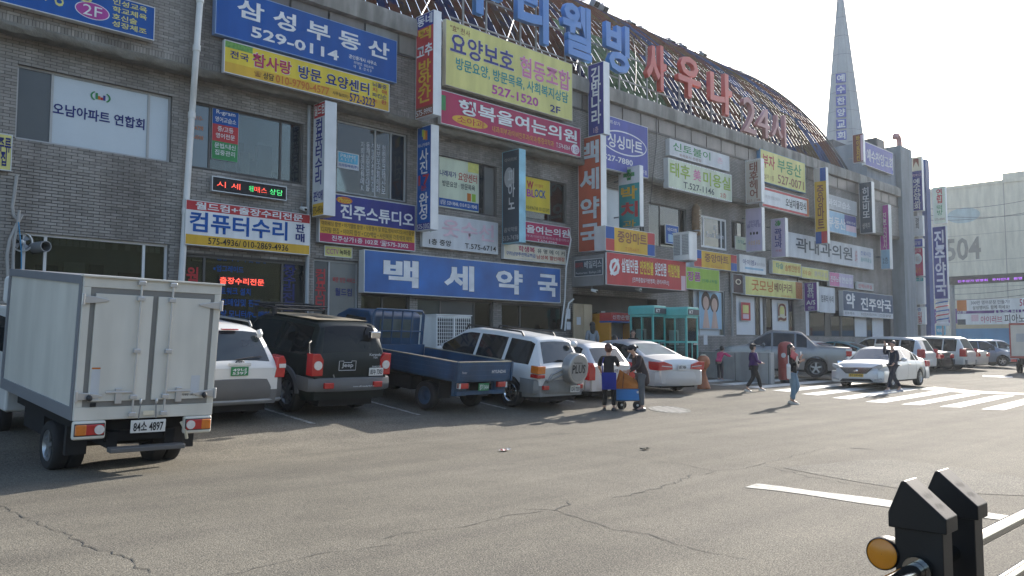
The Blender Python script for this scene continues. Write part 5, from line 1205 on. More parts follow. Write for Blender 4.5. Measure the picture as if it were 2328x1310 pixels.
# banners hung across the far street on a frame, LED gantry on its pole
def hung(label, uL, vT, uR, vB, x, face, texts, bands=(), cat='banner', name='banner'):
    a = on_x(uL, (vT + vB) / 2, x); b = on_x(uR, (vT + vB) / 2, x); t_ = on_x(uL, vT, x); c = on_x(uL, vB, x)
    return sign_box(name, label, (x, a.y, c.z), radians(-90), a.y - b.y, t_.z - c.z, .05, face, texts, bands, cat=cat, edge=.01)
hung('white banner with an orange square and grey letters, upper of the far banners', 2175, 683, 2345, 708, 80, 'white', [('300만 영어문장 만들기!', .20, .55, .72, .9, 'slate', .01), ('삼성맹버드 함께 하세요!', .22, .1, .72, .45, 'black', .01), ('588', .85, .3, .98, .9, 'crimson', .01)], [(0, 0, .14, 1, 'orange')])
hung('purple banner with white letters half covered by two white banners', 2122, 703, 2345, 737, 82, 'purple', [('진주아이 이튼', .02, .25, .36, .85, 'palegrey', .02), ('자음비뇨', .62, .35, .98, .95, 'palegrey', .02)])
hung('white piano school banner with brush letters, lower of the far banners', 2176, 714, 2345, 739, 79, 'white', [('아이러브', .33, .15, .62, .75, 'crimson', .01), ('피아노', .65, .1, .92, .85, 'black', .01)], [(0, 0, .12, .5, 'slate'), (.2, .3, .3, .9, 'faded')])
hung('small blue car wash plate on the post behind the parked cars', 2128, 741, 2150, 762, 74, 'cyan', [('백태북', .1, .25, .9, .7, 'white', .01)], cat='sign', name='small_sign')
gp_ = on_x(2168, 780, 76)
gt = thing('led_gantry', 'grey gantry pole holding a dark LED board with purple letters at the far right', 'sign', (76, gp_.y, 0))
gz = on_x(2168, 645, 76).z
MB().cyl((0, 0, 0), (0, 0, gz), .22, n=12).build('pole', GREYM, gt, smooth=True)
ge0 = on_x(2168, 632, 76).z; gyr = on_x(2335, 640, 76).y
MB().box((-.3, gyr - gp_.y, gz - .1), (.3, .2, ge0 + .1)).build('led_panel', BLACKP, gt)
LPUR = M('led_purple', (.45, .12, .85), var=0, emit=.9)
text('진주상가 번영회   주차안내   환영', LPUR, gt, (.6, gz + .05, (gp_.y - gyr) * .95, ge0 - .25), y=-.32, matrix=R90, off=.0)
# barber pole on its truss behind the parked cars
q = on_x(2143, 735, 70); bpo = thing('barber_pole', 'striped barber pole on a thin steel truss at the far end', 'barber pole', (70, q.y, 0))
MB().lathe([(.001, q.z - .2), (.5, q.z - .2), (.5, q.z), (.42, q.z + .05), (.42, q.z + 1.75), (.5, q.z + 1.8), (.45, q.z + 2.1), (.001, q.z + 2.3)], n=18).build('pole', K('palegrey'), bpo, smooth=True)
for i in range(5): MB().tube([(.43 * cos(t), .43 * sin(t), q.z + .1 + i * .33 + t * .06) for t in [2 * pi * j / 16 for j in range(17)]], .05, 5).build('stripe', K('red' if i % 2 else 'blue'), bpo)
MB().tube([(0, 0, 0), (0, 0, q.z - .15)], .07, 6).build('truss', GREYM, bpo)
for i, (va, vb, u0, u1) in enumerate(((488, 478, 2100, 2400), (500, 470, 2090, 2400), (475, 440, 2110, 2400), (668, 640, 2090, 2420), (680, 655, 2090, 2420))):
    a, b = on_x(u0, va, 92), on_x(u1, vb, 92)
    pts = [a.lerp(b, t / 10) - Vector((0, 0, 1.2 * (1 - (2 * t / 10 - 1) ** 2) * .4)) - a for t in range(11)]
    tag(MB().tube(pts, .03, 4).build('power_cable', BLACKP, loc=a), ('steepest of the upper overhead cables crossing above the number 504', 'overhead cable sloping up across the faded blue logo on the apartment wall', 'uppermost overhead cable crossing in front of the cream apartment block', 'overhead cable just under the dark LED gantry board', 'lowest overhead cable, just above the white banner with an orange square')[i], 'cable', 'overhead power cables')

# ================================================================== VEHICLES
def paint(name, rgb, metal=.35, rough=.32, dust=.1):
    return M('car_' + name, rgb, rough=rough, metal=metal, var=dust, vscale=1.2, coat=.3 if sum(rgb) > .2 else .05, spec=.5 if sum(rgb) > .2 else .25)
CAR = dict(white=paint('white', (.62, .62, .60), 0.0), silver=paint('silver', (.54, .55, .56), .45, .42), pearl=paint('pearl', (.58, .57, .54), .2), greenblack=paint('green_black', (.005, .010, .010), .0, .4), blue=paint('faded_blue', (.022, .085, .22), .0, .5, .35),
           gunmetal=paint('gunmetal', (.22, .215, .21), .6, .35), black=paint('black', (.012, .012, .014), .2, .25), slate=paint('slate_blue', (.13, .17, .24), .5, .3), teal=paint('teal', (.03, .16, .2), .4, .3), cream=paint('cream', (.56, .54, .48), 0, .45))
CLAD = M('grey_cladding', (.11, .11, .11), rough=.6)
CLADL = M('pale_cladding', (.24, .25, .25), rough=.5, metal=.2, stain=.2)
CGLASS = M('tinted_car_glass', (.008, .011, .013), rough=.03, var=.2, vscale=1, spec=.45)
CGLASSL = M('rear_car_glass', (.014, .022, .028), rough=.04, var=.3, vscale=1, spec=.6)
TAILR = M('tail_lamp_red', (.42, .012, .012), rough=.2, var=.25, vscale=14, coat=.8)
TAILA = M('tail_lamp_amber', (.60, .16, .01), rough=.2, var=.2, vscale=14, coat=.8)
TAILW = M('tail_lamp_clear', (.62, .60, .58), rough=.15, var=.2, vscale=20, coat=.8)
HEADL = M('headlamp', (.45, .47, .48), rough=.1, metal=.4, var=.35, vscale=12, coat=1)
CHROME = M('chrome', (.7, .7, .7), rough=.12, metal=1, var=.05)
RIM = M('alloy_rim', (.38, .39, .40), rough=.35, metal=.8)
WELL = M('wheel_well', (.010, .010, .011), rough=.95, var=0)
PLW = M('plate_white', (.66, .66, .63), rough=.4, var=.05); PLG = M('plate_green', (.02, .20, .07), rough=.4, var=.08); PLY = M('plate_yellow', (.62, .40, .04), rough=.4, var=.05)

def lerp_prof(pr, x):
    if x <= pr[0][0]: return pr[0][1]
    for (a, za), (b, zb) in zip(pr, pr[1:]):
        if x <= b: return za + (zb - za) * (x - a) / max(b - a, 1e-6)
    return pr[-1][1]
def wheel(parent, x, y, r, wd, spokes=5, rim=RIM, steel=False):
    s = 1 if y > 0 else -1; wm = MB()
    wm.lathe([(r * .62, s * wd * .40), (r * .66, s * wd * .5), (r * .90, s * wd * .5), (r * .985, s * wd * .36), (r, s * wd * .2), (r, -s * wd * .3), (r * .95, -s * wd * .5), (r * .6, -s * wd * .5)], axis='y', n=28)
    o = wm.build('wheel', RUBBER, parent, loc=(x, y, r), smooth=True)
    rm = MB(); rm.lathe([(r * .64, s * wd * .42), (r * .61, s * wd * .46), (r * .57, s * wd * .40), (r * .5, s * wd * .12)], axis='y', n=24)
    if steel: rm.lathe([(r * .58, s * wd * .3), (r * .35, s * wd * .12), (r * .2, s * wd * .34), (.001, s * wd * .36)], axis='y', n=20)
    else:
        for k in range(spokes):
            a = 2 * pi * k / spokes + .3; R_ = Matrix.Rotation(-a, 3, 'Y')
            rm.box((0, s * wd * .28, -r * .085), (r * .58, s * wd * .40, r * .085), rot=R_)
        rm.lathe([(r * .16, s * wd * .42), (.001, s * wd * .44)], axis='y', n=14); rm.lathe([(r * .16, s * wd * .42), (r * .16, s * wd * .2)], axis='y', n=14)
    rm.build('rim', rim, o, smooth=True)
    MB().cyl((0, s * wd * .02, 0), (0, s * wd * .05, 0), r * .6, n=18).build('brake_disc', WELL, o)
    return o
def plate(parent, x, y, z, kind, body, face=-1, w=.335, h=.155, tilt=0):
    m = {'w': PLW, 'g': PLG, 'y': PLY}[kind]
    o = MB().box((-.008, -w / 2, -h / 2), (.008, w / 2, h / 2)).build('licence_plate', m, parent, loc=(x, y, z), bevel=.004)
    mx = Matrix.Rotation(radians(90 * face), 4, 'Z')
    tm = K('black') if kind != 'g' else K('white')
    text(body, tm, o, (-w * .43, -h * .38, w * .43, h * .38), y=-.012, off=.02, matrix=mx, name='plate_number')
    return o
def rear_text(parent, body, x, y, z, w, h, m, face=-1, off=.01, name='badge'):
    mx = Matrix.Translation((x, y, z)) @ Matrix.Rotation(radians(90 * face), 4, 'Z')
    return text(body, m, parent, (-w / 2, -h / 2, w / 2, h / 2), y=-.003, off=off, matrix=mx, name=name)

def car(name, label, loc, yaw, s, cat='car', pitch=0.0, group=None):
    t = thing(name, label, cat, loc, 0, group)
    t.rotation_euler = (0, radians(-pitch), radians(yaw))
    L, W, H, wb, r = s['L'], s['W'], s['H'], s['wb'], s['r']
    prof, sill = s['prof'], s.get('sill', .28)
    belt = s['belt'] if isinstance(s['belt'], list) else [(-9, s['belt']), (9, s['belt'])]
    xa, xf = s.get('xr', -wb / 2), s.get('xr', -wb / 2) + wb
    Ra = r * 1.16; tum = s.get('tum', .24); crn, crt = s.get('crn', .9), s.get('crt', .45)
    ptn, ptt = s.get('ptn', .16), s.get('ptt', .10)
    spans = s['side']; (r0, r1), (f0, f1) = s['rear'], s['front']
    xs = [-L / 2 + L * i / 46 for i in range(47)] + [p[0] for p in prof] + [v for q in spans for v in q] + [r0, r1, f0, f1]
    for xc in (xa, xf): xs += [xc + Ra * cos(pi * k / 12) for k in range(13)]
    xs = sorted(x for x in xs if -L / 2 <= x <= L / 2); ks = [xs[0]]
    must = set([v for q in spans for v in q] + [r0, r1, f0, f1])
    for x in xs[1:]:
        if x - ks[-1] > .012: ks.append(x)
        elif x in must: ks[-1] = x
    xs = ks
    def hwid(x):
        h = W / 2
        e = max(0, (x - (L / 2 - crn)) / crn); h *= 1 - ptn * e ** 2.4
        e = max(0, (-x - (L / 2 - crt)) / crt); h *= 1 - ptt * e ** 2.4
        return h
    def ring(x):
        tp = lerp_prof(prof, x); b = min(lerp_prof(belt, x), tp - .012); h = hwid(x); g = max(0, min(1, (tp - b) / (H - lerp_prof(belt, x))))
        bt = sill + .06 * max(0, (abs(x) - L / 2 + .5) / .5)
        for xc in (xa, xf):
            d = abs(x - xc)
            if d < Ra: bt = max(bt, r + sqrt(Ra * Ra - d * d) - .005)
        b = max(b, bt + .06)
        md = max(bt + .02, sill + (b - sill) * .45); md2 = max(md + .015, sill + (b - sill) * .78)
        yt = h * .93 - (tum * g) ; yb = h * .955
        q = lambda k: yb + (yt - yb) * k
        zt = tp - .02 * g
        return [(h * .7, bt + .02), (h * .965, bt), (h, md), (h * .995, md2), (h * .965, b), (q(.06), b + .035 * g), (q(.86), b + (zt - b) * .88 if g > .02 else b + (tp - b) * .5), (q(1), zt - .012), (q(1) * .86, tp + .004 * g), (q(1) * .45, tp + .022), (0, tp + .028)]
    rings = [ring(x) for x in xs]; NR = 11
    parts = {'body': MB(), 'lower_cladding': MB()}
    glass = {}
    clad = s.get('clad')
    for sd in (1, -1):
        for i in range(len(xs) - 1):
            xm = (xs[i] + xs[i + 1]) / 2
            for k in range(NR - 1):
                q = [(xs[i], sd * rings[i][k][0], rings[i][k][1]), (xs[i + 1], sd * rings[i + 1][k][0], rings[i + 1][k][1]), (xs[i + 1], sd * rings[i + 1][k + 1][0], rings[i + 1][k + 1][1]), (xs[i], sd * rings[i][k + 1][0], rings[i][k + 1][1])]
                key = None
                if k == 5:
                    for n_, (a, b) in enumerate(spans):
                        if a < xm < b and rings[i][6][1] - rings[i][5][1] > .05 and rings[i + 1][6][1] - rings[i + 1][5][1] > .02: key = ('side_window', n_, sd)
                elif k >= 8 or (k == 7):
                    if r0 < xm < r1 and k >= 8: key = ('rear_window', 0, 0)
                    if f0 < xm < f1 and k >= 8: key = ('windscreen', 0, 0)
                if key: glass.setdefault(key, MB()).face(q)
                elif clad and k <= clad[0]: parts['lower_cladding'].face(q)
                else: parts['body'].face(q)
    for i in (0, len(xs) - 1):
        x = xs[i]; rg = rings[i]
        for k in range(1, NR - 1):
            tgt = 'lower_cladding' if clad and k <= clad[0] else 'body'
            parts[tgt].face([(x, rg[k][0], rg[k][1]), (x, rg[k + 1][0], rg[k + 1][1]), (x, -rg[k + 1][0], rg[k + 1][1]), (x, -rg[k][0], rg[k][1])])
    bm = CAR[s['col']] if isinstance(s['col'], str) else s['col']
    parts['body'].build('body', bm, t, smooth=42)
    if clad: parts['lower_cladding'].build('lower_cladding', clad[1], t, smooth=42)
    for (nm, n_, sd), mb in glass.items(): mb.build(nm, s.get('glassr', CGLASSL) if nm == 'rear_window' else (s.get('glassf', CGLASS) if nm == 'windscreen' else s.get('glass', CGLASS)), t, smooth=60)
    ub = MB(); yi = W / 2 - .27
    ub.box((-L / 2 + .12, -yi, .2), (L / 2 - .15, yi, .62)); ub.box((xa + Ra + .02, -W / 2 + .1, .22), (xf - Ra - .02, W / 2 - .1, .5)); ub.build('underbody', WELL, t)  # near-black colour puts shade into the wheel wells
    for xc in (xa, xf):
        for sd in (1, -1): wheel(t, xc, sd * (W / 2 - s.get('tw', .21) / 2 - .015), r, s.get('tw', .21), s.get('spokes', 5), s.get('rim', RIM), s.get('steel', False))
    # bumpers: curved strips proud of the ends
    def bumper(e, z0, z1, proud, m, wrap=.42, nm='bumper', step=.0):
        mb = MB(); rows = []
        for i in range(25):
            u = -1 + i / 12.0; y = u * (W / 2 + proud * .5) * (1 if abs(u) < 1 else 1)
            back = (abs(u) ** 3.2) * .12
            rows.append((y, back))
        path = [(-1, rows[0][0], rows[0][1] + wrap)] + [(0, y, b) for y, b in rows] + [(1, rows[-1][0], rows[-1][1] + wrap)]
        R_ = []
        for _, y, b in path:
            xo = e * (L / 2 + proud - b); xi = xo - e * .14
            yi_ = y * (1 - .1)
            R_.append([(xi, yi_, z0 + .02), (xo - e * .03, y * .99, z0), (xo, y, z0 + .04), (xo, y, z0 + (z1 - z0) * .55), (xo - e * .015, y * .995, z1 - .02), (xo - e * .05, y * .985, z1), (xi, yi_, z1 - .005)])
        mb.grid(R_); mb.build(nm, m, t, smooth=50)
    for (e, z0, z1, pr, m) in s.get('bumpers', ()): bumper(e, z0, z1, pr, bm if m == 'body' else m)
    # lamps: outline in the (|y|, z) plane, run along x
    for (nm, poly, x0_, x1_, m) in s.get('lamps', ()):
        for sd in (1, -1):
            MB().prism([(sd * y, z) for y, z in poly], x0_, x1_, 'x').build(nm, m, t, bevel=.012)
    for (nm, x, y, z, rad_, e, m) in s.get('discs', ()):
        for sd in (1, -1): MB().cyl((x, sd * y, z), (x + e * .02, sd * y, z), rad_, n=14).build(nm, m, t)
    for p in s.get('plates', ()): plate(t, *p)
    for b_ in s.get('badges', ()): rear_text(t, *b_)
    mx_, mz_ = s.get('mirror', (.62, lerp_prof(belt, .62) + .02))
    for sd in (1, -1):
        MB().ell((mx_, sd * (W / 2 + .10), mz_ + .06), (.06, .11, .075), 8).build('mirror', s.get('mirm', bm), t, smooth=True)
        MB().box((mx_ - .02, sd * (W / 2 - .06), mz_ + .0), (mx_ + .03, sd * (W / 2 + .04), mz_ + .05)).build('mirror_arm', BLACKP, t)
        for hx in s.get('handles', (-.25, .75)):
            zz = lerp_prof(belt, hx) - .13; MB().box((hx - .10, sd * (W / 2 - .012), zz - .018), (hx + .10, sd * (W / 2 + .022), zz + .018)).build('door_handle', s.get('hm', bm), t, bevel=.008)
    if s.get('rails'):
        a, b = s['rails']
        for sd in (1, -1):
            zz = H + .07; yy = sd * (W / 2 * .93 - tum - .02)
            MB().tube([(a, yy, H - .03), (a + .08, yy, zz - .01), (a + .2, yy, zz), (b - .2, yy, zz), (b - .08, yy, zz - .015), (b, yy, H - .05)], .022, 8).build('roof_rail', s.get('railm', BLACKP), t, smooth=True)
    # door seams: thin dark joints
    se = MB()
    for x in s.get('seams', ()):
        rg = ring(x)
        for sd in (1, -1):
            pts = [(x, sd * (y + .0015), z) for y, z in rg[1:6]]
            for a, b in zip(pts, pts[1:]): se.face([(x - .006, a[1], a[2]), (x + .006, a[1], a[2]), (x + .006, b[1], b[2]), (x - .006, b[1], b[2])])
    if se.f: se.build('door_seam', WELL, t, fix=False)
    if s.get('wiper'):
        x, z = s['wiper']; MB().tube([(x, .05, z), (x - .0, -.25, z + .04), (x + .01, -.48, z + .05)], .012, 5).build('wiper', BLACKP, t)
    return t
def at_ground(x, y, dz=0.0): return (x, y, ground(x, y) + dz)

# ---- white off-road wagon beside the box truck
SP = dict(L=4.35, W=1.84, H=1.69, wb=2.63, xr=-1.30, r=.345, belt=1.03, col='white', tum=.24, crt=.6, ptt=.14, clad=(1, CLAD),
          prof=[(-2.175, .98), (-2.11, 1.07), (-1.70, 1.60), (-1.45, 1.67), (-.5, 1.70), (.3, 1.68), (.55, 1.60), (1.25, 1.08), (1.9, .98), (2.12, .86), (2.175, .70)],
          side=[(-1.75, -.98), (-.92, -.05), (.02, .95)], rear=(-2.10, -1.72), front=(.56, 1.22), bumpers=[(-1, .42, .80, .04, CLAD), (-1, .36, .44, .05, CLADL), (1, .35, .75, .03, CLAD)],
          lamps=[('tail_lamp', [(.72, .80), (.93, .80), (.94, 1.10), (.88, 1.20), (.78, 1.16)], -2.185, -1.86, TAILR), ('reversing_lamp', [(.80, .97), (.945, .97), (.945, 1.05), (.79, 1.05)], -2.19, -1.87, TAILW), ('brake_lamp', [(0, 1.615), (.16, 1.615), (.16, 1.635), (0, 1.635)], -1.80, -1.72, TAILR)],
          plates=[(-2.19, .0, .93, 'g', '49너\n5397')], badges=[('KIA', -2.186, .0, 1.075, .13, .055, K('palegrey'))], rails=(-1.5, .35), railm=CLADL, wiper=(-2.1, 1.12), seams=(-1.0, -.05, .95), handles=(-.8, .15))
t = car('white_suv', 'white off-road wagon with grey lower body and green plate 5397, next to the box truck', at_ground(6.75, -4.0), 95, SP, 'car', 6.0)
MB().ell((0, 0, 0), (.012, .095, .05), 10).build('emblem', BLACKP, t, loc=(-2.17, 0, 1.075), smooth=True)
MB().box((-.02, -.22, -.03), (.0, .22, .03)).build('tailgate_handle', CAR['white'], t, loc=(-2.17, 0, 1.05), bevel=.01)
MB().tube([(-1.82, -.55, 1.62), (-1.86, -.56, 1.56), (-1.84, -.56, 1.50)], .05, 8).build('rear_mirror', WHITEP, t)

# ---- dark green boxy off-roader with roof rack
KO = dict(L=4.26, W=1.76, H=1.80, wb=2.48, xr=-1.24, r=.375, belt=1.12, col='greenblack', tum=.18, crt=.35, ptt=.07, tw=.25, clad=(0, CLAD), rim=M('dull_rim', (.25, .26, .27), rough=.4, metal=.7), spokes=7,
          prof=[(-2.13, 1.06), (-2.10, 1.14), (-1.96, 1.70), (-1.85, 1.78), (-1.2, 1.81), (.2, 1.80), (.42, 1.74), (.95, 1.20), (1.85, 1.08), (2.1, .98), (2.13, .7)],
          side=[(-1.78, -.70), (-.58, .72)], rear=(-2.08, -1.93), front=(.44, .93), bumpers=[(-1, .50, .76, .10, M('bumper_grey', (.13, .135, .14), rough=.5, stain=.2)), (1, .45, .75, .1, CLADL)],
          lamps=[('tail_lamp', [(.66, .80), (.90, .80), (.90, 1.22), (.74, 1.22), (.66, 1.10)], -2.16, -1.95, TAILR), ('bumper_reflector', [(.46, .57), (.66, .57), (.66, .68), (.46, .68)], -2.265, -2.2, TAILR)], discs=[('reversing_lamp', -2.16, .78, 1.0, .085, -1, TAILW)],
          plates=[(-2.16, -.56, .86, 'w', '83누 7303')], badges=[('Jeep', -2.155, .12, .99, .26, .10, K('palegrey')), ('Korando', -2.15, -.52, 1.20, .28, .05, K('palegrey')), ('TDI', -2.15, -.52, 1.14, .10, .035, K('palegrey')), ('SSANGYONG', -2.16, -.56, .965, .22, .03, K('palegrey')), ('www.off-roader4x4.com', -2.255, -.25, .60, .55, .035, K('palegrey'))],
          glass=M('dark_tint_glass', (.006, .007, .008), rough=.04, spec=.22), glassr=M('dark_tint_glass', (.006, .007, .008)), seams=(-.68, .75), handles=(-.45,), hm=BLACKP, mirm=BLACKP)
t = car('black_suv', 'dark green boxy off-roader with a roof rack', at_ground(9.24, -4.05, .02), 90.5, KO, 'car', 6.3)
t['label'] = 'dark green boxy off-roader with a roof rack, a dusty roof and plate 7303'
MB().box((-1.72, -.58, 1.822), (.15, .58, 1.832)).build('dusty_roof', M('dusty_roof', (.20, .165, .11), rough=.75, var=.3, vscale=2, stain=.25), t, bevel=.004)
fr = MB()
for p in ([(.3), (.11)]): fr.box((-2.158, -.16 + p - .004, .905), (-2.152, .12 + p, .909)) if 0 else None
fr.tube([(-2.156, .31, .90), (-2.156, .31, 1.08), (-2.156, .21, 1.08), (-2.156, .21, 1.05), (-2.156, .03, 1.05), (-2.156, .03, 1.08), (-2.156, -.07, 1.08), (-2.156, -.07, .90), (-2.156, .31, .90)], .006, 4); fr.build('badge_outline', K('palegrey'), t)
MB().tube([(-2.15, .42, .82), (-2.17, .38, .70), (-2.17, .22, .62), (-2.17, .0, .62), (-2.17, -.1, .68)], .012, 6).build('spare_wheel_scar', CLADL, t)
rk = MB()
for y in (-.52, -.2, .2, .52): rk.tube([(-.1, y, 1.93), (1.25 - .55, y, 1.95)], .018, 6)
for x in (-.1, .3, .7): rk.tube([(x, -.62, 1.91), (x, .62, 1.91)], .022, 6)
rk.tube([(-.15, -.62, 1.99), (-.15, .62, 1.99), (.78, .62, 1.99), (.78, -.62, 1.99), (-.15, -.62, 1.99)], .02, 6)
for x in (-.1, .7):
    for y in (-.6, .6): rk.box((x - .05, y - .03, 1.76), (x + .05, y + .03, 1.93))
rk.build('roof_rack', BLACKP, t, smooth=True)
MB().tube([(-1.95, -.42, 1.76), (-2.06, -.43, 1.75), (-2.12, -.44, 1.66)], .018, 6).build('mirror_arm', BLACKP, t)
MB().box((-2.2, -.58, 1.52), (-2.07, -.36, 1.66)).build('rear_mirror', CHROME, t, bevel=.02)
MB().tube([(-1.9, .80, 1.16), (-1.9, .83, 1.40), (-1.92, .80, 1.44)], .02, 6).build('fuel_pipe', CHROME, t)
for sd in (1, -1):
    MB().grid([[(-1.24 + rr * cos(a), sd * y_, .375 + rr * sin(a)) for rr, y_ in ((.43, .90), (.44, .945), (.52, .93), (.53, .90))] for a in [radians(5 + 10 * i) for i in range(18)]]).build('fender_flare', CLAD, t, smooth=60)

# ---- silver hatch, saloons and wagons of the row
def wagon(col, L=4.5, W=1.8, H=1.68, **k):
    h = L / 2
    d = dict(L=L, W=W, H=H, wb=L * .60, r=.33, belt=[(-h, 1.0), (h, .95)], col=col, tum=.24, crt=.55, ptt=.13,
             prof=[(-h, .98), (-h + .07, 1.04), (-h + .42, H - .09), (-h + .62, H - .02), (-.4, H + .0), (.35, H - .03), (.6, H - .10), (h - .95, 1.02), (h - .28, .90), (h - .05, .74), (h, .62)],
             side=[(-h + .50, -h + 1.15), (-h + 1.22, .02), (.09, .98)], rear=(-h + .08, -h + .40), front=(.62, h - .97), bumpers=[(-1, .34, .72, .03, 'body'), (1, .3, .68, .02, 'body')],
             lamps=[('tail_lamp', [(W / 2 - .24, .76), (W / 2 + .01, .76), (W / 2 + .01, 1.16), (W / 2 - .12, 1.20), (W / 2 - .22, 1.02)], -h - .02, -h + .30, TAILR), ('headlamp', [(W / 2 - .45, .62), (W / 2 - .04, .66), (W / 2 - .06, .84), (W / 2 - .40, .80)], h - .40, h - .03, HEADL)], seams=(-1.0, .05, 1.0))
    d.update(k); return d
def saloon(col, L=4.8, W=1.84, H=1.46, **k):
    h = L / 2
    d = dict(L=L, W=W, H=H, wb=L * .59, xr=-L * .29, r=.325, belt=[(-h, .92), (0, .95), (h, .86)], col=col, tum=.26, crt=.7, ptt=.16, crn=1.0, ptn=.2,
             prof=[(-h, .86), (-h + .06, 1.0), (-h + .62, 1.07), (-h + .75, 1.08), (-h + 1.55, H - .08), (-h + 1.85, H - .02), (-.05, H), (.35, H - .04), (.55, H - .10), (1.30, .99), (h - .35, .86), (h - .06, .70), (h, .55)],
             side=[(-h + 1.02, -h + 1.32), (-h + 1.38, -.12), (-.05, 1.05)], rear=(-h + .80, -h + 1.56), front=(.55, 1.28), bumpers=[(-1, .26, .70, .03, 'body'), (1, .22, .62, .03, 'body')],
             lamps=[('tail_lamp', [(W / 2 - .50, .72), (W / 2 + .0, .70), (W / 2 + .0, .92), (W / 2 - .30, .94), (W / 2 - .5, .86)], -h - .02, -h + .36, TAILR), ('headlamp', [(W / 2 - .52, .60), (W / 2 - .05, .68), (W / 2 - .12, .86), (W / 2 - .46, .74)], h - .62, h - .06, HEADL)], seams=(-.95, -.09, 1.1))
    d.update(k); return d

SA = wagon('white', 4.52, 1.72, 1.66, prof=[(-2.26, .98), (-2.20, 1.04), (-1.92, 1.58), (-1.75, 1.64), (-.6, 1.68), (.3, 1.66), (.55, 1.60), (1.45, 1.05), (2.0, .93), (2.2, .80), (2.26, .62)], side=[(-1.90, -1.12), (-1.02, -.12), (-.03, 1.15)], rear=(-2.18, -1.94), front=(.57, 1.43), clad=(1, CLADL), wb=2.72, xr=-1.42, rails=(-1.45, .55),
           bumpers=[(-1, .40, .72, .05, CLADL), (1, .35, .7, .03, CLADL)], lamps=[('tail_lamp', [(.62, .86), (.87, .86), (.87, 1.03), (.62, 1.03)], -2.285, -2.05, TAILA), ('tail_lamp', [(.62, .76), (.87, .76), (.87, .84), (.62, .84)], -2.285, -2.05, TAILR), ('bumper_reflector', [(.50, .50), (.68, .50), (.68, .60), (.50, .60)], -2.33, -2.26, TAILR)],
           plates=[(-2.33, -.40, .50, 'w', '12나 7333')], seams=(-1.07, -.07, 1.15), handles=(-.92, .12), rim=CHROME, spokes=6, mirror=(1.05, 1.0))
t = car('white_wagon', 'white wagon with orange tail lamps and a silver spare wheel cover reading PLUS', at_ground(14.45, -4.75), 90.5, SA, 'car', 6.3)
sw = MB(); sw.lathe([(.001, -.13), (.33, -.13), (.355, -.11), (.36, 0), (.36, .09), (.34, .11)], axis='x', n=32); swo = sw.build('spare_wheel_cover', M('brushed_cover', (.42, .42, .41), rough=.35, metal=.7, stain=.15), t, loc=(-2.42, -.22, .99), smooth=True)
sw2 = MB().lathe([(.001, -.135), (.285, -.135), (.29, -.128)], axis='x', n=32).build('cover_disc', M('cover_face', (.30, .30, .29), rough=.45, metal=.5), swo, smooth=True)
text('PLUS', K('black'), swo, (-.24, -.10, .22, .10), y=-.139, matrix=Matrix.Rotation(radians(-90), 4, 'Z'), off=.02, name='badge'); text('Santamo', K('black'), swo, (-.2, .12, .1, .17), y=-.139, matrix=Matrix.Rotation(radians(-90), 4, 'Z'), off=.0, name='badge')
MB().tube([(-2.3, .62, .72), (-2.36, .58, .72), (-2.38, .5, .86), (-2.36, .1, .98)], .03, 6).build('carrier_arm', CLADL, t); MB().tube([(-2.3, .55, .68), (-2.38, .3, .80), (-2.36, .1, .86)], .022, 6).build('carrier_arm', CLADL, t)
MB().ell((-2.10, -.5, 1.52), (.07, .10, .075), 8).build('rear_mirror', WHITEP, t, smooth=True)

car('silver_hatchback', 'silver hatchback with tall red tail lamps and plate beginning 32', at_ground(17.1, -4.3, -.06), 88, wagon('silver', 4.3, 1.76, 1.50, rear=(-2.08, -1.76), belt=.92, lamps=[('tail_lamp', [(.66, .62), (.90, .62), (.90, 1.0), (.78, 1.06), (.68, .9)], -2.17, -1.86, TAILR), ('headlamp', [(.44, .6), (.84, .64), (.82, .82), (.48, .78)], 1.75, 2.11, HEADL)], plates=[(-2.20, 0, .86, 'w', '32허 4105')]), 'car', 6.0)
ME = saloon('silver', 4.87, 1.86, 1.46, plates=[(-2.47, 0, .80, 'w', '18더 7454')], glassr=M('bright_rear_glass', (.25, .27, .28), rough=.06, var=.2, spec=1), lamps=[('tail_lamp', [(.36, .74), (.90, .71), (.92, .95), (.70, .97), (.38, .88)], -2.46, -2.02, TAILR), ('reversing_lamp', [(.40, .80), (.80, .83), (.80, .855), (.40, .825)], -2.468, -2.3, TAILW), ('headlamp', [(.4, .6), (.85, .66), (.8, .84), (.46, .74)], 1.85, 2.38, HEADL)], spokes=7)
car('silver_saloon', 'silver saloon with wide red tail lamps, plate 7454 and a sunlit boot', at_ground(21.15, -3.75), 78.5, ME, 'car', 3.5)

# pickup with a hard cover behind the booths
PK = dict(L=4.93, W=1.86, H=1.72, wb=2.75, xr=-1.25, r=.36, belt=1.08, col='gunmetal', tum=.22, crt=.3, ptt=.05,
          prof=[(-2.46, 1.02), (-2.44, 1.14), (-1.30, 1.18), (-1.22, 1.22), (-.78, 1.64), (-.6, 1.70), (.3, 1.72), (.5, 1.66), (1.25, 1.14), (2.1, 1.02), (2.4, .9), (2.46, .7)], side=[(-.92, -.55), (-.48, .28), (.35, 1.0)], rear=(-1.2, -.80), front=(.52, 1.22),
          bumpers=[(-1, .44, .66, .08, CHROME), (1, .4, .7, .04, 'body')], lamps=[('tail_lamp', [(.70, .84), (.93, .84), (.93, 1.14), (.70, 1.14)], -2.48, -2.28, TAILR), ('reversing_lamp', [(.72, 1.02), (.935, 1.02), (.935, 1.12), (.72, 1.12)], -2.485, -2.27, TAILW)], plates=[(-2.48, 0, .86, 'g', '경기85\n2217')], seams=(-.45, .32, 1.05), handles=(-.3, .5))
car('grey_pickup', 'grey double-cab pickup parked behind the red post box', at_ground(31.9, -3.4, .06), 118, PK, 'pickup', 2.0).scale = (1.06, 1.06, 1.06)

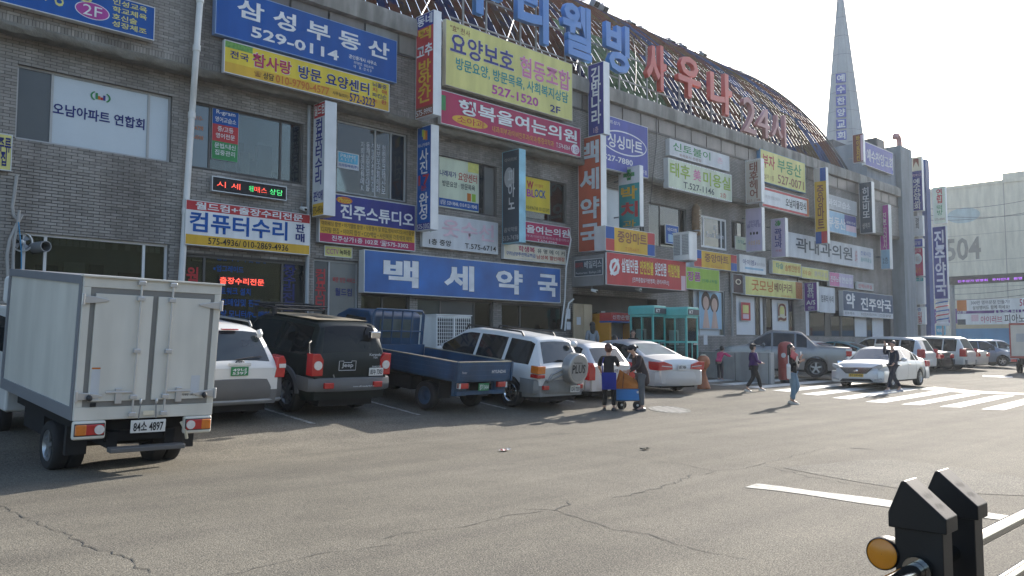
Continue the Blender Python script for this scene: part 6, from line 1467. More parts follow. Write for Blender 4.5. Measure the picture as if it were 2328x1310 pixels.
# saloons and wagons further along
car('silver_car', 'silver saloon with a dazzling sunlit roof between the grey pickup and the taxi', at_ground(37.4, -1.9), 84, saloon('silver', 4.5, 1.75, 1.42), 'car', 2.5)
car('teal_car', 'dark teal car seen over the bonnet of the silver taxi', at_ground(40.6, -2.0), 86, saloon('teal', 4.6, 1.78, 1.42), 'car', 2.5)
SO = saloon('silver', 4.80, 1.83, 1.47, wb=2.80, xr=-1.42, spokes=5, glassf=M('windscreen_glass', (.03, .045, .06), rough=.03, var=.3, spec=.6), lamps=[('tail_lamp', [(.5, .74), (.92, .72), (.92, .94), (.6, .95)], -2.42, -2.0, TAILR), ('headlamp', [(.44, .66), (.72, .64), (.90, .78), (.88, .88), (.66, .80), (.5, .74)], 1.72, 2.33, HEADL)],
            plates=[(2.425, 0, .46, 'y', '경기 31바 4528', 1, .52, .11)], hm=CHROME)
ts = car('silver_taxi', 'silver taxi with a yellow front plate crossing the zebra bars', at_ground(32.0, -7.45), -179, SO, 'taxi', 0)
gr = MB(); gr.prism([(-.56, .72), (.56, .72), (.36, .52), (-.36, .52)], 2.36, 2.43, 'x'); gr.build('grille', DARKM, ts)
for i in range(5):
    z = .545 + i * .04; hw_ = .36 + .2 * (z - .52) / .2; MB().box((2.43, -hw_ + .02, z - .008), (2.445, hw_ - .02, z + .008)).build('grille_bar', CHROME, ts)
MB().prism([(-.56, .725), (.56, .725), (.56, .745), (-.56, .745)], 2.35, 2.42, 'x').build('grille_trim', CHROME, ts)
MB().prism([(-.58, .25), (.58, .25), (.48, .34), (-.48, .34)], 2.36, 2.445, 'x').build('lower_grille', WELL, ts)
for sd in (1, -1): MB().prism([(sd * .62, .27), (sd * .86, .32), (sd * .84, .38), (sd * .6, .33)], 2.16, 2.40, 'x').build('fog_lamp', HEADL, ts, bevel=.01)
MB().ell((2.445, 0, .63), (.012, .08, .045), 8).build('emblem', CHROME, ts, smooth=True)
MB().box((-.12, -.22, 1.49), (.12, .22, 1.58)).build('taxi_lamp', M('taxi_lamp', (.55, .5, .42), rough=.4), ts, bevel=.03)
car('silver_suv', 'silver crossover with a sloping rear behind the silver taxi', at_ground(43.6, -2.9), 89, wagon('silver', 4.7, 1.86, 1.72), 'car', 2.5)
car('black_saloon', 'black saloon with bright red tail lamps between two pale wagons', at_ground(46.3, -2.75), 88, saloon('black', 4.8, 1.84, 1.46), 'car', 2.5)
car('white_suv', 'long white wagon with dark lower bumper and upright red tail lamps', at_ground(49.5, -2.9), 89, wagon('pearl', 4.9, 1.9, 1.80, clad=(1, CLAD)), 'car', 2.0)
car('silver_saloon', 'silver saloon with a shiny boot right of the long white wagon', at_ground(52.4, -2.75), 86, saloon('silver', 4.8, 1.84, 1.46), 'car', 1.5)
car('blue_minivan', 'slate blue minivan facing the road beside the red box truck', at_ground(58.0, -2.95), -55, wagon('slate', 4.6, 1.8, 1.66), 'car', 0)
car('white_car', 'pale car at the back between the minivan and the red box truck', at_ground(64.5, -2.2), -50, wagon('white', 4.4, 1.76, 1.6), 'car', 0)

# ---- box truck at the left
tk = thing('box_truck', 'white refrigerated box truck with closed rear doors and plate 4897', 'truck', (0, 0, 0))
TLOC = Vector((4.27, -7.92, 0.0)); tk.location = TLOC; tk.rotation_euler = (radians(.7), radians(-5.3), radians(90.2))
BX = M('truck_box_white', (.66, .64, .57), rough=.45, var=.06, stain=.16, coat=.2); BXF = M('truck_box_frame', (.36, .35, .32), rough=.5, metal=.2); BXG = M('truck_seal_grey', (.20, .195, .18), rough=.6)
bw, bz0, bz1, bx0, bx1 = .875, .80, 2.56, -1.02, 2.16
MB().box((bx0 + .04, -bw + .01, bz0 + .12), (bx1, bw - .01, bz1 - .01)).build('box', BX, tk)
tr = MB()
for sd in (1, -1):
    tr.box((bx0, sd * bw - .012, bz0), (bx1, sd * bw + .012, bz0 + .15)); tr.box((bx0 + .012, sd * bw - .013, bz1 - .10), (bx1, sd * bw + .013, bz1)); tr.box((bx0, sd * bw - .014, bz0 + .15), (bx0 + .10, sd * bw + .014, bz1 - .10)); tr.box((bx1 - .07, sd * bw - .014, bz0 + .15), (bx1, sd * bw + .014, bz1 - .10))
tr.box((bx0 + .013, -bw, bz1 - .012), (bx1, bw, bz1 + .006)); tr.build('edge_trim', M('truck_trim_grey', (.24, .25, .27), rough=.45, metal=.3, var=.08), tk)
fr = MB(); fx0, fx1 = bx0 - .03, bx0 + .04
for a, b in (((fx0, -bw, bz0), (fx1, bw, bz0 + .16)), ((fx0, -bw, bz1 - .13), (fx1, bw, bz1)), ((fx0 + .002, -bw, bz0 + .16), (fx1, -bw + .09, bz1 - .13)), ((fx0 + .002, bw - .09, bz0 + .16), (fx1, bw, bz1 - .13))): fr.box(a, b)
fr.box((fx0 - .035, -bw - .03, bz1 - .005), (fx1, bw + .02, bz1 + .02)); fr.build('rear_frame', BX, tk, bevel=.006)
ya, yb, za_, zb2 = -bw + .092, bw - .092, bz0 + .162, bz1 - .132
se = MB(); se.box((fx0 + .01, ya, za_), (fx1 - .01, yb, zb2)); se.build('door_seal', BXG, tk)
for sd in (1, -1):
    y0, y1 = (.035, yb - .055) if sd > 0 else (ya + .055, -.035)
    dr = MB().box((fx0 - .012, y0, za_ + .07), (fx1 - .02, y1, zb2 - .07)).build('rear_door', BX, tk, bevel=.004)
    yr = sd * .20; rod = MB().cyl((fx0 - .04, yr, bz0 + .03), (fx0 - .04, yr, bz1 - .03), .014, n=10); rod.build('lock_rod', ALU, dr, smooth=True)
    for z in (bz0 + .06, bz0 + .28, 1.66, 2.32, bz1 - .04): MB().box((fx0 - .062, yr - .045, z - .028), (fx0 - .008, yr + .045, z + .028)).build('rod_clamp', ALU, dr, bevel=.01)
    hb = MB(); hb.box((fx0 - .05, yr + sd * .02, 1.13), (fx0 - .035, yr + sd * .34, 1.155)); hb.box((fx0 - .045, yr + sd * .14, 1.0), (fx0 - .013, yr + sd * .22, 1.19)); hb.build('door_handle', ALU, dr, bevel=.006)
    MB().tube([(fx0 - .03, sd * .10, 1.0), (fx0 - .03, sd * .10, .95), (fx0 - .03, sd * .11, .80)], .008, 5).build('door_cord', GREYM, dr)
    MB().ell((fx0 - .03, sd * .10, 1.02), (.02, .02, .035), 6).build('door_catch', ALU, dr)
    for z in (bz0 + .30, 2.28):
        hg = MB(); hg.prism([(sd * (bw - .0), z - .05), (sd * (bw - .0), z + .05), (sd * (bw - .14), z + .04), (sd * (bw - .30), z + .012), (sd * (bw - .30), z - .012), (sd * (bw - .14), z - .04)], fx0 - .03, fx0 - .013, 'x'); hg.cyl((fx0 - .03, sd * bw, z - .07), (fx0 - .03, sd * bw, z + .07), .022, n=10); hg.build('hinge', ALU, dr, bevel=.005)
    pod = MB(); pod.box((fx0 - .02, sd * .49 - (.0 if sd > 0 else .385), .565), (fx0 + .06, sd * .49 + (.385 if sd > 0 else .0), bz0 - .002)); pod.build('lamp_panel', BX, tk, bevel=.03)
    def cap(y0_, y1_, m, nm, x=fx0 - .035): MB().box((x, min(y0_, y1_), .62), (fx0 - .005, max(y0_, y1_), .755)).build(nm, m, tk, bevel=.028)
    MB().box((fx0 - .026, min(sd * .505, sd * .86), .608), (fx0 - .004, max(sd * .505, sd * .86), .767)).build('lamp_rim', BLACKP, tk, bevel=.03)
    cap(sd * .515, sd * .85, TAILR, 'tail_lamp', fx0 - .035); cap(sd * .72, sd * .852, TAILA, 'indicator_lamp', fx0 - .041)
    MB().cyl((fx0 - .03, sd * .575, .688), (fx0 - .045, sd * .575, .688), .058, n=18).build('reversing_lamp', TAILW, tk)
for sd in (1, -1): MB().ell((fx0 - .05, sd * (bw - .15), bz0 + .28), (.045, .035, .04), 8).build('door_stop', BLACKP, tk, smooth=True)
plate(tk, fx0 - .03, -.02, .70, 'w', '84소 4897', -1, .44, .16)
rear_text(tk, '최대적재량 1000kg', fx0 - .0135, -.50, bz0 + .285, .26, .035, K('black'), name='lettering')
for (y, z, w_, h_, c_) in ((.66, 1.25, .10, .40, 'palegrey'), (.665, .99, .07, .05, 'black'), (-.60, 1.22, .12, .24, 'palegrey')): MB().box((fx0 - .0137, y - w_ / 2, z - h_ / 2), (fx0 - .0125, y + w_ / 2, z + h_ / 2)).build('sticker', K(c_), tk)
MB().box((fx0 - .0142, .61, 1.43), (fx0 - .0136, .71, 1.45)).build('sticker', K('orange'), tk); MB().box((fx0 - .034, -.08, bz0 + .04), (fx0 - .029, .06, bz0 + .10)).build('sticker', K('cream'), tk)
MB().box((fx0 - .14, -.48, .40), (fx0 + .0, .46, .46)).build('rear_step', M('step_grey', (.12, .12, .12), rough=.6, metal=.3), tk, bevel=.01)
ch = MB(); ch.box((-.95, -.42, .42), (3.0, -.30, .62)); ch.box((-.95, .30, .42), (3.0, .42, .62)); ch.box((-.9, -.45, .5), (-.8, .45, .62)); ch.cyl((0, -.65, .34), (0, .65, .34), .06); ch.box((.5, .38, .36), (1.4, .74, .70)); ch.box((-.85, -.75, .63), (1.75, .75, .79)); ch.build('chassis', WELL, tk)
MB().tube([(-1.0, -.48, .72), (-1.06, -.52, .62), (-1.03, -.56, .5)], .022, 6).build('air_hose', K('cream'), tk)
for sd in (1, -1):
    wheel(tk, 0, sd * .74, .32, .19, 5, RIM); wheel(tk, 0, sd * .54, .32, .17, steel=True); wheel(tk, 2.8, sd * .70, .32, .19, 5, RIM)
    MB().box((-.62, sd * .82 - .02, .30), (-.55, sd * .55, .66)).build('mud_flap', RUBBER, tk)
cab = MB(); cab.prism([(x + .34, z) for x, z in ((1.86, .55), (1.86, 1.92), (2.0, 2.0), (2.75, 1.98), (3.25, 1.30), (3.36, .9), (3.36, .42), (1.86, .42))], -.80, .80, 'y'); cab.build('cab', CAR['white'], tk, bevel=.05)
for sd in (1, -1):
    MB().prism([(2.39, 1.30), (2.39, 1.82), (3.04, 1.84), (3.44, 1.30)], sd * .797, sd * .804, 'y').build('side_window', CGLASS, tk)
    MB().box((3.32, sd * .82 - .02, 1.25), (3.40, sd * 1.02, 1.62)).build('mirror', BLACKP, tk, bevel=.02)
MB().box((2.17, -.80, 2.02), (2.8, .80, 2.45)).build('cooling_unit', WHITEP, tk, bevel=.06)

# ---- blue flatbed truck
fb = thing('flatbed_truck', 'blue flatbed truck with an empty dented bed and a small green plate', 'truck', at_ground(12.0, -4.55, .0))
fb.rotation_euler = (0, radians(-6.5), radians(94))
BLU = M('flatbed_blue', (.012, .064, .145), rough=.5, var=.4, vscale=2.5, stain=.4, coat=.1); BLUD = M('flatbed_blue_worn', (.03, .08, .15), rough=.7, var=.5, vscale=5, stain=.5)
W2 = .83
MB().box((-2.3, -W2 + .03, .72), (.55, W2 - .03, .78)).build('bed_floor', BLUD, fb)
def gate(a, b, nm, horizontal=True):
    mb = MB(); mb.box(a, b)
    o = mb.build(nm, BLU, fb, bevel=.008); return o
for sd in (1, -1):
    gt_ = gate((-2.26, sd * W2 - .022, .76), (.50, sd * W2 + .022, 1.13), 'side_gate')
    rbm = MB()
    for z in (.84, .95, 1.05): rbm.box((-2.22, sd * (W2 + .022) - .008, z - .014), (.46, sd * (W2 + .022) + .010, z + .014))
    rbm.build('pressed_rib', BLU, gt_); MB().box((-2.27, sd * W2 - .03, 1.131), (.51, sd * W2 + .03, 1.15)).build('gate_edge', M('worn_edge', (.26, .25, .20), rough=.6, metal=.3, var=.4, vscale=8), gt_)
tg = gate((-2.32, -W2 + .03, .76), (-2.276, W2 - .03, 1.13), 'tailgate')
rbm = MB()
for z in (.84, .95, 1.05): rbm.box((-2.332, -W2 + .08, z - .014), (-2.31, W2 - .08, z + .014))
rbm.build('pressed_rib', BLU, tg); MB().box((-2.33, -W2 + .02, 1.131), (-2.27, W2 - .02, 1.15)).build('gate_edge', M('worn_edge', (.26, .25, .2)), tg)
text('HYUNDAI', K('palegrey'), tg, (.18, .895, .62, .965), y=-2.336, matrix=Matrix.Rotation(radians(-90), 4, 'Z'), off=.03, name='badge')
text('Porter', K('palegrey'), tg, (-.72, .90, -.58, .95), y=-2.336, matrix=Matrix.Rotation(radians(-90), 4, 'Z'), off=.0, name='badge')
for sd in (1, -1): MB().box((-2.34, sd * W2 - .03, .72), (-2.27, sd * W2 + .03, 1.14)).build('corner_post', BLUD, fb, bevel=.008)
MB().box((.505, -W2 + .02, .76), (.55, W2 - .02, 1.2)).build('headboard', BLU, fb)
gd = MB()
for y in (-.74, -.4, -.1, .2, .5, .74): gd.tube([(.58, y, 1.2), (.58, y, 1.98)], .02, 6)
gd.tube([(.58, -.78, .8), (.58, -.78, 1.9), (.58, -.70, 2.0), (.58, .70, 2.0), (.58, .78, 1.9), (.58, .78, .8)], .028, 8); gd.tube([(.58, -.76, 1.5), (.58, .76, 1.5)], .018, 6); gd.build('cab_guard', BLU, fb, smooth=True)
cb = MB(); cb.prism([(.66, .55), (.66, 1.86), (.78, 1.95), (1.55, 1.95), (1.95, 1.78), (2.25, 1.22), (2.34, .9), (2.34, .42), (.66, .42)], -.77, .77, 'y'); cb.build('cab', BLU, fb, bevel=.05)
MB().box((.653, -.52, 1.34), (.662, .52, 1.78)).build('rear_window', M('cab_rear_glass', (.10, .12, .11), rough=.05, var=.5, vscale=3), fb, bevel=.003)
for sd in (1, -1):
    MB().prism([(.85, 1.28), (.85, 1.78), (1.55, 1.80), (2.0, 1.28)], sd * .768, sd * .775, 'y').build('side_window', CGLASS, fb)
    MB().box((2.0, sd * .80 - .02, 1.25), (2.08, sd * 1.0, 1.6)).build('mirror', BLACKP, fb, bevel=.02)
    wheel(fb, -1.3, sd * .68, .31, .18, steel=True, rim=BLUD); wheel(fb, 1.35, sd * .68, .31, .18, steel=True, rim=BLUD)
    MB().box((-2.30, sd * .60 - .14, .58), (-2.22, sd * .60 + .14, .70)).build('tail_lamp', TAILR, fb, bevel=.015); MB().box((-2.305, sd * .72 - .02, .585), (-2.22, sd * .72 + .02, .695)).build('reversing_lamp', TAILW, fb)
    MB().box((-1.75, sd * .60 - .16, .30), (-1.71, sd * .60 + .16, .66)).build('mud_flap', RUBBER, fb)
    MB().box((-2.2, sd * .60 - .18, .42), (-2.12, sd * .60 + .18, .72)).build('lamp_bracket', BLUD, fb)
MB().box((-2.25, -.75, .44), (-2.17, .75, .52)).build('rear_bar', BLUD, fb)
plate(fb, -2.28, -.02, .60, 'g', '경기 5414', -1, .32, .16)
ch = MB(); ch.box((-2.15, -.4, .44), (2.2, -.28, .64)); ch.box((-2.15, .28, .44), (2.2, .40, .64)); ch.cyl((-1.3, -.6, .32), (-1.3, .6, .32), .06); ch.cyl((1.35, -.6, .32), (1.35, .6, .32), .05); ch.box((-.8, .4, .36), (.1, .72, .66)); ch.build('chassis', WELL, fb)

# ---- red and white box truck cut by the right edge
rt_ = thing('box_truck', 'red and white box truck cut off by the right edge of the photograph', 'truck', at_ground(53.6, -7.45, 0)); rt_.rotation_euler = (0, 0, radians(2))
REDT = M('red_truck_frame', (.36, .07, .05), rough=.5, stain=.2); WHT = M('cream_truck_box', (.58, .55, .48), rough=.5, stain=.12)
RBZ0, RBZ1 = .85, 2.75
MB().box((-1.6, -.9, RBZ0 + .1), (2.2, .9, RBZ1)).build('box', WHT, rt_)
rr = MB()
for a, b in (((-1.63, -.93, RBZ0), (2.2, .93, RBZ0 + .12)), ((-1.62, -.93, RBZ1 - .08), (2.21, .93, RBZ1 + .03))): rr.box(a, b)
for x in (-1.63, 2.12):
    for y in (-.93, .86): rr.box((x, y, RBZ0 + .12), (x + .08, y + .07, RBZ1 - .08))
rr.build('edge_trim', REDT, rt_)
MB().box((-1.612, .05, 1.75), (-1.604, .6, 2.2)).build('sticker', K('grey'), rt_); text('창해식품', K('brown'), rt_, (-.75, 1.55, .2, 1.8), y=-.915, matrix=Matrix.Rotation(radians(180), 4, 'Z'), off=.0)
cb = MB(); cb.prism([(2.3, .55), (2.3, 1.95), (3.1, 1.95), (3.6, 1.25), (3.7, .45), (2.3, .45)], -.85, .85, 'y'); cb.build('cab', CAR['white'], rt_, bevel=.05)
for sd in (1, -1):
    wheel(rt_, -.4, sd * .75, .36, .2, steel=True); wheel(rt_, 2.8, sd * .72, .36, .2, steel=True); MB().box((-1.66, sd * .75 - .15, .66), (-1.6, sd * .75 + .15, .8)).build('tail_lamp', TAILR, rt_)
MB().box((-1.5, -.5, .5), (3.0, .5, .84)).build('chassis', WELL, rt_)

# ================================================================== PEOPLE
SKINM = M('skin', (.46, .28, .20), rough=.5, var=.06); HAIRB = M('hair_black', (.014, .011, .010), rough=.45, var=.3, vscale=30); HAIRR = M('hair_reddish', (.075, .025, .016), rough=.45, var=.4, vscale=30)
EYEM = M('eye_dark', (.01, .01, .01), rough=.2, var=0); LIPM = M('lips', (.34, .10, .09), rough=.5, var=0)
def cloth(n, rgb, **k): return M('cloth_' + n, rgb, rough=.88, var=k.pop('var', .22), vscale=k.pop('vscale', 9), bump=.25, bscale=70, spec=.2, **k)
def skin_obj(name, chains, mat, parent, sub=2):
    """chains: lists of (point, radius) that may share points; grown into one continuous surface."""
    vs, rs, es, idx, roots = [], [], [], {}, []
    for c in chains:
        prev = None
        for n_, (p, r_) in enumerate(c):
            k = tuple(round(q, 4) for q in p)
            if k not in idx:
                idx[k] = len(vs); vs.append(tuple(p)); rs.append(r_)
                if prev is None: roots.append(idx[k])
            if prev is not None and prev != idx[k]: es.append((prev, idx[k]))
            prev = idx[k]
    me = bpy.data.meshes.new(name); me.from_pydata(vs, es, []); me.materials.append(mat)
    o = bpy.data.objects.new(name, me); COL.objects.link(o); o.parent = parent
    m = o.modifiers.new('skin', 'SKIN'); m.use_smooth_shade = True; m.branch_smoothing = .6
    lay = me.skin_vertices[0].data if me.skin_vertices else None
    for i, r_ in enumerate(rs):
        rr = r_ if isinstance(r_, (tuple, list)) else (r_, r_)
        lay[i].radius = rr; lay[i].use_root = i in roots
    s = o.modifiers.new('smooth', 'SUBSURF'); s.levels = s.render_levels = sub
    return o
VV = Vector
def person(label, foot, vtop, az, J=None, top=None, trousers=None, shoes=None, hair='short', hairm=HAIRB, coat=0.0, sleeve=1.0, z=None, h=None, build=1.0, name='person', face=True):
    p = foot if isinstance(foot, Vector) else on_ground(*foot)
    if z is not None: p.z = z
    if h is None:
        vf = foot[1] if not isinstance(foot, Vector) else 0
        d = (p - CAM).dot(FW); h = (vf - vtop) * d / FPX
    t = thing(name, label, 'person', tuple(p), -radians(az))
    s = h / 1.65; bw = build
    D = dict(pel=(0, 0, .90), bel=(0, 0, 1.05), che=(0, 0, 1.24), nec=(0, -.01, 1.39), jaw=(0, .015, 1.47), sku=(0, .0, 1.55), top=(0, -.005, 1.615),
             shL=(-.165, 0, 1.33), shR=(.165, 0, 1.33), elL=(-.21, -.02, 1.08), elR=(.21, -.02, 1.08), wrL=(-.22, .06, .86), wrR=(.22, .06, .86),
             hiL=(-.085, 0, .86), hiR=(.085, 0, .86), knL=(-.09, .02, .48), knR=(.09, .02, .48), anL=(-.09, 0, .085), anR=(.09, 0, .085), toL=(-.10, .13, .03), toR=(.10, .13, .03))
    D.update(J or {})
    D = {k: VV(v) * s for k, v in D.items()}
    R = lambda q: q * s
    body = [[(D['pel'], R(.12 * bw)), (D['bel'], R(.105 * bw)), (D['che'], (R(.13 * bw), R(.10 * bw))), (D['nec'], R(.05)), (D['jaw'], R(.062)), (D['sku'], R(.098)), (D['top'], R(.06))]]
    for S in 'LR':
        body.append([(D['che'], (R(.13 * bw), R(.10 * bw))), (D['sh' + S], R(.055)), (D['el' + S], R(.040)), (D['wr' + S], R(.027))])
        body.append([(D['pel'], R(.12 * bw)), (D['hi' + S], R(.085)), (D['kn' + S], R(.056)), (D['an' + S], R(.036)), (D['to' + S], R(.032))])
        f = (D['wr' + S] - D['el' + S]).normalized(); side = f.cross(VV((0, 1, .3))).normalized(); sg = -1 if S == 'L' else 1
        up_ = side.cross(f).normalized(); w0 = D['wr' + S]; palm = w0 + f * R(.07)
        body[-2].append((palm, R(.034)))
        for k in range(4):
            b0 = palm + side * R((k - 1.5) * .018) + f * R(.0); ln = (.060, .070, .066, .052)[k]
            body.append([(b0, R(.010)), (b0 + f * R(ln * .6) + up_ * R(.006), R(.0095)), (b0 + f * R(ln * .95) + up_ * R(.028), R(.008)), (b0 + f * R(ln * 1.0) + up_ * R(.046), R(.006))])
        tb = w0 + f * R(.025) - side * R(.028); body.append([(tb, R(.012)), (tb + f * R(.03) - side * R(.022) + up_ * R(.008), R(.010)), (tb + f * R(.058) - side * R(.024) + up_ * R(.022), R(.008))])
    skin_obj('body', body, SKINM, t)
    if top:
        hem = D['pel'] - VV((0, 0, R(coat))); hemr = R((.15 if coat < .1 else .19) * bw)
        ch = [[(hem, hemr), (D['pel'] + VV((0, 0, R(.03))), R(.150 * bw)), (D['bel'], R(.138 * bw)), (D['che'], (R(.165 * bw), R(.128 * bw))), (D['nec'] - VV((0, 0, R(.035))), R(.075))]]
        for S in 'LR':
            e, w_ = D['el' + S], D['wr' + S]; en = D['sh' + S].lerp(e, min(1, sleeve * 2)) if sleeve < .5 else e
            c = [(D['che'], (R(.165 * bw), R(.128 * bw))), (D['sh' + S], R(.078 * bw)), (en, R(.066))]
            if sleeve >= .5: c.append((e.lerp(w_, (sleeve - .5) * 1.9), R(.050)))
            ch.append(c)
        skin_obj('jacket', ch, top, t)
    if trousers:
        ch = []
        for S in 'LR': ch.append([(D['pel'] + VV((0, 0, R(.06))), R(.137 * bw)), (D['hi' + S] - VV((0, 0, R(.03))), R(.108 * bw)), (D['kn' + S], R(.076)), (D['an' + S] + VV((0, 0, R(.03))), R(.062))])
        skin_obj('trousers', ch, trousers, t)
    if shoes:
        for S in 'LR':
            a, b = D['an' + S], D['to' + S]; d = (b - a); d.z = 0; d = d.normalized() if d.length > 1e-4 else VV((0, 1, 0)); pn = VV((-d.y, d.x, 0)); zb = min(a.z - R(.07), b.z - R(.03))
            mb = MB(); rows = []
            for u, w_, hh in ((-.085, .028, .055), (-.07, .038, .085), (0, .040, .09), (.07, .046, .06), (.14, .044, .045), (.175, .022, .03)):
                q = a + d * R(u); q.z = zb + (b.z - R(.03) - zb) * max(0, u / .14) if u > 0 else zb
                rows.append([q - pn * R(w_), q - pn * R(w_ * .9) + VV((0, 0, R(hh * .6))), q + VV((0, 0, R(hh))), q + pn * R(w_ * .9) + VV((0, 0, R(hh * .6))), q + pn * R(w_)])
            mb.grid(rows); mb.face(rows[0]); mb.face(rows[-1][::-1]); mb.build('shoe', shoes, t, smooth=60)
    hd, fw_ = D['sku'], VV((0, 1, 0)); hdir = J.get('look', 0) if J and False else 0
    if hair == 'short': MB().ell(hd + VV((0, R(-.034), R(.030))), (R(.094), R(.092), R(.092)), 12).build('hair', hairm, t, smooth=True)
    if hair == 'bob':
        MB().ell(hd + VV((0, R(-.042), R(.008))), (R(.104), R(.092), R(.118)), 12).build('hair', hairm, t, smooth=True)
    if hair == 'long':
        mb = MB(); mb.ell(hd + VV((0, R(-.04), R(.026))), (R(.100), R(.092), R(.100)), 12); mb.ell(hd + VV((0, R(-.075), R(-.13))), (R(.10), R(.055), R(.20)), 10); mb.build('hair', hairm, t, smooth=True)
    if face:
        for sd in (-1, 1):
            MB().ell(hd + VV((sd * R(.033), R(.083), R(-.012))), (R(.012), R(.008), R(.007)), 6).build('eye', EYEM, t, smooth=True)
            MB().ell(hd + VV((sd * R(.094), R(-.0), R(-.02))), (R(.012), R(.02), R(.03)), 6).build('ear', SKINM, t, smooth=True)
        MB().ell(hd + VV((0, R(.094), R(-.036))), (R(.013), R(.02), R(.022)), 6).build('nose', SKINM, t, smooth=True)
        MB().ell(hd + VV((0, R(.082), R(-.07))), (R(.022), R(.01), R(.007)), 6).build('mouth', LIPM, t, smooth=True)
    return t, D, s

# woman in black seen from behind, looking at her phone
t, D, s = person('woman in black seen from behind with a royal blue bag, looking at a phone', (1385, 934), 783, 62,
                 dict(elR=(.24, .02, 1.10), wrR=(.17, .24, 1.19), elL=(-.25, -.01, 1.09), wrL=(-.22, .12, .98), anR=(.12, 0, .085), toR=(.16, .12, .03), anL=(-.12, 0, .085), toL=(-.15, .12, .03), knL=(-.11, .02, .48), knR=(.11, .02, .48)),
                 cloth('black', (.012, .012, .014)), cloth('black_trousers', (.016, .016, .017)), M('shoe_black', (.02, .02, .02), rough=.4), 'bob', HAIRR, sleeve=.5, coat=.05, build=1.06)
pw = t.matrix_basis
MB().box((-.035, -.008, -.06), (.035, .008, .06), rot=Matrix.Rotation(radians(60), 3, 'X')).build('phone', BLACKP, None, loc=(0, 0, 0))
ph = bpy.context.scene.objects['phone']; bpy.context.view_layer.update()
ph.location = pw @ (D['wrR'] + VV((-.02, .12, .06))); ph.rotation_euler = (0, 0, -radians(62)); tag(ph, 'phone held by the woman in black', 'phone')
def hold(o, t, loc, label, cat, rz=0.0):
    o.parent = None; o.location = t.matrix_basis @ VV(loc); o.rotation_euler = (0, 0, t.rotation_euler.z + rz); return tag(o, label, cat)
bg = thing('shoulder_bag', 'royal blue cloth bag hanging at the back of the woman in black', 'bag')
BLUB = cloth('royal_blue', (.012, .025, .22))
MB().grid([[(x, -.05 * sin(pi * (x + .17) / .34) * sin(pi * min(1, max(0, (z + .4) / .42))) * sgn - .0, z) for z in (-.40, -.36, -.25, -.12, 0)] for sgn in (1,) for x in (-.17, -.15, -.08, 0, .08, .15, .17)]).build('bag_face', BLUB, bg, loc=(0, -.03, 0), smooth=60)
MB().box((-.168, -.03, -.395), (.168, .05, 0)).build('bag_body', BLUB, bg, bevel=.03, seg=3)
MB().tube([(-.15, .02, 0), (-.16, .06, .2), (-.12, .10, .36)], .012, 6).build('strap', BLUB, bg)
bg.location = t.matrix_basis @ (VV((.04, -.20, .95)) * s); bg.rotation_euler = (0, 0, t.rotation_euler.z + .15)

# old woman bending over the trolley handle
t, D, s = person('old woman in a long dark brown coat and dark cap, stooping over a trolley handle', (1457, 934), 778, -58,
                 dict(pel=(0, -.06, .90), bel=(0, -.02, 1.06), che=(0, .07, 1.23), nec=(0, .15, 1.35), jaw=(0, .20, 1.40), sku=(0, .22, 1.47), top=(0, .22, 1.535), shL=(-.16, .09, 1.30), shR=(.16, .09, 1.30), elL=(-.22, .14, 1.07), wrL=(-.14, .34, .98), elR=(.21, .06, 1.05), wrR=(.17, .24, .92)),
                 cloth('brown_coat', (.045, .033, .033)), cloth('grey_trousers', (.10, .105, .11)), M('shoe_black', (.02, .02, .02)), 'short', HAIRB, coat=.32, build=1.02)
cp = MB(); hd = D['sku']; cp.ell(hd + VV((0, -.01, .035)) * 1.0, (.108, .112, .085), 10); cp.build('cap', cloth('dark_cap', (.03, .03, .034)), t, smooth=True)
MB().box((-.08, .07, -.006), (.08, .17, .008)).build('cap_brim', cloth('dark_cap', (.03, .03, .034)), t, loc=hd + VV((0, .0, .03)), bevel=.005)
for a in (-.5, .5): MB().ell(hd + VV((.06 * a, -.14, .06)), (.05, .02, .03), 6).build('cap_bow', cloth('dark_cap', (.03, .03, .034)), t)

# shopping trolley with a crate and an orange bag
pt = on_ground(1428, 932)
tr_ = thing('shopping_trolley', 'two-wheeled shopping trolley with chrome handle between the two women', 'trolley', tuple(pt), radians(-45))
for x in (-.14, .22):
    wm = MB(); wm.lathe([(.10, -.02), (.115, -.015), (.115, .015), (.10, .02), (.03, .018), (.03, -.018), (.10, -.02)], axis='y', n=20); wm.build('wheel', RUBBER, tr_, loc=(x, -.06 if x > 0 else .1, .115), smooth=True)
    MB().cyl((x, -.09 if x > 0 else .07, .115), (x, -.03 if x > 0 else .13, .115), .028, n=10).build('hub', ALU, tr_)
fr = MB(); fr.tube([(-.34, -.1, .22), (.36, -.1, .22)], .010, 6); fr.tube([(-.34, .16, .22), (.36, .16, .22)], .010, 6)
for x in (-.34, -.1, .12, .36): fr.tube([(x, -.1, .22), (x, .16, .22)], .008, 6)
fr.tube([(-.28, -.1, .22), (-.30, -.1, .0)], .008, 6); fr.tube([(-.1, -.1, .22), (-.12, -.1, .0)], .008, 6); fr.tube([(.22, 0, .22), (.22, 0, .115)], .01, 6); fr.build('frame', CHROME, tr_)
hn = MB(); hn.tube([(.0, .15, .22), (.0, .16, .80), (.04, .17, .98), (.12, .17, 1.02), (.20, .17, .98), (.23, .16, .80), (.24, .15, .22)], .012, 8); hn.build('handle', CHROME, tr_, smooth=True)
bxm = thing('crate', 'bright blue box strapped on the shopping trolley under the orange bag', 'box', tuple(pt + VV((0, 0, .232))), radians(-45))
